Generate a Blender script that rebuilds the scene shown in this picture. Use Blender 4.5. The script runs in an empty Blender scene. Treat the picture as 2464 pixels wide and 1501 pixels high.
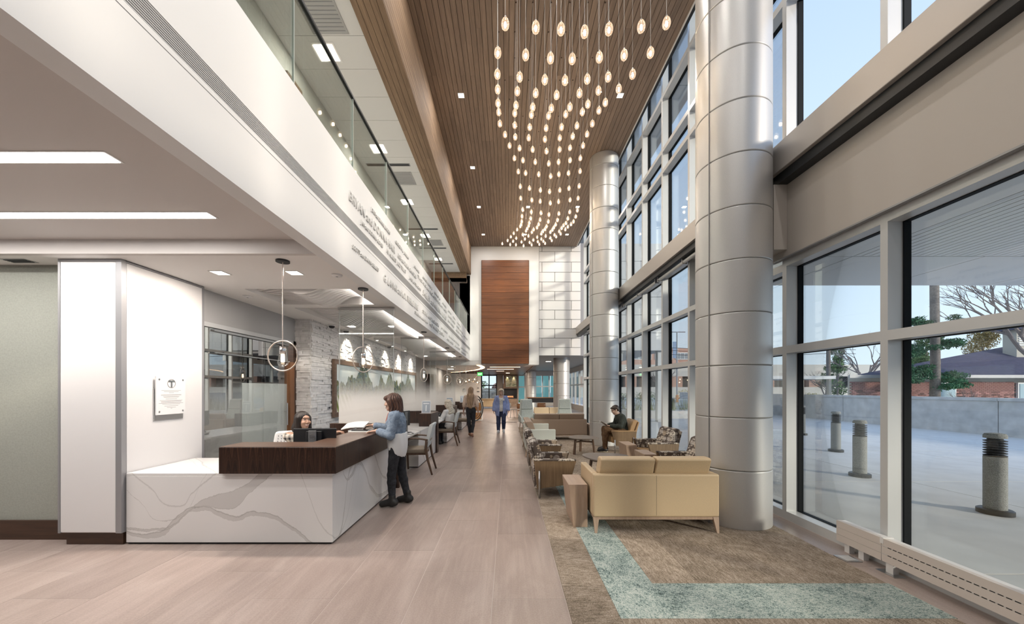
import bpy, bmesh, math, random
import numpy as np
from mathutils import Vector, Matrix
PI = math.pi
random.seed(7)
SC = bpy.context.scene
COL = SC.collection

# ---------------------------------------------------------------- camera
F, VX, VY, H = 860.0, 1222.0, 936.0, 1.6        # focal length and vanishing point in a 2464 x 1501 frame
cam_d = bpy.data.cameras.new('camera'); cam = bpy.data.objects.new('camera', cam_d); COL.objects.link(cam)
cam.location = (0, 0, H); cam.rotation_euler = (PI/2, 0, 0)
cam_d.sensor_width = 36.0; cam_d.lens = 36.0*F/2464
cam_d.shift_x = (1232-VX)/2464; cam_d.shift_y = (VY-750.5)/2464
cam_d.clip_start = 0.05; cam_d.clip_end = 500
SC.camera = cam

# ---------------------------------------------------------------- sky, sun, exposure
SC.view_settings.view_transform = 'Standard'; SC.view_settings.look = 'None'
SC.view_settings.gamma = 1; SC.view_settings.use_curve_mapping = False
SC.view_settings.exposure = 0.15
CY = SC.cycles; CY.max_bounces = 6; CY.diffuse_bounces = 3; CY.glossy_bounces = 3; CY.transmission_bounces = 4; CY.transparent_max_bounces = 16
CY.caustics_reflective = False; CY.caustics_refractive = False; CY.adaptive_threshold = .03; CY.sample_clamp_indirect = 6.0
W = bpy.data.worlds.new('world'); SC.world = W; W.use_nodes = True
nt = W.node_tree; nt.nodes.clear()
wo = nt.nodes.new('ShaderNodeOutputWorld'); bg = nt.nodes.new('ShaderNodeBackground')
tc = nt.nodes.new('ShaderNodeTexCoord'); sx = nt.nodes.new('ShaderNodeSeparateXYZ'); cr = nt.nodes.new('ShaderNodeValToRGB')
nt.links.new(tc.outputs['Generated'], sx.inputs[0]); nt.links.new(sx.outputs['Z'], cr.inputs[0])
nt.links.new(cr.outputs[0], bg.inputs[0]); nt.links.new(bg.outputs[0], wo.inputs[0])
e = cr.color_ramp.elements
e[0].position = 0.0; e[0].color = (0.52, 0.59, 0.65, 1); e[1].position = 0.85; e[1].color = (0.25, 0.35, 0.56, 1)
m_ = e.new(0.22); m_.color = (0.45, 0.54, 0.65, 1); m_ = e.new(0.5); m_.color = (0.35, 0.45, 0.61, 1)
bg.inputs[1].default_value = 1.75
sd = bpy.data.lights.new('sun', 'SUN'); so = bpy.data.objects.new('sun', sd); COL.objects.link(so)
sd.energy = 2.9; sd.angle = math.radians(6); sd.color = (1.0, 0.87, 0.72)
so.rotation_euler = Vector((-0.75, 0.66, -0.25)).to_track_quat('-Z', 'Y').to_euler()

# ---------------------------------------------------------------- materials
MATS = {}
def _new(name):
    m = bpy.data.materials.new(name); m.use_nodes = True
    nt = m.node_tree; b = nt.nodes['Principled BSDF']
    MATS[name] = m
    return m, nt, b
def N(nt, t, **kw):
    n = nt.nodes.new(t)
    for k, v in kw.items():
        if k in ('op',): n.operation = v
        elif hasattr(n, k): setattr(n, k, v)
    return n
def L(nt, a, b): nt.links.new(a, b)
def ramp(nt, fac, stops, interp='LINEAR'):
    r = nt.nodes.new('ShaderNodeValToRGB'); r.color_ramp.interpolation = interp
    el = r.color_ramp.elements
    while len(el) > 1: el.remove(el[-1])
    el[0].position = stops[0][0]; el[0].color = (*stops[0][1], 1)
    for p, c in stops[1:]:
        q = el.new(p); q.color = (*c, 1)
    L(nt, fac, r.inputs[0]); return r.outputs[0]
def coords(nt, kind='Object', scale=(1, 1, 1), rot=(0, 0, 0), loc=(0, 0, 0)):
    if kind == 'World':
        src = N(nt, 'ShaderNodeNewGeometry').outputs['Position']
    else:
        src = N(nt, 'ShaderNodeTexCoord').outputs[kind]
    mp = N(nt, 'ShaderNodeMapping'); mp.inputs['Scale'].default_value = scale
    mp.inputs['Rotation'].default_value = rot; mp.inputs['Location'].default_value = loc
    L(nt, src, mp.inputs[0]); return mp.outputs[0]
def noise(nt, vec, scale, detail=4, rough=.5, dist=0.0):
    n = N(nt, 'ShaderNodeTexNoise'); n.inputs['Scale'].default_value = scale; n.inputs['Detail'].default_value = detail
    n.inputs['Roughness'].default_value = rough; n.inputs['Distortion'].default_value = dist
    L(nt, vec, n.inputs['Vector']); return n.outputs[0]
def mixc(nt, f, a, b, blend='MIX'):
    n = N(nt, 'ShaderNodeMix'); n.data_type = 'RGBA'; n.blend_type = blend
    for sock, v in ((n.inputs[0], f), (n.inputs[6], a), (n.inputs[7], b)):
        if hasattr(v, 'is_linked') or hasattr(v, 'links'): L(nt, v, sock)
        elif isinstance(v, (int, float)): sock.default_value = v
        else: sock.default_value = (*v, 1)
    return n.outputs[2]
def math_(nt, op, a, b=0.0, c=None):
    n = N(nt, 'ShaderNodeMath'); n.operation = op
    for i, v in enumerate((a, b) if c is None else (a, b, c)):
        if hasattr(v, 'links'): L(nt, v, n.inputs[i])
        else: n.inputs[i].default_value = v
    return n.outputs[0]
def bump(nt, b, h, strength=.2, dist=.01):
    n = N(nt, 'ShaderNodeBump'); n.inputs['Strength'].default_value = strength; n.inputs['Distance'].default_value = dist
    L(nt, h, n.inputs['Height']); L(nt, n.outputs[0], b.inputs['Normal'])
def objrand(nt, lo, hi):
    o = N(nt, 'ShaderNodeObjectInfo'); mr = N(nt, 'ShaderNodeMapRange')
    mr.inputs[3].default_value = lo; mr.inputs[4].default_value = hi
    L(nt, o.outputs['Random'], mr.inputs[0]); return mr.outputs[0]
def tint(nt, col, lo, hi):
    r = objrand(nt, lo, hi)
    c = N(nt, 'ShaderNodeCombineColor')
    for i in range(3): L(nt, r, c.inputs[i])
    return mixc(nt, 1.0, col, c.outputs[0], 'MULTIPLY')

def plain(name, col, rough=.5, metal=0.0, spec=.5, var=0.0, vscale=6.0, bumpy=0.0, bscale=200.0, coat=0.0, rnd=None):
    m, nt, b = _new(name)
    b.inputs['Roughness'].default_value = rough; b.inputs['Metallic'].default_value = metal
    b.inputs['Specular IOR Level'].default_value = spec; b.inputs['Coat Weight'].default_value = coat
    b.inputs['Base Color'].default_value = (*col, 1)
    out = None
    if var or rnd:
        c = None
        if var:
            n = noise(nt, coords(nt, 'Object'), vscale, 5)
            lo = tuple(max(0, x*(1-var)) for x in col); hi = tuple(min(1, x*(1+var)) for x in col)
            c = ramp(nt, n, [(.3, lo), (.7, hi)])
        else:
            g = N(nt, 'ShaderNodeRGB'); g.outputs[0].default_value = (*col, 1); c = g.outputs[0]
        if rnd: c = tint(nt, c, *rnd)
        L(nt, c, b.inputs['Base Color'])
    if bumpy:
        bump(nt, b, noise(nt, coords(nt, 'Object'), bscale, 3), bumpy, .004)
    return m
def wood(name, dark, light, axis=1, rough=.4, scale=1.0, kind='Object', rnd=(.8, 1.15), contrast=1.0, coat=0.0):
    m, nt, b = _new(name)
    s = [22*scale]*3; s[axis] = 1.3*scale
    v = coords(nt, kind, tuple(s))
    if rnd:   # shift each board to its own piece of grain
        add = N(nt, 'ShaderNodeVectorMath'); add.operation = 'ADD'
        o = N(nt, 'ShaderNodeObjectInfo'); c = N(nt, 'ShaderNodeCombineXYZ')
        k = math_(nt, 'MULTIPLY', o.outputs['Random'], 53.0)
        for i in range(3): L(nt, k, c.inputs[i])
        L(nt, v, add.inputs[0]); L(nt, c.outputs[0], add.inputs[1]); v = add.outputs[0]
    n1 = noise(nt, v, 1.0, 6, .62, .6); n2 = noise(nt, v, 5.5, 3, .7)
    f = math_(nt, 'ADD', math_(nt, 'MULTIPLY', n1, .72), math_(nt, 'MULTIPLY', n2, .28))
    w = .22/contrast
    c = ramp(nt, f, [(.5-w, dark), (.5, tuple((p+q)/2 for p, q in zip(dark, light))), (.5+w, light)])
    if rnd: c = tint(nt, c, *rnd)
    L(nt, c, b.inputs['Base Color'])
    b.inputs['Roughness'].default_value = rough; b.inputs['Coat Weight'].default_value = coat
    bump(nt, b, n2, .08, .003)
    return m
def emit(name, col, strength):
    m, nt, b = _new(name)
    b.inputs['Base Color'].default_value = (*col, 1)
    b.inputs['Emission Color'].default_value = (*col, 1); b.inputs['Emission Strength'].default_value = strength
    return m
def pane_glass(name, tintc=(.93, .97, .97), refl=.10, rough=0.0):
    """thin glass pane: clear with a view-angle reflection"""
    m, nt, b = _new(name); nt.nodes.remove(b)
    out = nt.nodes['Material Output']
    tr = N(nt, 'ShaderNodeBsdfTransparent'); tr.inputs[0].default_value = (*tintc, 1)
    gl = N(nt, 'ShaderNodeBsdfGlossy'); gl.inputs['Roughness'].default_value = rough
    fr = N(nt, 'ShaderNodeLayerWeight'); fr.inputs[0].default_value = .25
    f = math_(nt, 'MULTIPLY_ADD', fr.outputs['Fresnel'], .45, refl)
    mx = N(nt, 'ShaderNodeMixShader'); L(nt, f, mx.inputs[0]); L(nt, tr.outputs[0], mx.inputs[1]); L(nt, gl.outputs[0], mx.inputs[2])
    L(nt, mx.outputs[0], out.inputs[0]); return m
def frosted_glass(name, z_lo, z_hi, col=(.86, .88, .87), kind='World', refl=.05, opac=.93):
    """glass printed with a frit that fades from clear (above z_hi) to opaque white (below z_lo)"""
    m, nt, b = _new(name); nt.nodes.remove(b); out = nt.nodes['Material Output']
    s = N(nt, 'ShaderNodeSeparateXYZ'); L(nt, coords(nt, kind), s.inputs[0])
    t = math_(nt, 'DIVIDE', math_(nt, 'SUBTRACT', z_hi, s.outputs[2]), z_hi-z_lo)
    t = math_(nt, 'MINIMUM', math_(nt, 'MAXIMUM', t, 0.0), 1.0)
    t = math_(nt, 'MULTIPLY', math_(nt, 'MULTIPLY', math_(nt, 'MULTIPLY', t, t), math_(nt, 'SUBTRACT', 3.0, math_(nt, 'MULTIPLY', t, 2.0))), opac)
    t = math_(nt, 'SUBTRACT', 1.0, math_(nt, 'SQRT', math_(nt, 'SUBTRACT', 1.0, t)))          # two printed faces
    wn = N(nt, 'ShaderNodeTexWhiteNoise'); wn.noise_dimensions = '3D'; L(nt, coords(nt, kind, (2000, 2000, 2000)), wn.inputs['Vector'])
    t = math_(nt, 'LESS_THAN', wn.outputs['Value'], t)                                        # fine frit dots
    tr = N(nt, 'ShaderNodeBsdfTransparent'); tr.inputs[0].default_value = (.96, .98, .98, 1)
    gl = N(nt, 'ShaderNodeBsdfGlossy'); gl.inputs['Roughness'].default_value = 0.0
    fr = N(nt, 'ShaderNodeLayerWeight'); fr.inputs[0].default_value = .2
    f = math_(nt, 'MULTIPLY_ADD', fr.outputs['Fresnel'], .7, refl)
    mx = N(nt, 'ShaderNodeMixShader'); L(nt, f, mx.inputs[0]); L(nt, tr.outputs[0], mx.inputs[1]); L(nt, gl.outputs[0], mx.inputs[2])
    df = N(nt, 'ShaderNodeBsdfDiffuse'); df.inputs[0].default_value = (*col, 1)
    tl = N(nt, 'ShaderNodeBsdfTranslucent'); tl.inputs[0].default_value = (*col, 1)
    m2 = N(nt, 'ShaderNodeMixShader'); m2.inputs[0].default_value = .30; L(nt, df.outputs[0], m2.inputs[1]); L(nt, tl.outputs[0], m2.inputs[2])
    m3 = N(nt, 'ShaderNodeMixShader'); L(nt, t, m3.inputs[0]); L(nt, mx.outputs[0], m3.inputs[1]); L(nt, m2.outputs[0], m3.inputs[2])
    L(nt, m3.outputs[0], out.inputs[0]); return m

# ---------------------------------------------------------------- mesh helpers
class MB:
    """collects shapes; build() links them as ONE mesh object"""
    def __init__(s): s.v = []; s.f = []; s.mi = []; s.cur = 0
    def add(s, v, f):
        o = len(s.v); s.v += [tuple(p) for p in v]
        for q in f: s.f.append(tuple(i+o for i in q)); s.mi.append(s.cur)
        return s
    def box(s, x0, x1, y0, y1, z0, z1):
        return s.add([(x0,y0,z0),(x1,y0,z0),(x1,y1,z0),(x0,y1,z0),(x0,y0,z1),(x1,y0,z1),(x1,y1,z1),(x0,y1,z1)],
                     [(0,3,2,1),(4,5,6,7),(0,1,5,4),(1,2,6,5),(2,3,7,6),(3,0,4,7)])
    def prism(s, poly, axis, lo, hi):
        """poly: 2-D points in the plane normal to axis (x:(y,z) y:(x,z) z:(x,y))"""
        n = len(poly)
        def p3(p, t): return (t,p[0],p[1]) if axis == 0 else (p[0],t,p[1]) if axis == 1 else (p[0],p[1],t)
        v = [p3(p, lo) for p in poly]+[p3(p, hi) for p in poly]
        f = [tuple(range(n))[::-1], tuple(range(n, 2*n))]+[(i,(i+1)%n,n+(i+1)%n,n+i) for i in range(n)]
        return s.add(v, f)
    def loft(s, rings, cap=True, closed=True):
        n = len(rings[0]); v = [p for r in rings for p in r]; f = []
        for i in range(len(rings)-1):
            for j in range(n if closed else n-1):
                k = (j+1) % n; f.append((i*n+j, i*n+k, (i+1)*n+k, (i+1)*n+j))
        if cap: f += [tuple(range(n))[::-1], tuple(range((len(rings)-1)*n, len(rings)*n))]
        return s.add(v, f)
    def lathe(s, prof, n=24, c=(0,0,0), cap=True):
        return s.loft([[(c[0]+r*math.cos(2*PI*j/n), c[1]+r*math.sin(2*PI*j/n), c[2]+z) for j in range(n)] for r, z in prof], cap)
    def cyl(s, c, r, z0, z1, n=16): return s.lathe([(r, z0), (r, z1)], n, c)
    def tube(s, pts, r, n=8, cap=True):
        pts = [Vector(p) for p in pts]; rs = r if isinstance(r, (list, tuple)) else [r]*len(pts); rings = []
        up = None
        for i, p in enumerate(pts):
            t = (pts[min(i+1, len(pts)-1)]-pts[max(i-1, 0)]).normalized()
            if up is None: up = Vector((0,0,1)) if abs(t.z) < .9 else Vector((1,0,0))
            a = t.cross(up).normalized(); b = a.cross(t).normalized(); up = b
            rings.append([tuple(p+rs[i]*(math.cos(2*PI*j/n)*a+math.sin(2*PI*j/n)*b)) for j in range(n)])
        return s.loft(rings, cap)
    def torus(s, c, R, r, axis=1, n=32, m=8):
        rings = []
        for i in range(n):
            t = 2*PI*i/n; ring = []
            for j in range(m):
                u = 2*PI*j/m; q = R+r*math.cos(u); w = r*math.sin(u)
                a, b = q*math.cos(t), q*math.sin(t)
                ring.append((c[0]+a, c[1]+w, c[2]+b) if axis == 1 else (c[0]+w, c[1]+a, c[2]+b) if axis == 0 else (c[0]+a, c[1]+b, c[2]+w))
            rings.append(ring)
        rings.append(rings[0]); return s.loft(rings, cap=False)
    def quad(s, *p): return s.add(p, [tuple(range(len(p)))])
    def mesh(s, name, mats, smooth=False):
        me = bpy.data.meshes.new(name); me.from_pydata(s.v, [], s.f); 
        for m in (mats if isinstance(mats, (list, tuple)) else [mats]): me.materials.append(m)
        if len(me.materials) > 1: me.polygons.foreach_set('material_index', s.mi)
        if smooth: me.polygons.foreach_set('use_smooth', [True]*len(me.polygons))
        me.update(); return me
    def build(s, name, mats, parent=None, bevel=0, seg=2, smooth=False, angle=None, loc=None, rot=None):
        me = s.mesh(name, mats, smooth)
        bm = bmesh.new(); bm.from_mesh(me)
        bmesh.ops.recalc_face_normals(bm, faces=bm.faces)
        if bevel:
            es = [e for e in bm.edges if len(e.link_faces) == 2 and e.calc_face_angle(0) > .5]
            bmesh.ops.bevel(bm, geom=es, offset=bevel, segments=seg, profile=.5, affect='EDGES', clamp_overlap=True)
        if angle is not None:
            for f in bm.faces: f.smooth = True
            for ed in bm.edges:
                if len(ed.link_faces) == 2 and ed.calc_face_angle(0) > angle: ed.smooth = False
        bm.to_mesh(me); bm.free()
        return link(name, me, parent, loc, rot)
def link(name, me, parent=None, loc=None, rot=None):
    o = bpy.data.objects.new(name, me); COL.objects.link(o)
    if parent: o.parent = parent
    if loc: o.location = loc
    if rot: o.rotation_euler = rot
    return o
def tag(o, label=None, cat=None, group=None, kind=None):
    if label: o['label'] = label
    if cat: o['category'] = cat
    if group: o['group'] = group
    if kind: o['kind'] = kind
    return o
def thing(name, label, cat, loc=(0,0,0), rz=0, group=None):
    o = bpy.data.objects.new(name, None); COL.objects.link(o); o.location = loc; o.rotation_euler = (0, 0, rz)
    o.empty_display_size = .1
    return tag(o, label, cat, group)
def struct(name, label=None, cat=None):
    o = bpy.data.objects.new(name, None); COL.objects.link(o); o['kind'] = 'structure'
    if label: o['label'] = label
    if cat: o['category'] = cat
    return o
def kids(o): return [c for c in o.children]
def dup(root, loc=None, rz=None, label=None, group=None):
    r = root.copy(); COL.objects.link(r)
    if loc is not None: r.location = loc
    if rz is not None: r.rotation_euler = (0, 0, rz)
    if label: r['label'] = label
    if group: r['group'] = group
    for ch in list(root.children):
        c = ch.copy(); COL.objects.link(c); c.parent = r
        for g in list(ch.children):
            d = g.copy(); COL.objects.link(d); d.parent = c
    return r
def pieces(name, me, spots, parent):
    """one object per spot, all sharing one mesh"""
    out = []
    for p in spots:
        o = bpy.data.objects.new(name, me); COL.objects.link(o); o.parent = parent; o.location = p; out.append(o)
    return out
def text_mesh(name, body, size, mat, parent, loc, rot, extrude=.004, align='LEFT', width=None):
    c = bpy.data.curves.new(name, 'FONT'); c.body = body; c.size = size; c.extrude = extrude; c.align_x = align
    c.resolution_u = 2
    o = bpy.data.objects.new(name, c); COL.objects.link(o)
    dg = bpy.context.evaluated_depsgraph_get(); me = bpy.data.meshes.new_from_object(o.evaluated_get(dg))
    bpy.data.objects.remove(o); bpy.data.curves.remove(c)
    me.materials.clear(); me.materials.append(mat)
    if width:
        xs = [v.co.x for v in me.vertices]; w = max(xs)-min(xs)
        if w > 0:
            for v in me.vertices: v.co.x *= width/w
    return link(name, me, parent, loc, rot)
def spot(name, loc, energy, col, size=1.2, blend=.6, target=None, parent=None, radius=.04):
    d = bpy.data.lights.new(name, 'SPOT'); d.energy = energy; d.color = col; d.spot_size = size; d.spot_blend = blend; d.shadow_soft_size = radius
    o = bpy.data.objects.new(name, d); COL.objects.link(o); o.location = loc
    if parent: o.parent = parent
    if target: o.rotation_euler = (Vector(target)-Vector(loc)).to_track_quat('-Z', 'Y').to_euler()
    return o
def area(name, loc, sx, sy, energy, col, rot=(0,0,0), parent=None):
    d = bpy.data.lights.new(name, 'AREA'); d.shape = 'RECTANGLE'; d.size = sx; d.size_y = sy; d.energy = energy; d.color = col
    o = bpy.data.objects.new(name, d); COL.objects.link(o); o.location = loc; o.rotation_euler = rot
    if parent: o.parent = parent
    return o

# ---------------------------------------------------------------- palette
M_white = plain('white_paint', (.78, .775, .765), .55)
M_fascia = plain('white_fascia', (.82, .825, .82), .5)
M_soffit = plain('soffit_paint', (.86, .845, .825), .7)
M_ceil = plain('ceiling_paint', (.66, .63, .61), .75)
M_panel = plain('white_wall_panel', (.80, .79, .785), .35)
M_greyframe = plain('grey_metal_trim', (.33, .33, .34), .4, .3)
M_sage = plain('sage_wallcovering', (.35, .365, .32), .8, var=.08, vscale=60, bumpy=.15, bscale=300)
M_greywall = plain('grey_wall', (.47, .47, .46), .7)
M_alu = plain('satin_aluminium', (.64, .65, .65), .42, .25)
M_gasket = plain('black_gasket', (.010, .012, .014), .6, spec=.1)
M_column = plain('brushed_column_metal', (.58, .575, .565), .40, .5, var=.05, vscale=220)
M_beam = plain('taupe_metal', (.50, .47, .44), .42, .25)
M_dark = plain('dark_metal', (.03, .032, .035), .45, .3)
M_black = plain('black_plastic', (.015, .016, .018), .35)
M_chrome = plain('chrome', (.72, .72, .72), .18, 1.0)
M_steel = plain('brushed_steel', (.55, .55, .55), .3, 1.0)
M_ceilwood = wood('ceiling_oak', (.17, .120, .088), (.33, .245, .185), 1, .65, 1.0, 'Object', (.88, 1.10))
M_beamwood = wood('bulkhead_oak', (.17, .108, .066), (.36, .245, .155), 1, .8, 1.0, 'Object', (.90, 1.08))
M_panelwood = wood('panel_walnut', (.085, .026, .008), (.26, .088, .026), 0, .4, .8, 'Object', (.85, 1.1), 1.1)
def walnut_mat():
    m, nt, b = _new('dark_walnut')
    s = N(nt, 'ShaderNodeSeparateXYZ'); L(nt, coords(nt, 'World'), s.inputs[0])
    u = math_(nt, 'ADD', s.outputs[0], math_(nt, 'MULTIPLY', s.outputs[1], .83)); pp = math_(nt, 'PINGPONG', math_(nt, 'ADD', u, 9.04), .125)
    wob = noise(nt, coords(nt, 'World', (1, 1, .35)), 16, 3, .5)
    pq = math_(nt, 'ADD', math_(nt, 'SUBTRACT', pp, .035), math_(nt, 'MULTIPLY', math_(nt, 'SUBTRACT', wob, .5), .03))
    val = math_(nt, 'ADD', math_(nt, 'MULTIPLY', s.outputs[2], 3.4), math_(nt, 'MULTIPLY', math_(nt, 'MULTIPLY', pq, pq), 620))
    cmb = N(nt, 'ShaderNodeCombineXYZ'); L(nt, val, cmb.inputs[0])
    lines = noise(nt, cmb.outputs[0], 2.3, 4, .65); fine = noise(nt, coords(nt, 'World', (90, 90, 2.2)), 1.0, 3, .6)
    f_ = math_(nt, 'ADD', math_(nt, 'MULTIPLY', lines, .78), math_(nt, 'MULTIPLY', fine, .22))
    L(nt, ramp(nt, f_, [(.36, (.007, .0032, .0022)), (.48, (.022, .0095, .0058)), (.56, (.055, .024, .014)), (.68, (.15, .075, .045))]), b.inputs['Base Color'])
    b.inputs['Roughness'].default_value = .32; return m
M_walnut = walnut_mat()
M_walnut_top = wood('dark_walnut_top', (.075, .042, .028), (.155, .092, .064), 0, .28, .9, 'World', None, 1.2, .15)
M_base = wood('walnut_base', (.030, .014, .008), (.085, .040, .022), 0, .4, 1.0, 'World', None)
M_oak = wood('pale_oak', (.30, .205, .145), (.47, .345, .26), 2, .45, 1.6, 'Object', (.95, 1.05))
M_oakarm = wood('chair_oak', (.135, .085, .045), (.265, .18, .105), 2, .45, 1.6, 'Object', (.95, 1.05))
M_chairwood = wood('chair_walnut', (.07, .042, .028), (.17, .105, .070), 2, .4, 1.6, 'Object', None)
M_tan = plain('tan_vinyl', (.56, .43, .275), .42, var=.05, vscale=90, bumpy=.10, bscale=380)
M_tan2 = plain('brown_taupe_vinyl', (.38, .285, .215), .45, var=.05, vscale=90, bumpy=.08, bscale=380)
M_ochre = plain('ochre_vinyl', (.42, .27, .14), .42, bumpy=.08, bscale=380)
M_mint = plain('mint_vinyl', (.60, .63, .58), .5, bumpy=.08, bscale=380)
M_greyfab = plain('pale_blue_grey_fabric', (.62, .66, .66), .85, bumpy=.25, bscale=420)
M_taupe = plain('taupe_seat_vinyl', (.30, .25, .19), .5)
M_tabletop = plain('grey_brown_laminate', (.20, .165, .14), .33, var=.06, vscale=4)
M_glass = pane_glass('window_glass', (.93, .965, .97), .03)
M_glassrail = pane_glass('rail_glass', (.92, .955, .94), .03)
M_clear = pane_glass('clear_glass', (.97, .985, .985), .03)
M_paper = plain('paper', (.82, .82, .80), .6)

def fcurve(nt, fac, pts):
    n = N(nt, 'ShaderNodeFloatCurve'); L(nt, fac, n.inputs['Value']); cv = n.mapping.curves[0]; n.mapping.use_clip = False
    cv.points[0].location = pts[0]; cv.points[1].location = pts[-1]
    for q in pts[1:-1]: cv.points.new(*q)
    n.mapping.update(); return n.outputs[0]
def marble_mat():
    m, nt, b = _new('white_marble')
    v = coords(nt, 'World'); s = N(nt, 'ShaderNodeSeparateXYZ'); L(nt, v, s.inputs[0])
    rag = math_(nt, 'MULTIPLY', math_(nt, 'SUBTRACT', noise(nt, v, 14, 5, .65), .5), .05)
    big = math_(nt, 'MULTIPLY', math_(nt, 'SUBTRACT', noise(nt, v, 2.2, 2, .5), .5), .10)
    z = math_(nt, 'ADD', s.outputs[2], math_(nt, 'ADD', rag, big))
    u = math_(nt, 'ADD', s.outputs[0], math_(nt, 'MULTIPLY', math_(nt, 'SUBTRACT', s.outputs[1], 3.68), 1.15))
    U = math_(nt, 'FRACT', math_(nt, 'MULTIPLY', math_(nt, 'ADD', u, 4.0), .2))          # 5 m repeat
    q = lambda x: (x+4)/5
    A = fcurve(nt, U, [(q(-3.97), .26), (q(-3.71), .11), (q(-3.42), .26), (q(-3.149), .394), (q(-2.817), .291), (q(-2.597), .345), (q(-2.193), .175), (q(-1.806), .0), (q(-1.5), .30), (q(-1.2), .75), (q(-.6), .3), (q(0), .1), (1, .26)])
    B1 = fcurve(nt, U, [(q(-3.97), .20), (q(-3.6), .16), (q(-3.30), .33), (q(-3.149), .456), (q(-2.817), .554), (q(-2.597), .70), (q(-2.3), .95), (q(-1.81), 1.2), (q(-1.4), .6), (q(-.9), .9), (q(0), .3), (1, .2)])
    B2 = fcurve(nt, U, [(q(-3.97), .18), (q(-3.6), .14), (q(-3.30), .31), (q(-3.149), .40), (q(-2.878), .357), (q(-2.682), .517), (q(-2.437), .71), (q(-1.81), 1.1), (q(-1.37), .57), (q(-.9), .86), (q(0), .28), (1, .18)])
    C = fcurve(nt, U, [(q(-3.97), .82), (q(-3.833), .71), (q(-3.66), .57), (q(-3.40), .382), (q(-3.27), .505), (q(-3.025), .71), (q(-2.4), 1.0), (q(-1.7), .05), (q(-1.1), .70), (q(0), .9), (1, .82)])
    D = fcurve(nt, U, [(q(-3.97), .603), (q(-3.75), .40), (q(-3.54), .235), (q(-3.3), .36), (q(-3.0), .80), (q(-1.9), 1.0), (q(-1.55), .0), (q(-.95), .72), (q(0), .9), (1, .6)])
    white, g1, g2 = (.80, .79, .775), (.38, .365, .345), (.60, .585, .565)
    def near(cv, w): return math_(nt, 'SMOOTH_MIN', math_(nt, 'MAXIMUM', math_(nt, 'SUBTRACT', 1.0, math_(nt, 'DIVIDE', math_(nt, 'ABSOLUTE', math_(nt, 'SUBTRACT', z, cv)), w)), 0.0), 1.0, .1)
    inb = math_(nt, 'MULTIPLY', math_(nt, 'LESS_THAN', z, B1), math_(nt, 'GREATER_THAN', z, B2))
    lowA = math_(nt, 'MULTIPLY', math_(nt, 'LESS_THAN', z, A), math_(nt, 'GREATER_THAN', z, math_(nt, 'SUBTRACT', A, math_(nt, 'MULTIPLY', noise(nt, v, 1.6, 1), .09))))
    col = mixc(nt, math_(nt, 'MULTIPLY', inb, .85), white, g2); col = mixc(nt, math_(nt, 'MULTIPLY', lowA, .8), col, g2)
    for cv, w, k in ((A, .009, .7), (B1, .006, .55), (B2, .006, .55), (C, .014, .45), (D, .005, .5)): col = mixc(nt, math_(nt, 'MULTIPLY', near(cv, w), k), col, g1)
    L(nt, col, b.inputs['Base Color']); b.inputs['Roughness'].default_value = .2
    return m
M_marble = marble_mat()
def tile_mat():
    m, nt, b = _new('floor_porcelain')
    v = coords(nt, 'World', (3.2, .9, 1), (0, 0, .25)); n = noise(nt, v, 1.4, 6, .6, .8)
    n2 = noise(nt, coords(nt, 'World'), 90, 3)
    st = noise(nt, coords(nt, 'World', (26, .7, 1), (0, 0, .06)), 1.0, 4, .6, .4)
    n = math_(nt, 'ADD', math_(nt, 'MULTIPLY', n, .68), math_(nt, 'MULTIPLY', st, .32))
    c = ramp(nt, n, [(.32, (.31, .243, .210)), (.5, (.375, .300, .262)), (.66, (.46, .382, .340))])
    c = mixc(nt, .12, c, ramp(nt, n2, [(.4, (.25, .2, .18)), (.6, (.6, .5, .46))]))
    c = tint(nt, c, .90, 1.06)
    L(nt, c, b.inputs['Base Color'])
    b.inputs['Roughness'].default_value = .32
    return m
M_tile = tile_mat()
M_grout = plain('grout', (.60, .54, .50), .8)
def carpet_mat(name, stops, scale, stretch, rot=0.0, rnd=(.80, 1.18)):
    m, nt, b = _new(name)
    v = coords(nt, 'World', stretch, (0, 0, rot))
    n1 = noise(nt, v, scale, 5, .75); n2 = noise(nt, coords(nt, 'World'), 170, 2, .6)
    n3 = noise(nt, coords(nt, 'World'), 3.0, 4, .65, 1.4)
    f = math_(nt, 'ADD', math_(nt, 'MULTIPLY', n1, .40), math_(nt, 'ADD', math_(nt, 'MULTIPLY', n2, .38), math_(nt, 'MULTIPLY', n3, .22)))
    c = tint(nt, ramp(nt, f, stops), *rnd)
    L(nt, c, b.inputs['Base Color']); b.inputs['Roughness'].default_value = .95; b.inputs['Specular IOR Level'].default_value = .1
    bump(nt, b, n2, .6, .006)
    return m
BR = [(.38, (.15, .12, .09)), (.47, (.29, .235, .18)), (.53, (.42, .345, .275)), (.62, (.58, .50, .42))]
M_carpet = carpet_mat('brown_carpet', BR, 16, (4, .7, 1))
M_carpet_x = carpet_mat('brown_carpet_cross', BR, 16, (.7, 4, 1))
TE = [(.36, (.03, .04, .04)), (.43, (.12, .17, .165)), (.475, (.30, .39, .37)), (.53, (.50, .57, .53)), (.62, (.68, .70, .65))]
M_teal = carpet_mat('teal_carpet', TE, 55, (1.4, .8, 1), 0, (.9, 1.08))
M_teal_x = carpet_mat('teal_carpet_cross', TE, 55, (.8, 1.4, 1), 0, (.9, 1.08))
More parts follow.
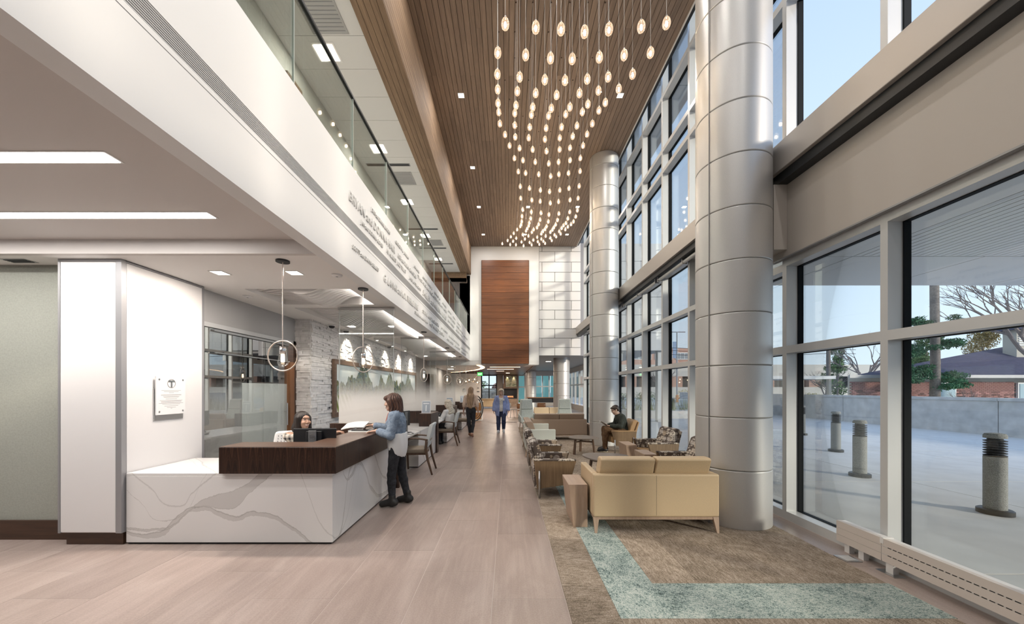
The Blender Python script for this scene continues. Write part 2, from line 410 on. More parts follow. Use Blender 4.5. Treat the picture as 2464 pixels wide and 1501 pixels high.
def flower_mat():
    m, nt, b = _new('brown_blossom_fabric')
    v = coords(nt, 'Object')
    big = N(nt, 'ShaderNodeTexVoronoi'); big.inputs['Scale'].default_value = 8.5; big.inputs['Randomness'].default_value = .7; L(nt, v, big.inputs['Vector'])
    sm = N(nt, 'ShaderNodeTexVoronoi'); sm.inputs['Scale'].default_value = 27; sm.inputs['Randomness'].default_value = .35; L(nt, v, sm.inputs['Vector'])
    dot = math_(nt, 'LESS_THAN', sm.outputs['Distance'], .58); blob = math_(nt, 'LESS_THAN', big.outputs['Distance'], .56)
    f = math_(nt, 'MULTIPLY', dot, blob)
    s = N(nt, 'ShaderNodeSeparateColor'); L(nt, big.outputs['Color'], s.inputs[0]); s2 = N(nt, 'ShaderNodeSeparateColor'); L(nt, sm.outputs['Color'], s2.inputs[0])
    fl = ramp(nt, s.outputs[0], [(.0, (.62, .55, .46)), (.30, (.40, .36, .33)), (.5, (.70, .65, .57)), (.75, (.46, .37, .27)), (.88, (.58, .54, .50))], 'CONSTANT')
    fl = mixc(nt, math_(nt, 'MULTIPLY', s2.outputs[1], .35), fl, (.30, .26, .23))
    c = mixc(nt, f, (.105, .082, .070), fl)
    L(nt, c, b.inputs['Base Color']); b.inputs['Roughness'].default_value = .8
    return m
M_flower = flower_mat()
def quilt_mat():
    m, nt, b = _new('grey_green_woven_fabric')
    v = coords(nt, 'Object')
    w = N(nt, 'ShaderNodeTexVoronoi'); w.inputs['Scale'].default_value = 75; L(nt, v, w.inputs['Vector'])
    c = ramp(nt, w.outputs['Distance'], [(.1, (.30, .34, .33)), (.45, (.44, .49, .47)), (.8, (.56, .60, .57))])
    L(nt, c, b.inputs['Base Color']); b.inputs['Roughness'].default_value = .9
    return m
M_quilt = quilt_mat()
# ================================================================ FLOOR
floor = struct('floor', 'large format beige porcelain floor tiles', 'floor')
MB().box(-9, 3.6, 1.0, 17.2, -.06, -.0015).build('grout_bed', M_grout, floor)
fb = MB().box(-9, 3.6, -6, 1.0, -.06, 0).box(-9, 5.5, 17.2, 36, -.06, 0).build('tile_field', M_tile, floor); fb['kind'] = 'stuff'
TW, TL = .61, 1.2247
def tile_mesh(w, l): 
    b = MB().box(0, w-.005, 0, l-.005, -.012, 0); me = b.mesh('tile', M_tile); return me
t_full, t_cut, t_win = tile_mesh(TW, TL), tile_mesh(.555, TL), tile_mesh(.30, TL)
for k in range(1, 14):
    x = -.115-TW*k
    y = 2.726-2*TL+(.4082*k) % TL
    while y < 17.2-.6:
        if y+TL > 1.0 and not (x < -2.5 and y > 3.7 and y < 15.5) and not (x < -4.6 and y > 3.84):
            yy = max(y, 1.0)
            me = t_full if (yy == y and y+TL <= 17.2) else tile_mesh(TW, min(y+TL, 17.2)-yy)
            pieces('tile', me, [(x, yy, 0)], floor)
        y += TL
y = 2.726-TL
while y < 16.6:
    pieces('tile', t_cut, [(-.115, y, 0)], floor); pieces('tile', t_win, [(3.115, y+.5, 0)], floor); y += TL

carpet = tag(thing('carpet', 'brown and teal plank carpet under the lounge seating by the windows', 'carpet'), kind='structure')
MB().box(.44, 3.11, .8, 15.0, -.006, .003).build('carpet_backing', M_carpet, carpet)
def plank(w, l, m): return MB().box(.001, w-.001, .001, l-.001, 0, .006).mesh('plank', m)
PW, PLN = (3.11-1.183)/5, .97
p_b, p_edge = plank(PW, PLN, M_carpet), plank(.345, .45, M_carpet_x)
p_tv, p_th = plank(.398, .97, M_teal), plank(.97, .45, M_teal_x)
for i in range(5):
    y = 2.93-(.0 if i % 2 == 0 else .42)
    while y < 14.4:
        y0 = max(y, 2.93)
        me = p_b if y0 == y else plank(PW, y+PLN-y0, M_carpet)
        pieces('plank', me, [(1.183+PW*i, y0, .003)], carpet); y += PLN
    pieces('plank', p_b, [(1.183+PW*i, 1.51, .003)], carpet)
y = 2.48
while y < 14.4:
    pieces('plank', p_tv, [(.785, y, .003)], carpet); y += .97
x = 1.183
for i in range(2): pieces('plank', p_th, [(x, 2.48, .003)], carpet); x += .97
y = 1.1
while y < 14.5:
    pieces('plank', p_edge, [(.44, y, .003)], carpet); y += .45
pieces('plank', plank(.398, .97, M_carpet), [(.785, 1.51, .003)], carpet)

# ================================================================ UPPER WOOD CEILING
ceiling = struct('ceiling', 'high ceiling of narrow brown oak boards', 'ceiling')
MB().box(-1.75, 3.22, -6, 16.75, 8.285, 8.45).build('ceiling_backing', plain('black_gap', (.02, .015, .012), .9), ceiling)
cb = MB().box(-1.72, 3.2, -6, 4.6, 8.262, 8.284).build('board_field', M_ceilwood, ceiling)
NB = 48; bw = 4.92/NB
bm_cache = {}
for i in range(NB):
    x = -1.72+bw*i; y = 4.6; first = True
    while y < 16.7-.01:
        l = random.choice((2.0, 3.0, 4.0)) if not first else random.choice((1.0, 2.0, 3.0, 4.0)); first = False
        if 16.7-(y+l) < .9: l = 16.7-y
        l = round(l, 3)
        if l not in bm_cache: bm_cache[l] = MB().box(.004, bw-.004, .001, l-.001, 0, .02).mesh('board', M_ceilwood)
        pieces('board', bm_cache[l], [(x, y, 8.262)], ceiling); y += l
# white edge channel of the blind at the ceiling edge
trim1 = struct('trim_1', 'white shade channel along the edge of the wood ceiling', 'trim')
MB().box(3.2, 3.225, -6, 16.7, 8.24, 8.40).build('shade_channel', M_white, trim1)
MB().box(3.225, 3.30, -6, 16.7, 8.30, 8.34).box(3.30, 3.34, -6, 16.7, 8.36, 8.42).build('shade_tube', M_dark, trim1)

# wood clad bulkhead between hall and balcony
wb = struct('trim_2', 'long oak clad bulkhead hanging beside the balcony', 'bulkhead')
MB().box(-2.16, -1.745, -6, 16.7, 6.975, 8.45).build('bulkhead_core', M_dark, wb)
MB().box(-2.18, -1.72, -6, 4.0, 6.95, 8.26).build('board_field', M_beamwood, wb)
for i in range(5):
    for y, l in ((4.0, 3.4+(i*1.3) % 3), (7.4+(i*1.3) % 3, None)):
        l = l or 16.7-y
        MB().box(-2.18+.092*i+.003, -2.18+.092*(i+1)-.003, y+.001, y+l-.001, 6.95, 6.974).build('board', M_beamwood, wb)
for i in range(13):
    z = 6.975+i*.099
    for y, l in ((4.0, 2.6+(i*1.7) % 4), (6.6+(i*1.7) % 4, None)):
        l = l or 16.7-y
        MB().box(-1.744, -1.72, y+.001, y+l-.001, z+.003, z+.096).build('board', M_beamwood, wb)

# ================================================================ FASCIA OF THE BALCONY (donor wall)
fas = struct('wall_left', 'long white balcony fascia with raised donor names and an air grille', 'wall')
MB().box(-1.905, -1.77, -6, 16.7, 2.93, 3.352).build('fascia_lower', M_fascia, fas)
MB().box(-1.905, -1.776, -6, 16.7, 3.352, 3.358).build('reveal', M_dark, fas)
MB().box(-1.905, -1.77, -6, 16.7, 3.358, 3.390).build('fascia_strip', M_fascia, fas)
MB().box(-1.905, -1.812, -6, 16.7, 3.390, 3.51).build('grille_recess', M_dark, fas)
MB().box(-1.905, -1.77, -6, 16.7, 3.51, 4.13).build('fascia_upper', M_fascia, fas)
M_slat = plain('grille_slat', (.58, .585, .585), .5)
for i in range(9):
    z = 3.394+i*.0131
    MB().box(-1.80, -1.772, -6, 16.7, z, z+.0058).build('slat', M_slat, fas)
for y in (1.9, 2.45, 3.1, 4.1): MB().box(-1.81, -1.79, y, y+.006, 3.39, 3.51).build('slat_bracket', M_greyframe, fas)
M_letter = plain('pale_grey_lettering', (.60, .605, .60), .5)
RX = (PI/2, 0, PI/2)
def donor(body, y0, y1, z, size):
    text_mesh('lettering', body, size, M_letter, fas, (-1.762, y0, z), RX, .008, 'LEFT', y1-y0)
# upper band
donor('JOHN and DIANNE BROOKS', 4.60, 5.34, 3.90, .068)
donor('BRYAN and DONNA HAIR', 3.96, 5.555, 3.705, .150)
donor('JAN and DONNA GOMES', 4.28, 5.04, 3.585, .068)
donor('GEORGE W. L. JERNIGAN', 5.60, 6.33, 3.895, .068)
donor('BOB and SUSAN CHANDLER', 5.72, 6.86, 3.715, .095)
donor('M. HUBERT JUDD TRUST', 5.19, 6.16, 3.585, .085)
donor('JACK LANCE', 6.68, 7.10, 3.895, .066)
donor('JAMES LOTTIE CROFT', 6.37, 7.24, 3.575, .068)
donor('THOMAS and ELIZABETH COLLINS FAMILY', 6.98, 10.3, 3.775, .090)
donor('SHELBY and WILLENA PEEPLES', 7.39, 10.2, 3.555, .165)
donor('KENNETH BOWEN JR', 7.39, 8.3, 3.905, .072)
donor('LEONARD JAY', 8.55, 9.30, 3.905, .072)
donor('ANDERSON', 9.60, 10.2, 3.905, .072)
donor('JACKSON', 10.5, 11.1, 3.905, .072)
donor('RANDY SMITH', 10.6, 11.9, 3.75, .10)
donor('SAM HARRIS', 10.5, 11.7, 3.60, .085)
donor('SMITH', 11.5, 12.0, 3.905, .072)
donor('HARRY and MARIE', 12.3, 14.0, 3.75, .10)
donor('ALBERT SMITH', 12.1, 13.8, 3.60, .085)
donor('MARTIN', 12.5, 13.3, 3.905, .072)
donor('JEAN CROFT', 14.2, 15.6, 3.72, .09)
# lower band
donor('SCOTT and DAWN SELLERS', 4.045, 4.863, 3.195, .068)
donor('G. LAMAR and LOUTRELLE LYLE', 5.06, 7.0, 3.135, .150)
donor('STARR and ALLEN DEAN', 6.75, 7.85, 3.03, .075)
donor('STEVE AND ELIZABETH', 7.35, 9.1, 3.175, .10)
donor('HOWARD SMITH', 8.0, 9.85, 3.03, .13)
donor('JAY MARTIN', 9.4, 10.4, 3.20, .08)
donor('BILL and CAROLYN HALL', 10.7, 13.0, 3.17, .10)
donor('ANDERSON', 10.3, 11.5, 3.02, .09)
donor('JOE and BETTY', 11.8, 13.2, 3.02, .09)
donor('DAVID and JEAN LITTLE', 13.4, 15.8, 3.15, .11)
donor('RALPH HOWELL', 13.5, 15.0, 3.0, .10)

# balcony: slab, glass railing, back wall, tiled ceiling
bal = struct('wall_balcony', 'grey green back wall of the upper balcony corridor', 'wall')
M_balwall = plain('balcony_paint', (.50, .52, .49), .7)
MB().box(-3.6, -1.905, -6, 22, 3.95, 4.10).build('balcony_slab', M_soffit, bal)
MB().box(-3.65, -3.5, -6, 16.4, 4.1, 7.1).build('balcony_wall', M_balwall, bal)
MB().box(-3.5, -3.42, 5.55, 5.95, 4.1, 6.55).build('pilaster', wood('pilaster_wood', (.06, .035, .018), (.16, .10, .055), 2, .5, 1, 'Object', None), bal)
MB().box(-3.5, -3.44, 6.6, 7.6, 4.1, 5.95).build('door_panel', M_greywall, bal)
MB().box(-3.5, -3.40, 9.0, 9.35, 4.1, 6.2).build('door_panel', M_greywall, bal)
bc = struct('ceiling_balcony', 'suspended ceiling of pale acoustic tiles over the balcony', 'ceiling')
MB().box(-3.6, -2.16, -6, 16.5, 6.985, 7.2).build('ceiling_grid', plain('ceiling_joint', (.33, .33, .32), .8), bc)
M_act = plain('acoustic_tile', (.74, .735, .715), .9, bumpy=.2, bscale=150)
act = MB().box(.003, .657, .003, .567, 0, .02).mesh('ceiling_tile', M_act)
y = 3.15
while y < 16.3:
    for x in (-3.5, -2.84): pieces('ceiling_tile', act, [(x, y, 6.968)], bc)
    y += .57
pieces('ceiling_tile', MB().box(0, 1.32, 0, 9.1, 0, .02).mesh('ceiling_tile', M_act), [(-3.5, -6, 6.968)], bc)
MB().box(-3.6, -1.9, 16.4, 22, 6.55, 6.7).build('corridor_ceiling', M_ceilwood, bc)
MB().box(-3.6, -1.9, 16.4, 16.5, 6.55, 6.98).build('ceiling_step', M_beamwood, bc)
M_glow_up = emit('balcony_light_glow', (1.0, .86, .66), 9)
for i, y in enumerate((3.4, 5.7, 7.98, 10.25, 12.5, 14.75)):
    t = thing('ceiling_light', f"square recessed light in balcony ceiling, {('nearest, cut by the frame','nearest in view','second in view','third in view','fourth in view','farthest')[i]}", 'ceiling light', (-2.88, y, 6.968), 0, 'balcony ceiling lights')
    MB().box(-.17, .17, -.17, .17, -.006, 0).build('frame', M_white, t)
    MB().box(-.14, .14, -.14, .14, -.010, -.0055).build('diffuser', M_glow_up, t)
    area('ceiling_light_lamp', (0, 0, -.02), .28, .28, 22, (1, .9, .78), parent=t)
for i, y in enumerate((8.55, 11.98, 13.6, 15.3)):
    t = thing('slot_diffuser', f"dark linear air slot in balcony ceiling, {('nearest','second','third','farthest')[i]} of four", 'air vent', (-3.38, y, 6.966), 0, 'balcony air slots')
    MB().box(0, 1.04, -.05, .05, -.006, 0).build('frame', M_greyframe, t)
    for s in (-.028, .0, .028): MB().box(.02, 1.02, s-.009, s+.009, -.010, -.006).build('slot', M_dark, t)
for i, (y, l) in enumerate(((4.85, .55), (8.83, .55), (12.85, .5))):
    t = thing('return_grille', f"grey square return air grille in balcony ceiling, {('nearest','middle','farthest')[i]}", 'air vent', (-2.94, y, 6.966), 0, 'balcony return grilles')
    MB().box(0, .54, 0, l, -.008, 0).build('frame', plain('grille_grey%d' % i, (.42, .42, .41), .6), t)
    for k in range(9): MB().box(.03, .51, .03+k*l*.105, .04+k*l*.105, -.013, -.008).build('louvre', M_greyframe, t)

rail = thing('glass_railing', 'frameless glass balcony railing with thin black cap rail', 'railing', (0, 0, 0))
ys = [-.45+1.17*i for i in range(0, 15)]
for y in ys:
    MB().box(-1.843, -1.831, y+.008, min(y+1.162, 16.68), 4.05, 5.03).build('glass_panel', M_glassrail, rail)
MB().box(-1.855, -1.819, -.5, 16.68, 5.03, 5.055).build('cap_rail', M_dark, rail)
for y in ys[1:]: MB().box(-1.845, -1.829, y-.006, y+.006, 4.10, 5.03).build('joint_clip', plain('glass_edge', (.45, .50, .48), .3, .2) if 'glass_edge' not in MATS else MATS['glass_edge'], rail)

# ================================================================ GROUND FLOOR CEILINGS ON THE LEFT
low = struct('ceiling_reception', 'low white soffit over the reception desks', 'ceiling')
m = MB()
PK = [(4.75, 5.62), (5.85, 9.0), (9.25, 12.4), (12.62, 14.7)]
m.box(-9, -1.905, 3.56, 4.75, 2.93, 3.02); m.box(-4.3, -3.5, 4.75, 14.7, 2.93, 3.02); m.box(-2.1, -1.905, 4.75, 14.7, 2.93, 3.02)
for a, b in ((5.62, 5.85), (9.0, 9.25), (12.4, 12.62), (14.7, 16.75)): m.box(-3.5 if b < 16 else -6, -2.1 if b < 16 else -1.905, a, b, 2.93, 3.02)
m.build('soffit', M_soffit, low)
for a, b in PK:
    MB().box(-3.52, -2.08, a-.02, b+.02, 3.24, 3.28).box(-3.52, -3.5, a-.02, b+.02, 3.02, 3.24).box(-2.1, -2.08, a-.02, b+.02, 3.02, 3.24)\
        .box(-3.5, -2.1, a-.02, a, 3.02, 3.24).box(-3.5, -2.1, b, b+.02, 3.02, 3.24).build('pocket', M_white, low)
MB().box(-9, -1.905, -6, 3.56, 3.07, 3.2).build('raised_ceiling', M_ceil, low)
MB().box(-9, -1.905, 3.51, 3.56, 2.93, 3.07).build('ceiling_step', M_ceil, low)
M_fin = plain('white_wave_fin', (.88, .865, .845), .6)
def fin_poly(t, phase, amp):
    top, pts = 3.235, []
    for i in range(33):
        u = i/32; x = -3.49+1.25*u
        z = 2.955+amp*math.sin(2*PI*(u*1.02+phase))+.028*math.sin(2*PI*(u*1.9-phase*1.3+.2))
        pts.append((x, z))
    return pts+[(-2.24, top), (-3.49, top)]
nf = 0
for pi_, (a, b) in enumerate(PK):
    t = thing('wave_baffle_ceiling', ('short front pocket of wavy white ceiling fins nearest the plaque wall', 'wavy white ceiling fins above the first frosted glass screen', 'wavy white ceiling fins above the second service desk', 'farthest pocket of wavy white ceiling fins')[pi_], 'ceiling baffle', (0, 0, 0), 0, 'wavy ceiling fins')
    y = a+.05
    while y < b-.03:
        MB().prism(fin_poly(y, .30+.17*y, 0.072+.018*math.sin(y*1.1)), 1, y, y+.024).build('fin', M_fin, t)
        y += .092 if pi_ < 2 else .13; nf += 1
# recessed lights between the fins (real lamps of this ceiling)
for i, (a, b) in enumerate(PK):
    MB().box(-2.115, -2.105, a+.08, b-.08, 3.19, 3.21).build('led_strip', emit('led_strip%d' % i, (1, .92, .85), 2), low)
    area('cove_lamp', (-2.16, (a+b)/2, 3.2), .06, b-a-.2, 15*(b-a), (1, .92, .86), (0, 1.15, 0))
for i, y in enumerate((2.265, 3.02)):
    t = thing('linear_ceiling_light', ('nearer long recessed light strip in raised ceiling', 'farther long recessed light strip in raised ceiling')[i], 'ceiling light', (0, y, 3.07), 0, 'long ceiling light strips')
    MB().box(-8.5, -2.49, -.06, .06, -.004, .0).build('frame', M_white, t)
    MB().box(-8.48, -2.505, -.047, .047, -.007, -.0035).build('diffuser', emit('strip_glow%d' % i, (1, .96, .92), 7), t)
    area('strip_lamp', (-4.6, 0, -.02), 4.2, .09, 42, (1, .95, .91), parent=t)

# left walls: sage wall, white panelled pier, glass office front, stone wall
wl = struct('wall_sage', 'sage green wallcovering wall at far left', 'wall')
MB().box(-9, -4.55, 3.83, 3.95, .2, 2.93).build('wallcovering', M_sage, wl)
bbl = struct('baseboard_left', 'dark wood baseboard under the sage wall', 'baseboard')
MB().box(-9, -4.55, 3.80, 3.83, 0, .2).build('baseboard', M_base, bbl)
pier = struct('wall_pier', 'white panelled wall pier with grey metal edge trims', 'wall')
MB().box(-4.57, -3.96, 3.662, 4.64, .13, 2.925).build('pier_core', M_panel, pier)
MB().box(-4.55, -3.965, 3.685, 4.64, 0, .13).build('pier_base', M_base, pier)
MB().box(-4.565, -4.005, 3.648, 3.662, .14, 2.90).build('front_panel', M_panel, pier)
MB().box(-3.96, -3.945, 3.70, 4.61, .14, 2.90).build('side_panel', M_panel, pier)
MB().box(-4.59, -4.568, 3.645, 3.70, .13, 2.93).build('edge_trim', M_greyframe, pier)
MB().box(-4.0, -3.942, 3.645, 3.695, .13, 2.93).build('corner_post', M_greyframe, pier)
MB().box(-3.962, -3.942, 4.613, 4.64, .13, 2.93).build('edge_trim', M_greyframe, pier)
MB().box(-4.57, -4.0, 3.645, 3.662, 2.90, 2.93).box(-3.962, -3.942, 3.69, 4.62, 2.902, 2.922).build('head_trim', M_greyframe, pier)
pq = thing('dedication_plaque', 'white acrylic dedication plaque with small text on pier side', 'plaque', (-3.945, 3.975, 1.31))
MB().box(0, .012, .0, .35, -.06, .30).build('backing', M_steel, pq)
MB().box(.022, .034, .0, .36, 0, .435).build('plate', plain('plaque_white', (.86, .86, .86), .2), pq)
for yy in (.035, .325):
    for zz in (.035, .40): MB().lathe([(.0, 0), (.009, 0), (.009, .004)], 10).build('standoff', M_steel, pq, loc=(.034, yy, zz), rot=(0, PI/2, 0))
M_ink = plain('plaque_ink', (.30, .29, .28), .6)
for z, w in ((.272, .24), (.258, .18), (.246, .06), (.226, .25), (.216, .25), (.203, .20), (.193, .18), (.175, .14), (.158, .28), (.148, .25), (.137, .25), (.127, .30), (.115, .22), (.095, .17), (.078, .11), (.066, .02)):
    MB().box(.034, .0345, .18-w/2, .18+w/2, z, z+.0035).build('text_line', M_ink, pq)
MB().torus((.035, .18, .355), .048, .003, 0, 24, 6).build('emblem_ring', M_ink, pq)
MB().box(.034, .037, .17, .19, .31, .375).box(.034, .037, .14, .22, .372, .39).build('emblem_letter', M_steel, pq)

of = struct('window_2', 'glass office front with frosted lower part beside the stone wall', 'window')
MB().box(-4.15, -4.04, 4.64, 6.82, 2.50, 2.93).build('header', plain('header_grey', (.45, .45, .45), .6), of)
MB().box(-4.10, -4.02, 4.64, 6.78, 2.44, 2.50).build('head_rail', M_alu, of)
M_frost1 = frosted_glass('office_frosted_glass', 1.69, 1.70, (.74, .79, .76), refl=.34, opac=.66)
M_frost0 = pane_glass('office_glass', (.80, .88, .86), .13)
M_frost2 = frosted_glass('office_frosted_low', 1.35, 1.80, (.74, .76, .74), refl=.40, opac=.42)
MB().box(-4.066, -4.054, 4.65, 5.45, 0, 2.44).build('pane', M_frost2, of)
MB().box(-4.066, -4.054, 5.455, 5.93, 0, 2.44).build('pane', M_frost1, of)
MB().box(-4.066, -4.054, 5.935, 6.56, 0, 2.44).build('pane', M_frost1, of)
MB().box(-4.12, -4.0, 6.57, 6.70, 0, 2.10).build('jamb', wood('jamb_wood', (.13, .05, .018), (.26, .115, .045), 2, .4, 1, 'Object', None), of)
MB().box(-4.12, -4.02, 6.70, 6.80, 0, 2.5).build('jamb', M_base, of)
MB().box(-4.03, -4.02, 4.9, 6.56, 2.395, 2.425).build('sliding_rail', M_steel, of)
for yy in (5.05, 5.85, 6.05, 6.45): MB().lathe([(.0, 0), (.018, 0), (.018, .035)], 12).build('roller', M_black, of, loc=(-4.05, yy, 2.10), rot=(0, PI/2, 0))
MB().box(-4.02, -4.0, 4.9, 6.56, 2.093, 2.107).build('hanger_bar', M_steel, of)
MB().tube([(-4.0, 6.48, .95), (-4.0, 6.48, 1.35)], .014, 10).tube([(-4.06, 6.48, 1.2), (-4.0, 6.48, 1.2)], .008).build('door_pull', M_steel, of)
office = struct('wall_office', 'dim office room behind the glass front', 'wall')
M_off = plain('office_wall_paint', (.60, .62, .60), .8)
MB().box(-8.5, -8.4, 3.95, 10, 0, 2.95).box(-8.5, -4.1, 9.9, 10, 0, 2.95).box(-8.5, -4.57, 3.95, 4.0, 0, 2.95).build('office_shell', M_off, office)
MB().box(-8.5, -4.1, 3.95, 10, 2.9, 2.95).build('office_ceiling', M_ceil, office)
MB().box(-6.4, -4.6, 5.6, 5.75, 2.885, 2.9).build('office_light', emit('office_glow', (1, .95, .88), 8), office)
area('office_lamp', (-5.5, 5.7, 2.87), 1.8, .15, 60, (1, .95, .88))
MB().box(-8.4, -6.5, 9.0, 9.9, 0, 2.1).build('office_cabinet', M_base, office)
MB().box(-4.7, -4.15, 8.2, 8.6, 0, 2.2).build('office_post', plain('office_tan', (.36, .24, .14), .6), office)

# stacked stone wall
stone = struct('wall_stone', 'pale stacked ledgestone wall behind the desks', 'wall')
M_stone = plain('pale_ledgestone', (.82, .805, .785), .9, var=.08, vscale=14, bumpy=.5, bscale=55, rnd=(.92, 1.05))
MB().box(-4.12, -3.78, 6.83, 14.5, 0, 2.93).build('stone_backing', plain('stone_mortar', (.55, .54, .52), .95), stone)
rs = random.Random(3); cand = []
z = .62
while z < 2.92:
    h = rs.choice((.032, .038, .045, .055)); y = 6.80-rs.random()*.2
    while y < 14.5:
        l = rs.uniform(.12, .42); y0, y1 = max(y, 6.80), min(y+l, 14.5)
        hidden = (7.65 < y0 and y1 < 14.15 and z > 1.02 and z+h < 2.20)
        if y1-y0 > .04 and not hidden:
            cand.append((y0, ('s', y0, y1, z, h, rs.uniform(.0, .028), rs.uniform(-.012, .012))))
        y += l
    x = -4.12
    while x < -3.76:
        l = rs.uniform(.10, .26); x1 = min(x+l, -3.752)
        if x1-x > .03: cand.append((0, ('f', x, x1, z, h, rs.uniform(.0, .028), rs.uniform(-.008, .008))))
        x += l
    z += h
cand.sort(key=lambda c: c[0])
rest = MB()
def stone_piece(mb, s):
    k, a, b, z, h, d, sk = s
    g = .0012
    if k == 's':
        p = [(-3.79, a+g, z+g), (-3.745+d+sk, a+g, z+g), (-3.745+d-sk, b-g, z+g), (-3.79, b-g, z+g)]
    else:
        p = [(a+g, 6.84, z+g), (a+g, 6.80-d-sk, z+g), (b-g, 6.80-d+sk, z+g), (b-g, 6.84, z+g)]
    q = [(x, y, z+h-g) for x, y, _ in p]
    mb.loft([p, q])
for i, (_, s) in enumerate(cand):
    if i < 300: mb = MB(); stone_piece(mb, s); mb.build('stone', M_stone, stone)
    else: stone_piece(rest, s)
ro = rest.build('stone_field', M_stone, stone); ro['kind'] = 'stuff'
cw = struct('wall_corridor', 'grey panelled wall beyond the stone wall', 'wall')
M_gtile = plain('grey_wall_panel', (.40, .375, .35), .5)
MB().box(-3.95, -3.80, 14.5, 24, 0, 2.93).build('corridor_wall', plain('panel_joint', (.2, .19, .18), .8), cw)
for j in range(5):
    for i in range(6):
        MB().box(-3.81, -3.785, 14.52+i*.75, 15.26+i*.75, .02+j*.58, .595+j*.58).build('panel', M_gtile, cw)
MB().box(-3.79, -3.6, 16.5, 17.3, 0, 2.3).build('niche', M_base, cw)

# ================================================================ END WALL
ew = struct('wall_far', 'double height white end wall with brown wood panel', 'wall')
MB().box(-2.25, 1.456, 16.72, 17.0, 2.93, 8.45).build('white_wall', M_fascia, ew)
MB().box(-1.24, .99, 16.66, 16.72, 2.78, 7.60).build('panel_backing', M_dark, ew)
for i in range(16):
    z = 2.78+i*.301
    MB().box(-1.22, .97, 16.60, 16.66, z+.004, min(z+.297, 7.6)).build('board', M_panelwood, ew)
MB().box(1.456, 3.62, 16.80, 17.0, 3.17, 8.45).build('panel_backing', M_greyframe, ew)
M_wpan = plain('white_wall_tile', (.74, .745, .745), .35)
zs = [3.17, 3.55, 3.99, 4.43, 4.87, 5.31, 5.75, 6.18, 6.62, 7.08, 7.56, 8.05, 8.45]
for i in range(12):
    cuts = [1.456, 2.2, 3.42] if i % 2 == 0 else [1.456, 1.60, 2.98, 3.42]
    for a, b in zip(cuts, cuts[1:]):
        MB().box(a+.012, b-.012, 16.76, 16.80, zs[i]+.011, zs[i+1]-.011).build('panel', M_wpan, ew)
MB().box(-2.25, -1.77, 16.72, 22, 4.1, 6.9).build('return_wall', M_white, ew)
MB().box(-3.6, -2.2, 20.5, 20.6, 4.1, 6.6).build('corridor_end', M_gtile, ew)
MB().box(-2.75, -2.55, 19.5, 19.6, 4.9, 5.3).build('lit_sign_box', emit('lit_box', (1, .78, .5), 2.2), ew)

# ================================================================ RIGHT CURTAIN WALL
cwl = struct('window_1', 'tall aluminium curtain wall glazing', 'window')
MY = [4.42+1.17*k for k in range(-8, 11)]
XI, XG = 3.42, 3.585
LV_F = [(0, .10), (2.04, 2.13), (3.11, 3.20)]
LV_B = [(0, .10), (2.04, 2.13), (3.06, 3.15)]
LV_U = [(4.05, 4.55), (6.36, 6.45), (6.83, 6.92), (8.02, 8.11), (9.1, 9.2)]
mul = MB().box(XI, 3.56, -.0325, .0325, 0, 9.2).mesh('mullion', M_alu)
gsk = MB().box(3.555, 3.62, -.045, .045, 0, 9.2).mesh('gasket', M_gasket)
for y in MY:
    pieces('mullion', mul, [(0, y, 0)], cwl); pieces('gasket', gsk, [(0, y, 0)], cwl)
for y0, y1 in zip(MY, MY[1:]):
    front = y1 <= 4.5
    lv = (LV_F if front else LV_B)+LV_U
    for z0, z1 in lv:
        MB().box(XI, 3.56, y0+.0325, y1-.0325, z0, z1).build('transom', M_alu, cwl)
        MB().box(3.556, 3.61, y0+.045, y1-.045, z0-.006, z1+.006).build('gasket', M_gasket, cwl)
    for (a, b), (c, d) in zip(lv, lv[1:]):
        if front and a > 3: 
            continue
        MB().box(XG, XG+.012, y0+.04, y1-.04, b, c).build('pane', M_glass, cwl)
    if front: MB().box(3.45, 3.56, y0+.03, y1-.03, 3.2, 4.05).build('spandrel', M_greyframe, cwl)
hb = struct('trim_3', 'taupe metal beam crossing the windows at mid height', 'beam')
MB().box(3.19, 3.42, -6, 16.76, 4.17, 4.50).build('beam', M_beam, hb, bevel=.006)
MB().box(3.24, 3.42, -6, 16.76, 4.06, 4.17).build('beam_recess', M_dark, hb)
bh = struct('wall_bulkhead', 'taupe bulkhead panel above the front windows', 'wall')
M_bulk = plain('bulkhead_paint', (.56, .52, .475), .6)
MB().box(3.36, 3.44, -6, 4.55, 3.20, 4.08).build('bulkhead', M_bulk, bh)
MB().box(3.352, 3.40, -6, 4.55, 3.185, 3.20).build('edge_trim', M_greyframe, bh)
MB().box(3.20, 3.36, 4.30, 4.66, 3.28, 4.06).build('pier_box', M_bulk, bh)
for i, y0 in enumerate(MY[9:17:2]):
    t = thing('roller_shade', f"rolled up window shade tube below the taupe beam, {('nearest','second','third','farthest')[i]}", 'roller shade', (3.33, y0+.06, 4.0), 0, 'rolled up window shades')
    MB().tube([(0, 0, 0), (0, 2.2, 0)], .035, 10).build('tube', plain('shade_fabric%d' % i, (.62, .63, .63), .7), t, smooth=True)
    for yy in (0, 1.1, 2.2): MB().box(-.045, .05, yy-.012, yy+.012, -.045, .06).build('bracket', M_steel, t)
# end return of the curtain wall and back of the room (never in view)
bk = struct('wall_back', 'plain wall behind the viewpoint', 'wall')
MB().box(-9, 3.6, -6.1, -6.0, 0, 8.45).build('rear_wall', M_white, bk)
MB().box(-9.1, -9.0, -6, 4, 0, 3.2).build('side_wall', M_white, bk)

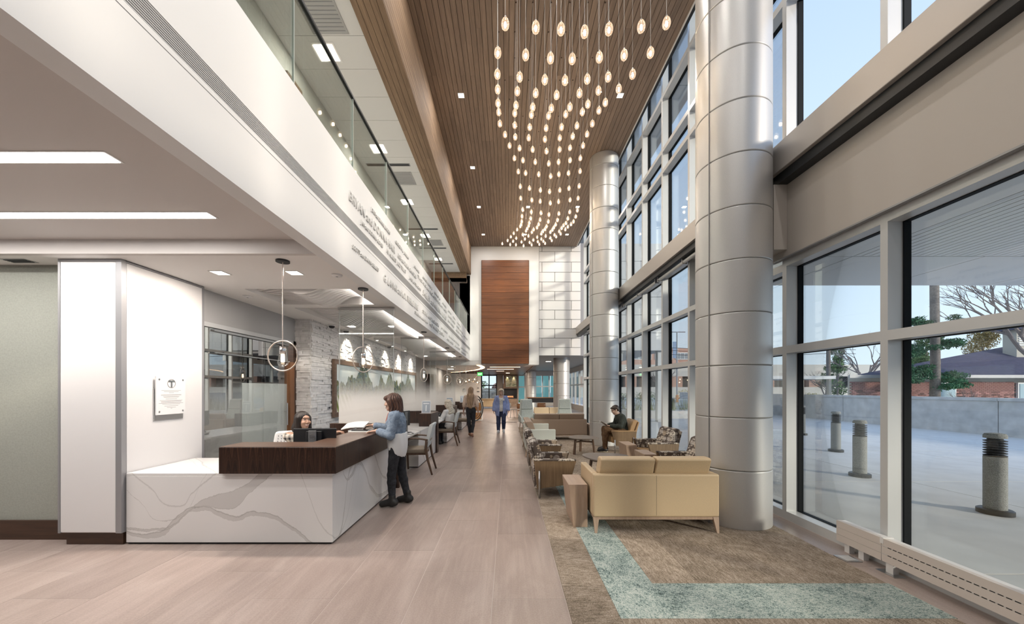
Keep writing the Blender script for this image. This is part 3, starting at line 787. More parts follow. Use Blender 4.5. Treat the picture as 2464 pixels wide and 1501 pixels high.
# ================================================================ ROUND COLUMNS
ring_me = MB().lathe([(.39, .0), (.402, .006), (.405, .012), (.405, .591), (.402, .597), (.39, .603)], 72, cap=False).mesh('cladding_ring', M_column)
for p in ring_me.polygons: p.use_smooth = True
ring_me.set_sharp_from_angle(angle=.35)
def column(label, x, y, top, r=1.0):
    t = thing('round_column', label, 'column', (x, y, 0), 0, 'silver clad round columns')
    MB().lathe([(.388*r, 0), (.388*r, top)], 48).build('core', M_greyframe, t)
    o = pieces('cladding_ring', ring_me, [(0, 0, 0)], t)[0]; o.scale = (r, r, .669/.603); z = .669
    while z < top-.05:
        o = pieces('cladding_ring', ring_me, [(0, 0, z)], t)[0]; o.scale = (r, r, min(1, (top-z)/.603)); z += .603
    MB().box(-.407*r*.93-.004, -.407*r*.93, -.165*r, -.155*r, 0, top).build('seam', M_greyframe, t)
    return t
column('large silver clad column rising beside the tan loveseat', 2.773, 4.417, 8.26)
column('silver clad column behind the seated man, meeting the wood ceiling', 2.785, 10.36, 8.26)
column('shorter silver column under the white panelled wall', 2.70, 18.0, 3.17)
column('distant silver column left of the far windows', 1.80, 28.0, 2.95, .98)
# ================================================================ OUTSIDE
M_conc = plain('plaza_concrete', (.70, .675, .645), .85, var=.06, vscale=2.5, rnd=(.96, 1.03))
M_conc2 = plain('wall_concrete', (.66, .645, .62), .9, var=.14, vscale=3.0, bumpy=.3, bscale=20)
M_asphalt = plain('asphalt', (.52, .53, .53), .9, var=.05)
M_bark = plain('bark', (.20, .17, .15), .95, var=.25, vscale=14, bumpy=.8, bscale=30)
M_needle = plain('pine_needles', (.055, .16, .075), .8, rnd=(.8, 1.2), var=.4, vscale=3)
M_ever = plain('evergreen_leaves', (.10, .17, .06), .85, var=.5, vscale=1.2)
M_autumn = plain('tawny_leaves', (.36, .27, .10), .85, var=.4, vscale=1.2)
M_shrub = plain('yellow_shrub', (.50, .42, .12), .85, var=.4, vscale=4)
M_twig = plain('grey_twigs', (.26, .21, .19), .9)
gp = struct('ground', 'pale street and ground beyond the plaza', 'ground')
MB().box(16.9, 220, -60, 160, -.12, -.05).box(3.7, 16.9, 34, 160, -.12, -.05).build('ground_plane', M_asphalt, gp)
MB().box(5, 60, 36, 36.25, -.05, .02).build('kerb', M_conc2, gp)
for k in range(4): MB().box(10+k*6, 13.5+k*6, 41, 41.2, -.05, -.04).build('road_mark', plain('road_yellow%d' % k, (.8, .55, .15), .8), gp)
plaza = tag(thing('plaza_paving', 'pale concrete plaza slabs outside the windows', 'paving'), kind='structure')
MB().box(3.62, 16.75, -12, 34, -.14, -.03).build('joint_bed', plain('joint_dark', (.12, .13, .14), .9), plaza)
slab = MB().box(.007, 3.263, .007, 3.063, 0, .05).mesh('slab', M_conc)
for i in range(4):
    for j in range(-2, 11): pieces('slab', slab, [(3.64+3.27*i, 3.07*j, -.04)], plaza)
rw = thing('retaining_wall', 'low concrete retaining wall at the edge of the plaza', 'wall', (16.6, 0, 0)); 
y = -10.3
while y < 34:
    MB().box(0, .28, y+.012, y+5.6-.012, -.03, 1.20).build('wall_panel', M_conc2, rw); 
    MB().box(-.035, .31, y+.006, y+5.6-.006, 1.20, 1.30).build('coping', M_conc2, rw); y += 5.6
M_agg = plain('exposed_aggregate', (.30, .305, .29), .9, var=.45, vscale=130, bumpy=.5, bscale=150)
def bollard(x, y, label):
    t = thing('bollard', label, 'bollard', (x, y, .01), 0, 'louvred plaza bollards')
    MB().lathe([(0, 0), (.155, 0), (.155, .055), (.14, .065), (0, .065)], 28).build('base', M_dark, t, angle=.5)
    MB().lathe([(.098, .06), (.098, .73)], 28).build('shaft', M_agg, t, angle=.5)
    MB().cyl((0, 0, 0), .066, .73, .97, 20).build('lens', M_dark, t)
    for k in range(7): MB().lathe([(.07, .745+k*.031), (.098, .738+k*.031), (.098, .750+k*.031), (.07, .757+k*.031)], 28).build('louvre', M_black, t, angle=.5)
    MB().lathe([(.098, .965), (.098, 1.0), (.085, 1.022), (.04, 1.03), (0, 1.031)], 28).build('cap', M_agg, t, angle=.5)
    return t
b0 = bollard(6.23, 4.57, 'concrete bollard with black louvres, nearest and largest')
dup(b0, (6.42, 6.52, .01), 0, 'second nearest bollard, left of the wide window mullion')
dup(b0, (8.35, 9.10, .01), 0, 'third bollard, in the middle of the narrower window')
dup(b0, (10.2, 12.4, .01), 0, 'fourth bollard, at the left edge of the right-hand windows')
dup(b0, (10.2, 22.0, .01), 0, 'bollard by the street, seen left of the large column')
dup(b0, (9.2, 28.5, .01), 0, 'farthest bollard, seen right beside the second column')

# entrance canopy over the plaza
cn = thing('entrance_canopy', 'outdoor entrance canopy with grey soffit panels and slats', 'canopy', (0, 0, 0))
M_can = plain('canopy_panel', (.74, .75, .76), .6)
MB().box(3.62, 10.3, -14, 6.9, 3.66, 4.1).build('deck', M_can, cn)  # unseen rear stretch lengthened to keep low sun off the desk
for a, b in ((3.62, 5.2), (5.2, 7.2), (7.2, 9.2), (9.2, 10.3)):
    MB().box(a+.008, b-.008, 5.40, 6.9, 3.6, 3.66).build('soffit_panel', M_can, cn)
    if a < 5: MB().box(a+.008, b-.008, -14, 5.385, 3.6, 3.66).build('soffit_panel', M_can, cn)
MB().box(5.2, 10.3, -14, 5.385, 3.645, 3.66).build('slat_backing', M_dark, cn)
sl = MB().box(0, .105, -14, 5.38, 3.60, 3.645).mesh('slat', M_can)
for i in range(42): pieces('slat', sl, [(5.205+.12*i, 0, 0)], cn)
for x, y in ((10, -8), (10, -13)): MB().cyl((x, y, 0), .25, -.03, 3.66, 24).build('post', M_column, cn)

# roof overhang above the curtain wall and white clad wing beyond
ov = thing('roof_overhang', 'grey roof overhang seen above the high windows', 'roof', (0, 0, 0))
for i in range(-2, 7): MB().box(3.63, 4.75, i*3.0+.01, i*3.0+2.99, 9.25, 9.5).build('soffit_panel', M_can, ov)
wg = thing('building_wing', 'white panelled upper wing of the same building outside', 'building', (3.7, 17.2, 0))
MB().box(.02, 3.9, .03, 8, 3.45, 8.6).build('wing_wall', M_greyframe, wg)
for j in range(6):
    for i in range(2):
        s = (j % 2)*.6
        MB().box(.02+i*1.95+.01, .02+(i+1)*1.95-.01, 0, .03, 3.45+j*.86+.012, 4.31+j*.86-.012).build('panel', M_wpan, wg)
for x in (3.6,): MB().box(x, x+.3, .2, .5, -.03, 3.45).build('post', M_alu, wg)

# house beyond the wall
hs = thing('brick_house', 'single storey brick house with dark blue shingle roof', 'house', (18.3, 19, 0))
M_brick = plain('house_brick', (.30, .17, .14), .9, var=.35, vscale=18)
M_trimw = plain('house_cream', (.55, .50, .42), .8)
M_shingle = plain('dark_shingle', (.065, .06, .10), .85, var=.25, vscale=6, bumpy=.4, bscale=30)
MB().prism([(0, .25), (23, .25), (23, 9), (20.5, 9)], 2, -.05, 2.3).build('wall', M_trimw, hs)
br = MB().box(0, .21, 0, .05, 0, .065).mesh('brick', [M_brick]); 
M_br2 = plain('brick_unit', (.25, .125, .11), .9, rnd=(.45, 2.1)); br.materials.clear(); br.materials.append(M_br2)
wins = [(1.9, 2.9), (4.6, 5.7), (9.0, 10.2), (12.9, 14.2), (17.5, 18.8)]
bx_rest = MB(); nb = 0
for r in range(14):
    x = .0-(.11 if r % 2 else 0)
    while x < 14.4:
        if not any(a-.1 < x+.1 < b+.1 for a, b in wins):
            z = .95+r*.075
            if nb < 300 and x > 0: pieces('brick', br, [(x, .2, z)], hs); nb += 1
            elif x > 0: bx_rest.box(x, x+.21, .2, .25, z, z+.065)
        x += .22
bo = bx_rest.build('brick_field', M_br2, hs); bo['kind'] = 'stuff'
for a, b in wins:
    w = MB().box(a, b, .12, .22, 1.05, 1.95).build('window', M_white, hs)
    MB().box(a+.08, b-.08, .10, .12, 1.12, 1.88).build('pane', plain('house_glass', (.45, .58, .62), .1) if 'house_glass' not in MATS else MATS['house_glass'], w)
MB().box(-.5, 22.6, -.4, -.32, 2.18, 2.34).build('gutter', M_greyframe, hs)
MB().add([(-.4,-.4,2.3),(23.4,-.4,2.3),(23.4,9.6,2.3),(21.5,9.6,2.3),(17.7,5.0,4.95),(23.4,5.0,4.95)],
         [(0,1,5,4),(2,3,4,5),(3,0,4),(1,2,5),(0,3,2,1)]).build('roof', M_shingle, hs)
cp = MB().box(11.6, 13.2, 2.0, 2.6, 3.2, 5.1).build('cupola', M_trimw, hs)
for k in range(7): MB().box(11.7, 13.1, 1.96, 2.0, 4.15+k*.13, 4.22+k*.13).build('louvre', M_white, cp)
MB().add([(11.3,1.7,5.1),(13.6,1.7,5.1),(13.6,2.9,5.1),(11.3,2.9,5.1),(12.4,2.3,5.6)], [(0,1,4),(1,2,4),(2,3,4),(3,0,4),(3,2,1,0)]).build('cupola_roof', M_shingle, cp)
MB().box(-4.2, -.4, .5, 3.4, 2.15, 2.32).build('carport_roof', M_white, hs)
for x in (-4.0, -2.2, -.7): MB().box(x, x+.15, .6, .75, -.05, 2.15).build('carport_post', M_trimw, hs)

def leaf_cloud(mb, c, rad, n, s, rnd, flat=1.0):
    for _ in range(n):
        while True:
            p = Vector((rnd.uniform(-1, 1), rnd.uniform(-1, 1), rnd.uniform(-1, 1)))
            if .15 < p.length < 1: break
        q = Vector((c[0]+p.x*rad[0], c[1]+p.y*rad[1], c[2]+p.z*rad[2]))
        a = Vector((rnd.gauss(0, 1), rnd.gauss(0, 1), rnd.gauss(0, 1)*flat)).normalized()*s*rnd.uniform(.6, 1.3)
        b = a.cross(Vector((rnd.gauss(0, 1), rnd.gauss(0, 1), rnd.gauss(0, 1)))).normalized()*s*.45
        mb.quad(tuple(q-a), tuple(q+b*.6), tuple(q+a), tuple(q-b*.6))
def branches(mb, p, d, l, r, depth, rnd, spread=.5, droop=0.0, tips=None):
    p = Vector(p); d = Vector(d).normalized()
    q = p+d*l*.5+Vector((rnd.gauss(0, .03), rnd.gauss(0, .03), 0))*l; e_ = p+d*l
    mb.tube([p, q, e_], [r, r*.82, r*.62], 5 if depth > 2 else 4, cap=False)
    if depth == 0:
        if tips is not None: tips.append(e_)
        return
    for k in range(rnd.choice((2, 3, 3))):
        nd = (d+Vector((rnd.gauss(0, spread), rnd.gauss(0, spread), rnd.gauss(0, spread*.6)-droop))).normalized()
        branches(mb, p+d*l*rnd.uniform(.55, 1.0), nd, l*rnd.uniform(.6, .82), r*.55, depth-1, rnd, spread, droop, tips)
def bare_tree(name, label, loc, h, seed, depth=5, group='bare winter trees'):
    rnd = random.Random(seed); t = thing(name, label, 'tree', loc, 0, group)
    m = MB(); m.tube([(0, 0, 0), (0, 0, h*.3)], [h*.022, h*.018], 7); m.build('trunk', M_bark, t)
    m = MB()
    for k in range(5):
        a = 2*PI*k/5+rnd.random(); branches(m, (0, 0, h*.28), (math.cos(a)*.55, math.sin(a)*.55, 1), h*.24, h*.011, depth-1, rnd, .32)
    o = m.build('branches', M_twig, t); o['kind'] = 'stuff'
    return t
# big pine in front of the house
rnd = random.Random(5)
pt = thing('pine_tree', 'tall pine with bare grey trunk in front of the brick house', 'tree', (20.9, 17.5, -.05))
MB().tube([(0, 0, 0), (.03, 0, 3), (-.02, 0, 7), (.05, 0, 13)], [.20, .175, .16, .12], 12).build('trunk', M_bark, pt, smooth=True)
for k, (z, a, l) in enumerate(((2.2, 3.3, 1.7), (2.3, .1, 1.5), (1.9, -.9, 1.2), (2.7, 2.6, 1.4), (3.6, 3.2, 1.9), (3.9, .3, 1.3), (4.4, 3.0, 1.8), (4.8, -.5, 1.2), (5.0, 2.9, 1.5))):
    m = MB(); d = Vector((math.cos(a), math.sin(a)*.5, -.05)); tip = Vector((0, 0, z))+d*l
    m.tube([(0, 0, z), tuple(tip)], [.035, .012], 5)
    for j in range(9):
        c = Vector((0, 0, z))+d*l*(.25+.8*j/8)+Vector((rnd.gauss(0, .12), rnd.gauss(0, .15), rnd.gauss(0, .12)))
        leaf_cloud(m, c, (.30, .30, .15), 120, .085, rnd)
    m.build('bough', M_needle, pt)
def leafy(name, label, loc, h, w, mat, n, s, seed, group='trees behind the house'):
    rnd = random.Random(seed); t = thing(name, label, 'tree', loc, 0, group)
    MB().tube([(0, 0, 0), (0, 0, h*.8)], [w*.05, w*.02], 7).build('trunk', M_bark, t)
    m = MB()
    for k in range(16):
        z = h*rnd.uniform(.2, 1.0); f = 1.1-z/h*.8
        leaf_cloud(m, (rnd.gauss(0, .3)*w*f, rnd.gauss(0, .3)*w*f, z), (w*.3*f+.2, w*.3*f+.2, h*.11), n//16, s, rnd)
    o = m.build('crown', mat, t); o['kind'] = 'stuff'; return t
leafy('evergreen_tree', 'dark evergreen behind the left end of the roof', (37.5, 32, -.1), 7.4, 2.6, M_ever, 6500, .12, 11)
leafy('evergreen_tree', 'tawny leaved tree behind the middle of the roof', (42.5, 32, -.1), 7.0, 3.0, M_autumn, 6500, .125, 12)
leafy('evergreen_tree', 'green tree left of the roof cupola', (46.5, 31.5, -.1), 7.6, 3.2, M_ever, 7000, .125, 13)
leafy('evergreen_tree', 'green tree at the right edge behind the roof cupola', (50, 31, -.1), 8.0, 3.4, M_ever, 7000, .125, 14)
leafy('evergreen_tree', 'small round evergreen beyond the utility pole', (48, 52, -.1), 7.5, 3.0, M_ever, 1500, .30, 15)
leafy('evergreen_tree', 'round evergreen above the parking deck, left of the mullion', (58, 50, -.1), 7.0, 3.2, M_ever, 1500, .30, 16)
bare_tree('bare_tree', 'small bare tree beside the utility pole', (24.0, 27.0, -.1), 3.9, 21, 5)
bare_tree('bare_tree', 'bare street tree seen left of the large column', (15.5, 36, -.05), 4.6, 22, 5)
t = bare_tree('bare_tree', 'large bare tree branches reaching in at the right edge', (25.5, 17, -.1), 9.5, 24, 5)
bare_tree('bare_tree', 'thin bare tree beyond the roof left of the pine', (33, 33, -.1), 8.0, 25, 5)
bare_tree('bare_shrub', 'bare shrub against the house wall near the window', (23.4, 18.3, -.1), 2.1, 26, 4, 'bare shrubs at the house')
up = thing('utility_pole', 'weathered wooden utility pole with wires', 'pole', (26.9, 30, -.1))
MB().tube([(0, 0, 0), (0, 0, 5.5)], [.17, .14], 10).build('pole', M_bark, up)
MB().box(-.5, .5, -.05, .05, 5.2, 5.3).build('crossarm', M_bark, up)
for z, dx in ((5.0, 0), (4.75, .1), (4.4, -.1)): MB().tube([(-14, 2, z+.5), (-7, 1, z), (0, 0, z+.3), (2.2, -.1, z+.25)], .018, 4).build('wire', M_black, up)
MB().torus((1.2, -.3, 3.9), .55, .02, 1, 20, 5).build('wire_coil', M_black, up)
lp = thing('street_lamp', 'thin street lamp with banner beyond the parking deck', 'street lamp', (41, 50, -.1))
MB().tube([(0, 0, 0), (0, 0, 10.2)], .09, 8).tube([(0, 0, 10.1), (-1.4, 0, 10.2)], .07, 6).build('pole', M_greyframe, lp)
MB().box(-.75, -.1, -.03, .03, 5.4, 7.2).build('banner', plain('banner_blue', (.28, .38, .55), .7), lp)
lp2 = thing('street_lamp', 'double armed street lamp with banner left of the large column', 'street lamp', (24.6, 52, -.1))
MB().tube([(0, 0, 0), (0, 0, 10.0)], .10, 8).tube([(-1.2, 0, 10), (1.2, 0, 10)], .07, 6).build('pole', M_greyframe, lp2)
MB().box(-.6, -.1, -.03, .03, 6.2, 8.6).build('banner', MATS['banner_blue'], lp2)
pg = thing('parking_deck', 'long cream parking deck with dark openings across the street', 'building', (14, 70, 0))
M_cream = plain('deck_cream', (.62, .58, .52), .8)
MB().box(0, 90, 0, 20, 4.1, 6.4).build('upper_band', M_cream, pg)
MB().box(0, 90, 1.2, 20, 0, 4.1).build('dark_interior', M_dark, pg)
MB().box(0, 90, 0, .6, -.1, 2.0).build('lower_band', M_cream, pg)
for k in range(10): MB().box(k*9, k*9+2.2, 0, 1.2, 2.0, 4.1).build('pier', plain('deck_brick%d' % k, (.50, .30, .22), .8), pg)
bb = thing('brick_building', 'peach brick building with white window bands far across the street', 'building', (26, 91, 0))
M_peach = plain('peach_brick', (.58, .36, .28), .8)
MB().box(0, 21.5, 0, 18, -.1, 12.0).build('wall', M_peach, bb)
for k in range(4):
    w = MB().box(.8+k*5.3, 5.2+k*5.3, -.2, 0, 9.1, 10.9).build('window', M_white, bb)
    for j in range(4): MB().box(.95+k*5.3+j*1.07, 1.85+k*5.3+j*1.07, -.25, -.2, 9.3, 10.7).build('pane', plain('bldg_glass', (.30, .34, .36), .2) if 'bldg_glass' not in MATS else MATS['bldg_glass'], w)
def shrub(label, loc, r, mat, seed, n=500, s=.13):
    rnd = random.Random(seed); t = thing('shrub', label, 'shrub', loc, 0, 'shrubs along the street')
    m = MB()
    for k in range(7): leaf_cloud(m, (rnd.gauss(0, .4)*r, rnd.gauss(0, .4)*r, r*.5), (r*.6, r*.6, r*.5), n//7, s, rnd)
    m.build('leaves', mat, t)
    m = MB(); m.tube([(0, 0, 0), (0, 0, r*.6)], .04, 5); m.build('stem', M_bark, t)
shrub('rounded yellow shrub across the street left of the large column', (26.5, 52, 0), 1.5, M_shrub, 31)
shrub('green and yellow shrub beside the yellow one, further left', (22.4, 52, 0), 1.1, M_ever, 32)
shrub('dark green shrub below the bare street tree', (17.5, 47, 0), 1.3, M_ever, 33)
shrub('dark green shrub seen right of the second column', (13.5, 44, 0), 1.2, M_ever, 34)
shrub('yellow shrub seen at the left of the right-hand windows', (34, 40, 0), 1.2, M_shrub, 35)
shrub('green hedge shrub in front of the brick house carport', (18.9, 17.9, 0), .7, M_ever, 36, 700, .07)
hy = thing('fire_hydrant', 'orange fire hydrant by the kerb left of the large column', 'hydrant', (20.6, 43.5, 0))
M_or = plain('hydrant_orange', (.75, .30, .10), .5)
MB().lathe([(.2, 0), (.2, .08), (.14, .1), (.14, .7), (.18, .72), (.18, .78), (.10, .9), (0, .95)], 14).build('body', M_or, hy, angle=.5)
for a in (-1, 1): MB().tube([(a*.1, 0, .5), (a*.28, 0, .5)], .07, 8).build('outlet', M_or, hy)
pl = thing('planter', 'low curved concrete planter with tall grasses outside the windows', 'planter', (8.6, 20.5, 0))
pts = [(2.6*math.cos(a), 1.2*math.sin(a)) for a in [2*PI*i/28 for i in range(28)]]
MB().prism(pts, 2, -.03, .42).build('wall', M_conc2, pl)
rnd = random.Random(9); m = MB()
for k in range(260):
    a, q = rnd.uniform(0, 2*PI), rnd.random()**.5
    x, y = 2.3*q*math.cos(a), 1.0*q*math.sin(a); h = rnd.uniform(.4, 1.0); dx, dy = rnd.gauss(0, .15), rnd.gauss(0, .15)
    m.add([(x-.012, y, .4), (x+.012, y, .4), (x+dx, y+dy, .4+h)], [(0, 1, 2)])
o = m.build('grasses', plain('dry_grass', (.22, .24, .12), .9, var=.4, vscale=2), pl); o['kind'] = 'stuff'
# ================================================================ RECEPTION DESK
rd = thing('reception_desk', 'white marble reception desk with dark walnut transaction counter', 'desk', (0, 0, 0))
MB().box(-3.93, -1.83, 3.70, 3.74, 0, .035).box(-1.87, -1.83, 3.74, 5.72, 0, .035).build('toe_kick', M_black, rd)
MB().box(-3.93, -1.805, 3.68, 3.72, .022, .705).build('front_panel', M_marble, rd, bevel=.002, seg=1)
MB().box(-1.845, -1.805, 3.72, 5.75, .022, .705).build('side_panel', M_marble, rd, bevel=.002, seg=1)
MB().prism([(-3.93, 3.68), (-1.805, 3.68), (-1.805, 5.75), (-2.55, 5.75), (-2.55, 4.50), (-3.93, 4.50)], 2, .705, .735).build('worktop', M_marble, rd, bevel=.003, seg=1)
tb = MB().prism([(-2.946, 3.64), (-1.752, 3.64), (-1.752, 5.74), (-2.17, 5.74), (-2.17, 3.98), (-2.946, 3.98)], 2, .737, 1.008).build('counter_box', M_walnut, rd, bevel=.003, seg=1)
MB().prism([(-2.942, 3.644), (-1.756, 3.644), (-1.756, 5.736), (-2.166, 5.736), (-2.166, 3.976), (-2.942, 3.976)], 2, 1.008, 1.012).build('counter_top', M_walnut_top, rd)
def monitor(label, loc, rz, w=.50, logo=False):
    t = thing('computer_monitor', label, 'monitor', loc, rz)          # local: screen faces +Y, back faces -Y
    b = MB().box(-w/2, w/2, 0, .022, .13, .43).build('screen_back', M_black, t, bevel=.008)
    MB().box(-w/2+.012, w/2-.012, .022, .025, .145, .42).build('screen', plain('screen_dark', (.03, .05, .06), .15) if 'screen_dark' not in MATS else MATS['screen_dark'], t)
    MB().box(-.08, .10, -.045, 0, .14, .40).build('mount_housing', M_black, t, bevel=.006)
    p = MB().box(-.045, .045, -.060, -.044, .0, .41).build('stand_post', plain('stand_grey', (.20, .205, .21), .4, .4) if 'stand_grey' not in MATS else MATS['stand_grey'], t, bevel=.004)
    MB().box(-.13, .13, -.10, .10, 0, .012).build('stand_foot', M_black, t, bevel=.005)
    if logo:
        MB().torus((0, -.0615, .335), .032, .0022, 1, 28, 6).build('logo_ring', M_steel, p)
        text_mesh('logo_text', 'DELL', .025, M_steel, p, (0, -.0605, .326), (PI/2, 0, 0), .001, 'CENTER')
    return t
monitor('black desktop monitor seen from behind on the reception desk', (-2.315, 4.28, .70), .06, .50, True)
tr = thing('document_tray', 'white document tray on the walnut counter by the woman', 'tray', (-2.03, 4.98, 1.012))
MB().box(-.14, .14, -.13, .13, 0, .014).box(-.14, -.132, -.13, .13, .014, .03).box(.132, .14, -.13, .13, .014, .03).build('tray', M_paper, tr, bevel=.003)
MB().box(-.11, .11, -.10, .10, .0145, .024).build('tablet', M_black, tr, bevel=.003)
oc = thing('office_chair', 'white perforated-back task chair behind the reception desk', 'chair', (-2.93, 4.78, 0), .3)
m = MB()
pts = []
for j in range(9):
    for i in range(9):
        u, v = i/8*2-1, j/8
        pts.append((u*(.25-.04*v*v), .20+.07*u*u*(-1)+.06*v, .52+.50*v))
mb = MB(); mb.add(pts, [(j*9+i, j*9+i+1, (j+1)*9+i+1, (j+1)*9+i) for j in range(8) for i in range(8)])
ch = mb.build('backrest', plain('white_mesh', (.80, .80, .79), .5), oc, smooth=True)
sm = ch.modifiers.new('s', 'SUBSURF'); sm.levels = 1; sm.render_levels = 1; sd_ = ch.modifiers.new('t', 'SOLIDIFY'); sd_.thickness = .012
for j in range(7):
    for i in range(11): 
        u, v = -.8+i*.16, .42+j*.075; x, y, z = u*(.25-.04*v*v), .20-.07*u*u+.06*v-.012, .52+.50*v
        MB().box(x-.007, x+.007, y-.004, y+.002, z-.010, z+.010).build('perforation', M_greyframe, ch)
MB().box(-.24, .24, -.24, .22, .44, .51).build('seat', M_greyfab, oc, bevel=.03, seg=3)
MB().cyl((0, 0, 0), .03, .08, .44, 12).build('gas_lift', M_steel, oc)
for k in range(5):
    a = 2*PI*k/5; MB().tube([(0, 0, .10), (.30*math.cos(a), .30*math.sin(a), .06)], [.025, .016], 8).build('foot', M_black, oc)

# ================================================================ SERVICE DESKS WITH SCREENS
M_frost = frosted_glass('screen_frosted', 1.30, 1.86, (.95, .93, .90), refl=.04)
M_sign = plain('sign_slate', (.36, .41, .47), .5)
M_signw = plain('sign_white', (.85, .87, .88), .5)
def service_desk(k):
    oy = 3.39*k
    names = ('nearest', 'middle', 'farthest')
    t = thing('service_desk', f"{names[k]} marble service desk with walnut end box and sign {('one','two','three')[k]}", 'desk', (0, oy, 0), 0, 'marble service desks')
    MB().box(-2.05, -1.82, 7.28, 9.10, .02, .70).build('pedestal', M_marble, t, bevel=.002, seg=1)
    MB().box(-2.03, -1.84, 7.30, 9.08, 0, .02).build('toe_kick', M_black, t)
    MB().box(-2.75, -1.82, 5.90, 9.10, .70, .735).build('worktop', M_marble, t, bevel=.003, seg=1)
    MB().box(-2.06, -1.78, 8.27, 9.17, .737, 1.030).build('end_box', M_walnut, t, bevel=.003, seg=1)
    MB().box(-2.055, -1.785, 8.275, 9.165, 1.030, 1.034).build('end_box_top', M_walnut_top, t)
    MB().box(-1.815, -1.775, 8.98, 9.17, 0, .737).build('end_panel', M_walnut, t)
    p = MB().box(-2.88, -1.82, 9.11, 9.17, 0, 1.04).build('back_panel', M_walnut, t)
    return t
for k in range(3): service_desk(k)
fp = thing('low_partition', 'low dark walnut partition behind the receptionist', 'partition', (0, 0, 0))
MB().box(-2.88, -1.76, 5.78, 5.84, 0, 1.036).build('panel', M_walnut, fp)
MB().box(-2.885, -1.755, 5.775, 5.845, 1.036, 1.044).build('cap', M_walnut_top, fp)
for k in range(4):
    t = thing('glass_screen', ('frosted glass screen standing behind the receptionist', 'frosted glass screen behind service desk one', 'frosted glass screen behind the blonde woman', 'farthest frosted glass screen')[k], 'glass screen', (0, 5.81+3.385*k, 0), 0, 'frosted glass screens')
    MB().box(-2.745, -1.855, -.006, .006, 1.046, 2.885).build('pane', M_frost, t)
    MB().box(-2.755, -1.845, -.02, .02, 2.885, 2.928).build('head_channel', M_steel, t)
    for x in (-2.74, -1.86): MB().tube([(x, .012, 1.045), (x, .012, 2.885)], .004, 6).build('edge_rod', M_white, t)
def desk_sign(k):
    t = thing('desk_sign', f"small slate blue desk sign showing the number {('one','two','three')[k]}", 'sign', (-1.93, 8.42+3.39*k, 1.035), 0, 'numbered desk signs')
    f = MB().prism([(0, 0), (.012, 0), (.062, .285), (.050, .285)], 0, -.105, .105).build('plate', M_signw, t)
    MB().prism([(-.0005, .014), (.0025, .014), (.0475, .272), (.0445, .272)], 0, -.092, .092).build('face', M_sign, t)
    th = math.atan2(.050, .285)
    text_mesh('number', str(k+1), .21, M_signw, t, (0, .0035, .045), (PI/2-th, 0, 0), .001, 'CENTER')
    MB().prism([(.0345, .215), (.0375, .235), (.0395, .235), (.0365, .215)], 0, -.07, .07).build('header_text', M_signw, t)
for k in range(3): desk_sign(k)
monitor('black monitor standing side-on on the nearest service desk', (-2.05, 7.05, .735), 1.35, .50)
monitor('black monitor beside the number one sign', (-2.25, 10.2, .735), 1.2, .50)
monitor('black monitor beside the number two sign', (-2.2, 13.6, .735), 1.2, .50)
def phone(label, loc, rz):
    t = thing('desk_phone', label, 'phone', loc, rz)
    MB().prism([(-.09, 0), (.09, 0), (.09, .03), (-.09, .10)], 0, -.09, .09).build('base', M_black, t, bevel=.006)
    MB().tube([(-.06, -.10, .10), (-.075, -.04, .125), (-.075, .05, .11), (-.06, .09, .06)], .016, 8).build('handset', M_black, t)
    MB().tube([(-.06, -.09, .09), (-.12, -.12, .03), (-.1, -.03, .01)], .006, 6).build('cord', M_black, t)
phone('black desk phone beside the first service desk monitor', (-2.32, 6.75, .735), 1.2)
phone('black desk phone beside the number two sign', (-2.1, 11.3, .735), .6)
cr_ = thing('card_reader', 'black card terminal with cables on the nearest service desk', 'card reader', (-1.95, 6.75, .735))
MB().box(-.05, .05, -.05, .05, 0, .02).build('base', M_black, cr_, bevel=.005)
MB().tube([(0, 0, .02), (0, 0, .16)], .012, 8).build('post', M_black, cr_)
MB().box(-.045, .045, -.02, .02, .14, .28).build('terminal', M_black, cr_, bevel=.008)
MB().tube([(.04, 0, .02), (.1, .03, .005), (.12, .2, .006), (.05, .3, .006)], .005, 6).build('cable', M_black, cr_)

# ================================================================ GUEST CHAIRS
def guest_chair(label, loc, rz):
    """faces local -X"""
    t = thing('guest_chair', label, 'chair', loc, rz, 'wood guest chairs at the service desks')
    MB().box(-.27, .20, -.24, .24, .40, .475).build('seat_cushion', M_taupe, t, bevel=.025, seg=3)
    MB().box(-.25, .20, -.225, .225, .365, .40).build('seat_rail', M_chairwood, t, bevel=.005)
    b = MB().prism([(.17, .50), (.235, .50), (.345, .93), (.335, .945), (.315, .945), (.275, .93)], 1, -.23, .23).build('backrest', M_greyfab, t, bevel=.018, seg=3)
    MB().box(.255, .275, -.12, .12, .62, .70).build('label_patch', M_taupe, b)
    for s in (-1, 1):
        y = s*.265
        MB().tube([(-.22, y*.98, 0), (-.235, y, .25), (-.24, y, .56), (-.22, y, .635)], [.017, .022, .025, .022], 10).build('leg', M_chairwood, t, smooth=True)
        MB().tube([(.33, y*1.02, 0), (.25, y, .28), (.215, y, .48), (.225, y, .60), (.22, y, .645)], [.017, .023, .026, .025, .022], 10).build('leg', M_chairwood, t, smooth=True)
        m = MB(); rings = []
        for i in range(11):
            u = i/10; x = -.27+.52*u; z = .645+.035*math.sin(PI*(u*.9+.05)); w = .024+.012*math.sin(PI*u)
            rings.append([(x, y-w, z-.013), (x, y+w, z-.013), (x, y+w, z+.013), (x, y-w, z+.013)])
        m.loft(rings); m.build('armrest', M_chairwood, t, bevel=.006)
    return t
guest_chair('empty wood guest chair behind the standing woman', (-1.76, 6.92, 0), .06)
guest_chair('wood guest chair in which the blonde woman sits', (-1.75, 10.32, 0), .03)
guest_chair('empty wood guest chair beside the walking long-haired woman', (-1.74, 13.72, 0), .0)

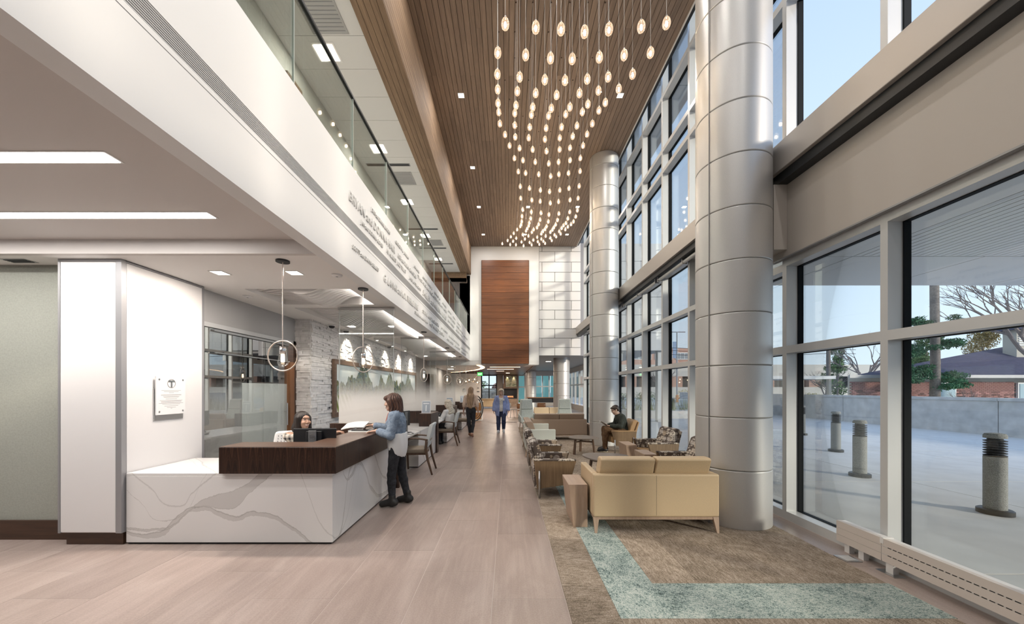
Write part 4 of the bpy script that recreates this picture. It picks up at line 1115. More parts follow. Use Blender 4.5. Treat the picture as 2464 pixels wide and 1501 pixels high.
# ================================================================ LOUNGE SEATING
def loveseat(name, label, loc, rz, w, body, cush, legs, n=2, group=None, armm=None):
    """faces local +Y, origin at the rear centre"""
    t = thing(name, label, 'sofa', loc, rz, group)
    h = w/2; armm = armm or body
    MB().box(-h, h, 0, .09, .17, .645).build('back_panel', body, t, bevel=.018, seg=3)
    MB().box(-.0015, .0015, -.0012, .002, .19, .63).build('back_seam', M_taupe, t)
    for s in (-1, 1):
        MB().box(s*h-(.075 if s > 0 else 0), s*h+(.075 if s < 0 else 0), .09, .70, .17, .645).build('arm', armm, t, bevel=.016, seg=3)
    MB().box(-h+.075, h-.075, .09, .69, .17, .27).build('seat_deck', body, t)
    cw_ = (w-.15)/n
    for i in range(n):
        x0 = -h+.075+cw_*i
        MB().box(x0+.005, x0+cw_-.005, .24, .70, .27, .44).build('seat_cushion', cush, t, bevel=.03, seg=3)
        rings = []
        for z, y0, y1, e_ in ((.45, .16, .30, .012), (.66, .06, .22, .0), (.805, -.005, .17, .006), (.825, .02, .14, .012)):
            rings.append([(x0+.006+e_, y0, z), (x0+cw_-.006-e_, y0, z), (x0+cw_-.006-e_, y1, z), (x0+.006+e_, y1, z)])
        m = MB().loft(rings); m.build('back_cushion', cush, t, bevel=.014, seg=3)
    MB().box(-h+.012, h-.012, .012, .69, .140, .17).build('base_rail', legs, t)
    for sx_ in (-1, 1):
        for y, dy in ((.03, -.035), (.66, .02)):
            x = sx_*(h-.035)
            r0 = [(x-.032, y-.02, .17), (x+.032, y-.02, .17), (x+.032, y+.03, .17), (x-.032, y+.03, .17)]
            r1 = [(x+sx_*.01-.012, y-.012+dy, 0), (x+sx_*.01+.012, y-.012+dy, 0), (x+sx_*.01+.012, y+.012+dy, 0), (x+sx_*.01-.012, y+.012+dy, 0)]
            MB().loft([r1, r0]).build('leg', legs, t)
    return t
loveseat('loveseat', 'tan vinyl loveseat with its back to the viewer, nearest', (1.65, 3.965, .009), 0, 1.40, M_tan, M_tan, M_oak, 2, 'lounge sofas')
loveseat('loveseat', 'brown loveseat seen from behind, left of the second column', (1.615, 11.15, .009), 0, 1.72, M_tan2, M_tan2, M_oak, 2, 'lounge sofas')
loveseat('loveseat', 'mint sided loveseat facing the windows with brown cushions', (.42, 9.12, .009), -PI/2, 1.50, M_mint, M_tan2, M_oak, 2, 'lounge sofas')
loveseat('loveseat', 'beige loveseat facing the viewer between the two high-back chairs', (1.75, 15.3, .0), PI, 1.45, M_tan2, M_tan, M_oak, 2, 'lounge sofas')
def block_table(label, loc, rz=0, mirror=1):
    t = thing('side_table', label, 'side table', loc, rz, 'tapered oak block tables')
    f = lambda z0, a, b: [(mirror*a, 0, z0), (mirror*b, 0, z0), (mirror*b, .49, z0), (mirror*a, .49, z0)]
    MB().loft([f(0, .057, .22), f(.485, 0, .22)]).build('body', M_oak, t, bevel=.004)
    MB().loft([f(.4855, .003, .217), f(.490, .003, .217)]).build('top', wood('oak_top', (.40, .28, .20), (.52, .39, .30), 1, .4, 1.4, 'Object', None) if 'oak_top' not in MATS else MATS['oak_top'], t)
    return t
block_table('tapered oak block table beside the nearest loveseat', (.70, 4.12, .009))
block_table('tapered oak block table left of the patterned chair by the window', (2.33, 7.05, .009))
block_table('oak block table at the right end of the brown loveseat', (2.52, 11.1, .009))
block_table('oak block table at the left of the brown loveseat', (.52, 11.6, .009))
block_table('oak block table between the patterned chairs behind the nearest loveseat', (2.30, 6.02, .009))
def lounge_chair(label, loc, rz, side, inside, seat, group):
    """faces local +X; wood side panels, upholstered arms and back; origin at ground under the near side, back edge"""
    t = thing('lounge_chair', label, 'armchair', loc, rz, group)
    W_ = .66
    for y0 in (0, W_-.03):
        MB().prism([(.03, .13), (.50, .20), (.60, .54), (-.02, .54)], 1, y0, y0+.03).build('side_panel', side, t, bevel=.004)
        yi = (.03, .10) if y0 == 0 else (W_-.10, W_-.03)
        MB().prism([(.06, .20), (.50, .22), (.575, .56), (.02, .56)], 1, yi[0], yi[1]).build('arm_pad', inside, t, bevel=.012, seg=3)
        MB().box(-.02, .60, y0-.004, y0+.034, .54, .565).build('arm_top', inside, t, bevel=.008)
        for x in (.06, .52):
            MB().tube([(x, y0+(.0 if y0 == 0 else .03)-.012*(1 if y0 == 0 else -1), 0), (x, y0+(.0 if y0 == 0 else .03)-.012*(1 if y0 == 0 else -1), .40 if x < .3 else .34)], .014, 8).build('leg', M_steel, t, smooth=True)
    MB().prism([(.05, .22), (.56, .25), (.575, .40), (.05, .37)], 1, .10, W_-.10).build('seat_cushion', seat, t, bevel=.02, seg=3)
    MB().prism([(.07, .36), (.20, .36), (.05, .80), (-.02, .83), (-.085, .80)], 1, .06, W_-.06).build('backrest', inside, t, bevel=.02, seg=3)
    MB().prism([(-.01, .14), (.06, .14), (.07, .38), (-.075, .78), (-.10, .77), (-.03, .50)], 1, .03, W_-.03).build('back_shell', inside, t, bevel=.008)
    return t
G1 = 'lounge armchairs with wood sides'
lounge_chair('patterned armchair facing right, nearest beside the walkway', (.40, 5.22, .009), 0, M_oakarm, M_flower, M_ochre, G1)
lounge_chair('patterned armchair facing right, second along the walkway', (.40, 6.62, .009), 0, M_oakarm, M_flower, M_ochre, G1)
lounge_chair('patterned armchair facing left beside the windows', (3.20, 7.50, .009), PI+.10, M_oakarm, M_flower, M_ochre, G1)
lounge_chair('patterned armchair mostly hidden behind the nearest loveseat', (3.06, 5.95, .009), PI, M_oakarm, M_flower, M_ochre, G1)
lounge_chair('tan armchair with oak sides in which the man reads', (3.16, 9.48, .009), PI, M_oakarm, M_ochre, M_ochre, G1)
def coffee_table(label, loc, rz, r):
    t = thing('coffee_table', label, 'coffee table', loc, rz, 'rounded three leg coffee tables')
    pts = []
    for i in range(48):
        a = 2*PI*i/48; q = r*(1+.09*math.cos(3*a)); pts.append((q*math.cos(a), q*math.sin(a)*.95))
    MB().prism(pts, 2, .385, .41).build('top', M_tabletop, t, bevel=.006)
    for k in range(3):
        a = 2*PI*k/3
        c = Vector((math.cos(a), math.sin(a), 0)); n_ = Vector((-c.y, c.x, 0))
        r0 = [tuple(c*r*.80+n_*s+c*q) for s, q in ((-.03, -.02), (.03, -.02), (.03, .02), (-.03, .02))]
        r1 = [(x*.84, y*.84, .385) for x, y, _ in r0]
        MB().loft([r0, r1]).build('leg', M_chairwood, t, bevel=.004)
        MB().tube([(0, 0, .30), tuple(c*r*.74+Vector((0, 0, .30)))], .018, 8).build('stretcher', M_chairwood, t)
    return t
coffee_table('three leg coffee table in front of the seated man', (1.86, 8.85, .009), -.5, .36)
coffee_table('coffee table partly hidden behind the nearest loveseat', (1.72, 6.30, .009), .3, .40)
def highback(label, loc, rz):
    """faces local -Y"""
    t = thing('high_back_chair', label, 'armchair', loc, rz, 'grey green high-back lounge chairs')
    MB().loft([[(-.29, .05, .38), (.29, .05, .38), (.29, .12, .38), (-.29, .12, .38)], [(-.22, .20, 1.22), (.22, .20, 1.22), (.22, .28, 1.22), (-.22, .28, 1.22)]]).build('back_shell', M_mint, t, bevel=.02, seg=3)
    MB().loft([[(-.255, -.02, .44), (.255, -.02, .44), (.255, .05, .44), (-.255, .05, .44)], [(-.215, .06, .85), (.215, .06, .85), (.215, .135, .84), (-.215, .135, .84)]]).build('back_cushion', M_quilt, t, bevel=.025, seg=3)
    MB().loft([[(-.215, .055, .855), (.215, .055, .855), (.215, .135, .845), (-.215, .135, .845)], [(-.185, .13, 1.20), (.185, .13, 1.20), (.185, .20, 1.20), (-.185, .20, 1.20)]]).build('head_cushion', M_quilt, t, bevel=.025, seg=3)
    MB().box(-.29, .29, -.40, .10, .36, .45).build('seat', M_mint, t, bevel=.03, seg=3)
    for s in (-1, 1):
        MB().prism([(-.36, .40), (.10, .40), (.20, .70), (-.30, .58)], 0, s*.29-.025, s*.29+.025).build('arm', M_mint, t, bevel=.015)
        for y in (-.34, .14): MB().tube([(s*.24, y, .37), (s*.28, y*1.12, 0)], [.018, .012], 8).build('leg', M_oak, t)
    return t
highback('left high-back lounge chair with grey green woven cushions', (.72, 13.1, .009), .18)
highback('right high-back lounge chair with grey green woven cushions, nearer the windows', (2.12, 13.3, .009), -.12)

# ================================================================ RADIATOR
ra = thing('baseboard_radiator', 'long low beige radiator below the front windows', 'radiator', (3.30, 0, 0))
M_rad = plain('radiator_beige', (.66, .60, .55), .45)
for j in range(3):
    z = .085+j*.068
    MB().box(0, .04, 3.16, 3.59, z+.0015, z+.0665).build('end_panel', M_rad, ra)
    MB().box(0, .04, -1.0, 3.155, z+.003, z+.065).build('panel', M_rad, ra)
for j in range(2):
    m = MB(); z = .153+j*.068; y = -.98
    for i in range(100): m.box(-.0006, .004, y+i*.041, y+i*.041+.026, z-.0035, z+.0035)
    o = m.build('vent_slots', M_dark, ra); o['kind'] = 'stuff'
MB().box(.004, .09, -1.0, 3.59, .10, .285).build('core', M_white, ra)
MB().box(-.002, .092, 3.14, 3.17, .24, .294).build('joint_cap', M_white, ra)
for y in (3.50, 3.36): MB().box(.02, .07, y-.025, y+.025, 0, .10).build('foot', M_white, ra)
for y in (3.10, 1.5): MB().box(.01, .06, y-.03, y+.03, 0, .10).build('bracket', M_white, ra)
MB().box(-.03, .07, 3.02, 3.18, 0, .004).build('foot_plate', M_steel, ra)
fbx = thing('floor_outlet', 'square metal floor outlet cover beside the radiator', 'floor outlet', (3.13, 3.30, 0))
MB().box(0, .15, 0, .14, 0, .006).build('cover', M_steel, fbx, bevel=.002)
MB().box(.02, .13, .02, .12, .006, .0075).build('lid', M_alu, fbx)

# ================================================================ PAINTING ON THE STONE WALL
def painting_mat():
    m, nt, b = _new('mountain_painting')
    s = N(nt, 'ShaderNodeSeparateXYZ'); L(nt, coords(nt, 'Object'), s.inputs[0])
    y, z = s.outputs[1], s.outputs[2]
    c1 = N(nt, 'ShaderNodeCombineXYZ'); L(nt, math_(nt, 'MULTIPLY', y, 1.05), c1.inputs[0])
    ridge = noise(nt, c1.outputs[0], .95, 4, .50)
    hgt = math_(nt, 'MULTIPLY_ADD', math_(nt, 'SUBTRACT', ridge, .5), 2.6, .88)
    d = math_(nt, 'SUBTRACT', hgt, z)                      # >0 inside the mountains
    inside = N(nt, 'ShaderNodeMapRange'); inside.inputs[1].default_value = 0; inside.inputs[2].default_value = .02; L(nt, d, inside.inputs[0])
    c2 = N(nt, 'ShaderNodeCombineXYZ'); L(nt, math_(nt, 'MULTIPLY', y, 5.0), c2.inputs[0]); L(nt, math_(nt, 'MULTIPLY', z, 2.6), c2.inputs[1])
    st = noise(nt, c2.outputs[0], 1.3, 7, .75, 1.6)
    col = ramp(nt, st, [(.30, (.60, .62, .52)), (.38, (.02, .09, .11)), (.44, (.006, .015, .05)), (.48, (.30, .28, .06)), (.51, (.01, .11, .12)), (.545, (.50, .56, .44)), (.58, (.012, .04, .10)), (.66, (.05, .22, .22)), (.74, (.72, .70, .60))])
    fog = N(nt, 'ShaderNodeMapRange'); fog.inputs[1].default_value = .58; fog.inputs[2].default_value = .36; L(nt, z, fog.inputs[0])
    mtn = mixc(nt, fog.outputs[0], col, (.72, .72, .68))
    sky = ramp(nt, noise(nt, coords(nt, 'Object'), 2.0, 3), [(.3, (.60, .70, .72)), (.7, (.80, .82, .80))])
    c = mixc(nt, inside.outputs[0], sky, mtn)
    wv = N(nt, 'ShaderNodeTexWave'); wv.inputs['Scale'].default_value = 2.2; wv.inputs['Distortion'].default_value = 1.5; wv.bands_direction = 'DIAGONAL'
    L(nt, coords(nt, 'Object', (1, 1.6, 1)), wv.inputs['Vector'])
    field = ramp(nt, wv.outputs['Fac'], [(.35, (.20, .26, .06)), (.5, (.34, .36, .10)), (.62, (.72, .72, .62))])
    lowm = N(nt, 'ShaderNodeMapRange'); lowm.inputs[1].default_value = .50; lowm.inputs[2].default_value = .44; L(nt, z, lowm.inputs[0])
    lowl = N(nt, 'ShaderNodeMapRange'); lowl.inputs[1].default_value = 1.0; lowl.inputs[2].default_value = .6; L(nt, y, lowl.inputs[0])
    c = mixc(nt, math_(nt, 'MULTIPLY', lowm.outputs[0], lowl.outputs[0]), c, field)
    L(nt, c, b.inputs['Base Color']); b.inputs['Roughness'].default_value = .6
    return m
pa = thing('mountain_painting', 'long painting of blue green mountains in walnut frame on stone wall', 'painting', (-3.715, 7.55, 1.0))
M_frame = wood('frame_walnut', (.10, .062, .042), (.21, .14, .10), 1, .45, 1.2, 'Object', None)
MB().box(.0, .03, .09, 6.66, .09, 1.15).build('canvas', painting_mat(), pa)
for a in ((0, .10, 0, 1.24), (6.65, 6.75, 0, 1.24)): MB().box(0, .055, a[0], a[1], a[2], a[3]).build('frame_side', M_frame, pa)
for a in ((0, .10), (1.14, 1.24)): MB().box(0, .055, .10, 6.65, a[0], a[1]).build('frame_rail', M_frame, pa)
sw = thing('light_switch', 'white switch plate on the stone wall', 'switch', (-3.725, 6.98, 1.16))
MB().box(0, .012, 0, .11, 0, .12).build('plate', M_white, sw, bevel=.003)
MB().box(.012, .018, .03, .05, .04, .08).box(.012, .018, .06, .08, .04, .08).build('rocker', M_paper, sw)
th_ = thing('thermostat', 'small grey thermostat left of the painting on stone wall', 'thermostat', (-3.725, 7.38, 1.18))
MB().box(0, .02, 0, .09, 0, .055).build('body', M_greyframe, th_, bevel=.004); MB().box(.02, .022, .015, .075, .02, .045).build('display', M_dark, th_)
# ================================================================ CHANDELIER OF GLASS PENDANTS
CH = [
  (4.1, [(-0.03, 5.79), (0.32, 5.75), (0.61, 5.73), (0.88, 5.7), (1.16, 5.73), (1.53, 5.76), (1.82, 5.8)]),
  (4.61, [(-0.13, 5.94), (0.23, 5.91), (0.55, 5.87), (0.83, 5.86), (1.18, 5.88), (1.5, 5.91), (1.84, 5.94)]),
  (5.13, [(-0.15, 6.12), (0.17, 6.08), (0.53, 6.04), (0.82, 6.03), (1.14, 6.05), (1.44, 6.08), (1.79, 6.12)]),
  (5.64, [(-0.16, 6.33), (0.15, 6.3), (0.44, 6.27), (0.77, 6.24), (1.13, 6.27), (1.43, 6.31), (1.75, 6.34)]),
  (6.16, [(-0.17, 6.53), (0.14, 6.49), (0.43, 6.46), (0.75, 6.44), (1.07, 6.46), (1.38, 6.51), (1.68, 6.54)]),
  (6.67, [(-0.17, 6.77), (0.13, 6.75), (0.44, 6.72), (0.76, 6.7), (1.08, 6.73), (1.39, 6.77), (1.7, 6.8)]),
  (7.19, [(-0.16, 6.94), (0.14, 6.91), (0.44, 6.87), (0.77, 6.85), (1.08, 6.87), (1.39, 6.9), (1.7, 6.94)]),
  (7.71, [(-0.06, 7.09), (0.16, 7.04), (0.45, 7.02), (0.8, 6.99), (1.12, 7.02), (1.4, 7.05), (1.71, 7.1)]),
  (8.22, [(0.04, 7.2), (0.27, 7.14), (0.57, 7.11), (0.89, 7.07), (1.19, 7.11), (1.43, 7.15), (1.73, 7.2)]),
  (8.73, [(0.16, 7.24), (0.37, 7.19), (0.67, 7.15), (1.0, 7.11), (1.24, 7.15), (1.52, 7.19), (1.77, 7.24)]),
  (9.25, [(0.27, 7.23), (0.46, 7.19), (0.8, 7.16), (1.11, 7.11), (1.32, 7.16), (1.57, 7.19), (1.87, 7.24)]),
  (9.77, [(0.34, 7.14), (0.59, 7.09), (0.89, 7.04), (1.14, 7.0), (1.42, 7.04), (1.67, 7.09), (1.95, 7.15)]),
  (10.28, [(0.37, 7.09), (0.69, 7.04), (0.93, 7.0), (1.22, 6.95), (1.46, 6.99), (1.79, 7.04), (2.02, 7.09)]),
  (10.79, [(0.45, 7.02), (0.71, 6.95), (1.0, 6.92), (1.24, 6.87), (1.54, 6.9), (1.87, 6.95), (2.1, 7.0)]),
  (11.31, [(0.45, 7.07), (0.72, 7.0), (1.02, 6.96), (1.28, 6.9), (1.57, 6.95), (1.9, 7.0), (2.15, 7.06)]),
  (11.82, [(0.46, 7.15), (0.71, 7.1), (1.02, 7.05), (1.28, 6.98), (1.58, 7.04), (1.92, 7.09), (2.17, 7.14)]),
  (12.34, [(0.46, 7.29), (0.72, 7.24), (1.01, 7.18), (1.28, 7.12), (1.59, 7.18), (1.92, 7.25), (2.18, 7.29)]),
  (12.86, [(0.45, 7.46), (0.7, 7.38), (0.93, 7.34), (1.26, 7.28), (1.6, 7.33), (1.93, 7.39), (2.16, 7.44)]),
  (13.37, [(0.35, 7.57), (0.68, 7.52), (0.9, 7.47), (1.25, 7.41), (1.59, 7.47), (1.92, 7.5), (2.15, 7.57)]),
  (13.88, [(0.23, 7.65), (0.58, 7.6), (0.8, 7.55), (1.14, 7.5), (1.47, 7.54), (1.81, 7.59), (2.05, 7.63)]),
  (14.4, [(0.12, 7.74), (0.34, 7.68), (0.69, 7.65), (1.03, 7.61), (1.35, 7.65), (1.71, 7.69), (1.95, 7.74)]),
  (14.91, [(-0.01, 7.8), (0.22, 7.77), (0.57, 7.74), (0.91, 7.72), (1.25, 7.75), (1.48, 7.77), (1.83, 7.8)]),
  (15.43, [(-0.24, 7.88), (0.1, 7.84), (0.35, 7.83), (0.68, 7.79), (1.03, 7.83), (1.36, 7.85), (1.61, 7.89)])]
ORD = ['nearest', 'second', 'third', 'fourth', 'fifth', 'sixth', 'seventh', 'eighth', 'ninth', 'tenth', 'eleventh', 'twelfth', 'thirteenth', 'fourteenth', 'fifteenth', 'sixteenth', 'seventeenth', 'eighteenth', 'nineteenth', 'twentieth', 'twenty-first', 'twenty-second', 'farthest']
POS = ['leftmost', 'second from left', 'third from left', 'middle', 'third from right', 'second from right', 'rightmost']
M_bulb = emit('pendant_filament', (1.0, .78, .52), 60)
M_egg = pane_glass('pendant_glass', (.93, .90, .87), .10)
_nt = M_egg.node_tree; _em = N(_nt, 'ShaderNodeEmission'); _em.inputs[0].default_value = (1, .70, .45, 1); _em.inputs[1].default_value = .30     # lamp glass lit from inside
_ad = N(_nt, 'ShaderNodeAddShader'); _o = _nt.nodes['Material Output']; _s = _o.inputs[0].links[0].from_socket; L(_nt, _s, _ad.inputs[0]); L(_nt, _em.outputs[0], _ad.inputs[1]); L(_nt, _ad.outputs[0], _o.inputs[0])
M_egg2 = pane_glass('lamp_glass', (.96, .95, .93), .08)
def egg(r, h, n=16, m=10): return MB().lathe([(max(r*math.sin(PI*i/m), .0005)*(1-.10*math.cos(PI*i/m)*-1), -h/2*math.cos(PI*i/m)) for i in range(m+1)], n)
egg_me = egg(.047, .142).mesh('glass_globe', M_egg, True); fil_me = egg(.0155, .072, 10, 6).mesh('filament', M_bulb, True)
cap_me = MB().lathe([(.012, .060), (.012, .085), (.004, .092)], 10).mesh('cap', M_steel, True)
can_me = MB().lathe([(.0, -.008), (.014, -.006), (.014, 0)], 10).mesh('ceiling_canopy', M_base, True)
cord_m = plain('pendant_cord', (.52, .50, .48), .5)
cord_me = MB().tube([(0, 0, 0), (0, 0, 1)], .0020, 5).mesh('cord', cord_m)
for k, (Y, row) in enumerate(CH):
    for i, (x, z) in enumerate(row):
        t = thing('glass_pendant', f"egg shaped glowing glass pendant, {POS[i]} in the {ORD[k]} chandelier row", 'pendant lamp', (x, Y, z), 0, 'glass pendants of the chandelier')
        pieces('glass_globe', egg_me, [(0, 0, 0)], t); pieces('filament', fil_me, [(0, 0, -.012)], t); pieces('cap', cap_me, [(0, 0, 0)], t)
        c = pieces('cord', cord_me, [(0, 0, .085)], t)[0]; c.scale = (1, 1, 8.262-z-.085)
        pieces('ceiling_canopy', can_me, [(0, 0, 8.2615-z)], t)

# ================================================================ RING PENDANTS OVER THE DESKS
M_ringm = plain('ring_champagne', (.66, .58, .52), .3, .7)
M_warm = emit('ring_bulb', (1.0, .80, .55), 7)
def ring_pendant(label, x, y, zc, rz, top=2.93, R=.155):
    t = thing('ring_pendant', label, 'pendant lamp', (x, y, top), rz, 'ring pendants over the desks')
    d = zc-top
    MB().lathe([(.065, -.018), (.065, 0)], 28).build('canopy', M_dark, t)
    MB().tube([(0, 0, -.018), (0, 0, d+R)], .006, 8).build('stem', M_ringm, t)
    MB().torus((0, 0, d), R, .007, 1, 48, 8).build('ring', M_ringm, t, smooth=True)
    MB().tube([(0, 0, d+R), (0, 0, d+.10)], .004, 6).build('inner_stem', M_ringm, t)
    MB().lathe([(.030, d+.095), (.032, d+.02)], 18).build('socket', M_chrome, t, smooth=True)
    MB().lathe([(.030, d+.022), (.052, d-.075), (.044, d-.092), (.02, d-.105)], 20, cap=False).build('shade', M_egg2, t, smooth=True)
    MB().lathe([(.016, d+.02), (.018, d-.03), (.017, d-.062), (.004, d-.066)], 12).build('bulb', M_warm, t, smooth=True)
    return t
ring_pendant('ring pendant lamp nearest, hanging before the glass office front', -2.33, 3.70, 1.944, 0)
ring_pendant('ring pendant lamp hanging above the standing woman', -1.915, 4.73, 1.99, 1.1, R=.165)
ring_pendant('ring pendant lamp above the nearest service desk', -1.95, 8.3, 1.93, 1.25)
ring_pendant('ring pendant lamp above the middle service desk', -1.95, 11.5, 1.92, .75)
ring_pendant('ring pendant lamp above the farthest service desk', -1.95, 14.6, 1.92, .6)

# ================================================================ RECESSED LIGHTS
M_down = emit('downlight_glow', (1.0, .88, .72), 14)
def downlight(label, x, y, z, s, power, group, col=(1, .96, .92)):
    t = thing('recessed_light', label, 'ceiling light', (x, y, z), 0, group)
    m = MB(); w = s/2+.012
    m.box(-w, w, -w, -s/2, -.006, 0); m.box(-w, w, s/2, w, -.006, 0); m.box(-w, -s/2, -s/2, s/2, -.006, 0); m.box(s/2, w, -s/2, s/2, -.006, 0)
    m.build('frame', M_white, t); MB().box(-s/2, s/2, -s/2, s/2, -.004, -.001).build('diffuser', M_down, t)
    area('downlight_lamp', (0, 0, -.012), s, s, power, col, parent=t)
RW = {'l': 'left row', 'r': 'right row', 'm': 'middle row'}
for x, rn, rows in ((-1.06, 'l', (8.11, 10.75, 13.07, 15.4)), (2.55, 'r', (8.11, 13.07, 15.4)), (.74, 'm', (13.07, 15.4))):
    for i, y in enumerate(rows):
        downlight(f"small square light in the wood ceiling, {ORD[i]} of the {RW[rn]}", x, y, 8.262, .12, 19, 'square lights in the wood ceiling')
for x in (-1.06, .74, 2.55):
    for y in (5.4, 2.8, .2, -2.4):
        downlight(f"added unseen wood ceiling light overhead, {('left', 'middle', 'right')[(-1.06, .74, 2.55).index(x)]} row, {ORD[(5.4, 2.8, .2, -2.4).index(y)]} to the chandelier", x, y, 8.262, .12, 19, 'square lights in the wood ceiling', (1, .97, .94))  # unseen fixtures added to carry fill lamps, repeating the visible rows
downlight('square soffit light left of the nearest ring pendant', -3.29, 4.085, 2.93, .13, 26, 'square soffit lights', (1, .88, .78))
downlight('square soffit light right of the nearest ring pendant', -2.44, 4.085, 2.93, .13, 26, 'square soffit lights', (1, .88, .78))
for i, (x, y) in enumerate(((-1.99, 4.16), (-3.72, 5.11))):
    t = thing('smoke_detector', ('round white detector on the soffit beside the fascia', 'round white detector at the corner of the wavy ceiling')[i], 'detector', (x, y, 2.93), 0, 'soffit detectors')
    MB().lathe([(.03, -.022), (.055, -.016), (.06, 0)], 24).build('body', M_white, t, smooth=True); MB().lathe([(.012, -.026), (.014, -.021)], 12).build('sensor', M_greyframe, t)
t = thing('ceiling_diffuser', 'grey metal air outlet in the soffit above the sage wall', 'air vent', (-5.06, 3.70, 2.93))
MB().box(-.13, .13, -.06, .06, -.004, 0).build('frame', M_steel, t)
for s in (-.03, 0, .03): MB().box(-.11, .11, s-.01, s+.01, -.008, -.004).build('blade', M_dark, t)
for i, y in enumerate((7.35, 8.0, 10.9)):
    t = thing('dome_camera', f"black dome camera above the stone wall, {('nearest','second','farthest')[i]}", 'camera', (-3.62, y, 2.93), 0, 'black dome cameras')
    MB().lathe([(.0, -.085), (.035, -.078), (.055, -.055), (.06, -.03)], 20).build('dome', M_black, t, smooth=True); MB().lathe([(.066, -.035), (.07, 0)], 20).build('housing', M_white, t, smooth=True)
for i, y in enumerate((8.3, 9.57, 10.86, 12.2, 13.7)):
    t = thing('wall_washer', f"small spotlight washing the stone wall, {ORD[i]} from the viewer", 'spotlight', (-3.50, y, 2.93), 0, 'spotlights along the stone wall')
    MB().lathe([(.045, -.03), (.045, 0)], 16).build('housing', M_white, t, smooth=True); MB().lathe([(.03, -.033), (.03, -.029)], 14).build('lens', M_down, t)
    spot('wall_washer_lamp', (0, 0, -.05), 95, (1, .86, .70), 1.5, 1.0, (-.22, 0, -.55), t, .03)

# ================================================================ FAR LOBBY BEYOND THE END WALL
fl = struct('ceiling_lobby', 'low dark wood ceiling of the far lobby', 'ceiling')
M_lobw = wood('lobby_wood', (.075, .034, .016), (.19, .092, .045), 0, .35, .7, 'World', None)
MB().box(-6, 1.456, 17.0, 36, 2.95, 3.1).box(-6, 1.456, 16.85, 17.0, 2.93, 3.1).build('wood_ceiling', M_lobw, fl)
MB().box(1.456, 5.5, 17.0, 36, 3.30, 3.4).build('grey_ceiling', plain('grey_metal_ceiling', (.22, .22, .22), .4, .3), fl)
MB().box(1.44, 1.48, 17.0, 34, 2.90, 3.32).build('wood_fascia', M_lobw, fl)
MB().box(1.48, 5.5, 33.9, 34.2, 2.95, 3.3).box(5.3, 5.45, 17.0, 34, 2.95, 3.3).build('ceiling_upstand', M_alu, fl)
curve = [(-1.24, 16.72), (-1.19, 17.3), (-1.15, 18.0), (-1.2, 18.8), (-1.4, 19.8), (-1.8, 21.0), (-2.5, 22.3), (-3.3, 23.4), (-3.9, 24.0)]
MB().prism(curve+[(-6, 24), (-6, 16.76), (-1.9, 16.76)], 2, 2.72, 2.925).build('curved_soffit', M_white, fl)
m = MB()
def inset(i, d):
    a, b = curve[max(i-1, 0)], curve[min(i+1, len(curve)-1)]; t_ = Vector((b[0]-a[0], b[1]-a[1], 0)).normalized(); return (curve[i][0]-t_.y*-d*-1, curve[i][1]+t_.x*d*-1)
m.loft([[(inset(i, .22)[0], inset(i, .22)[1], 2.708), (*inset(i, .02), 2.708), (*inset(i, .02), 2.718), (inset(i, .22)[0], inset(i, .22)[1], 2.718)] for i in range(len(curve))]); m.build('cove_strip', emit('cove_glow', (1.0, .62, .34), 6), fl)
m = MB()
rc = [(1.456, 16.72), (1.36, 17.2), (1.15, 17.7), (.93, 18.05), (.78, 18.2), (.97, 16.72)]
m.prism(rc, 2, 2.74, 2.93); m.build('curved_soffit', M_white, fl)
for i, (x0, x1, y) in enumerate(((-1.1, .76, 21.9), (-1.4, .4, 24.2), (-.85, -.28, 26.7))):
    MB().box(x0, x1, y-.05, y+.05, 2.94, 2.951).build('light_slot', emit('slot_glow%d' % i, (1, .72, .5), 4.5), fl)
    area('lobby_lamp', ((x0+x1)/2, y, 2.92), x1-x0, .1, 60, (1, .82, .66))
downlight('added fill light in the grey lobby ceiling beyond the shorter column', 2.5, 22, 3.30, .3, 60, 'lobby downlights', (1, .88, .76)); downlight('added fill light in the curved white lobby soffit', -3.2, 20, 2.72, .3, 40, 'lobby downlights', (1, .88, .76)); downlight('added fill light in the wood lobby ceiling before the fireplace', 0, 30, 2.95, .3, 60, 'lobby downlights', (1, .86, .72))  # added fill lamps for the far lobby, square fixtures made up to carry them
lw = struct('wall_lobby', 'far walls of the lobby', 'wall')
M_lob = plain('lobby_wall', (.52, .48, .44), .7)
MB().box(-6, -2.55, 34, 34.2, 0, 2.95).box(-1.05, -.45, 34, 34.2, 0, 2.95).box(1.62, 2.6, 34, 34.2, 0, 2.95).box(.95, 1.0, 34, 34.2, 0, 2.95).box(2.6, 5.5, 34, 34.2, 0, .6).box(5.3, 5.5, 17, 34, 0, .4).build('end_wall', M_lob, lw)
MB().box(-6, -1.98, 26, 26.15, 0, 2.72).build('side_partition', M_white, lw)
MB().box(-6.1, -6, 14, 36, 0, 3.1).build('left_wall', M_lob, lw)
fw = struct('window_3', 'far lobby windows and glazed doors with dark frames', 'window')
def glazing(x0, x1, z0, z1, nx, zt, mat, Y=34.05):
    for i in range(nx+1):
        x = x0+(x1-x0)*i/nx; MB().box(x-.05, x+.05, Y-.06, Y+.06, z0, z1).build('frame_post', mat, fw)
    for z in (z0+.04, zt, z1-.04): MB().box(x0, x1, Y-.055, Y+.055, z-.05, z+.05).build('frame_rail', mat, fw)
    for i in range(nx):
        a, b = x0+(x1-x0)*i/nx+.05, x0+(x1-x0)*(i+1)/nx-.05
        MB().box(a, b, Y-.006, Y+.006, z0+.09, zt-.05).build('pane', M_glass, fw); MB().box(a, b, Y-.006, Y+.006, zt+.05, z1-.09).build('pane', M_glass, fw)
glazing(-2.5, -1.07, 0, 2.95, 2, 1.95, M_dark)
glazing(1.0, 1.62, .0, 2.95, 1, 1.8, M_alu)
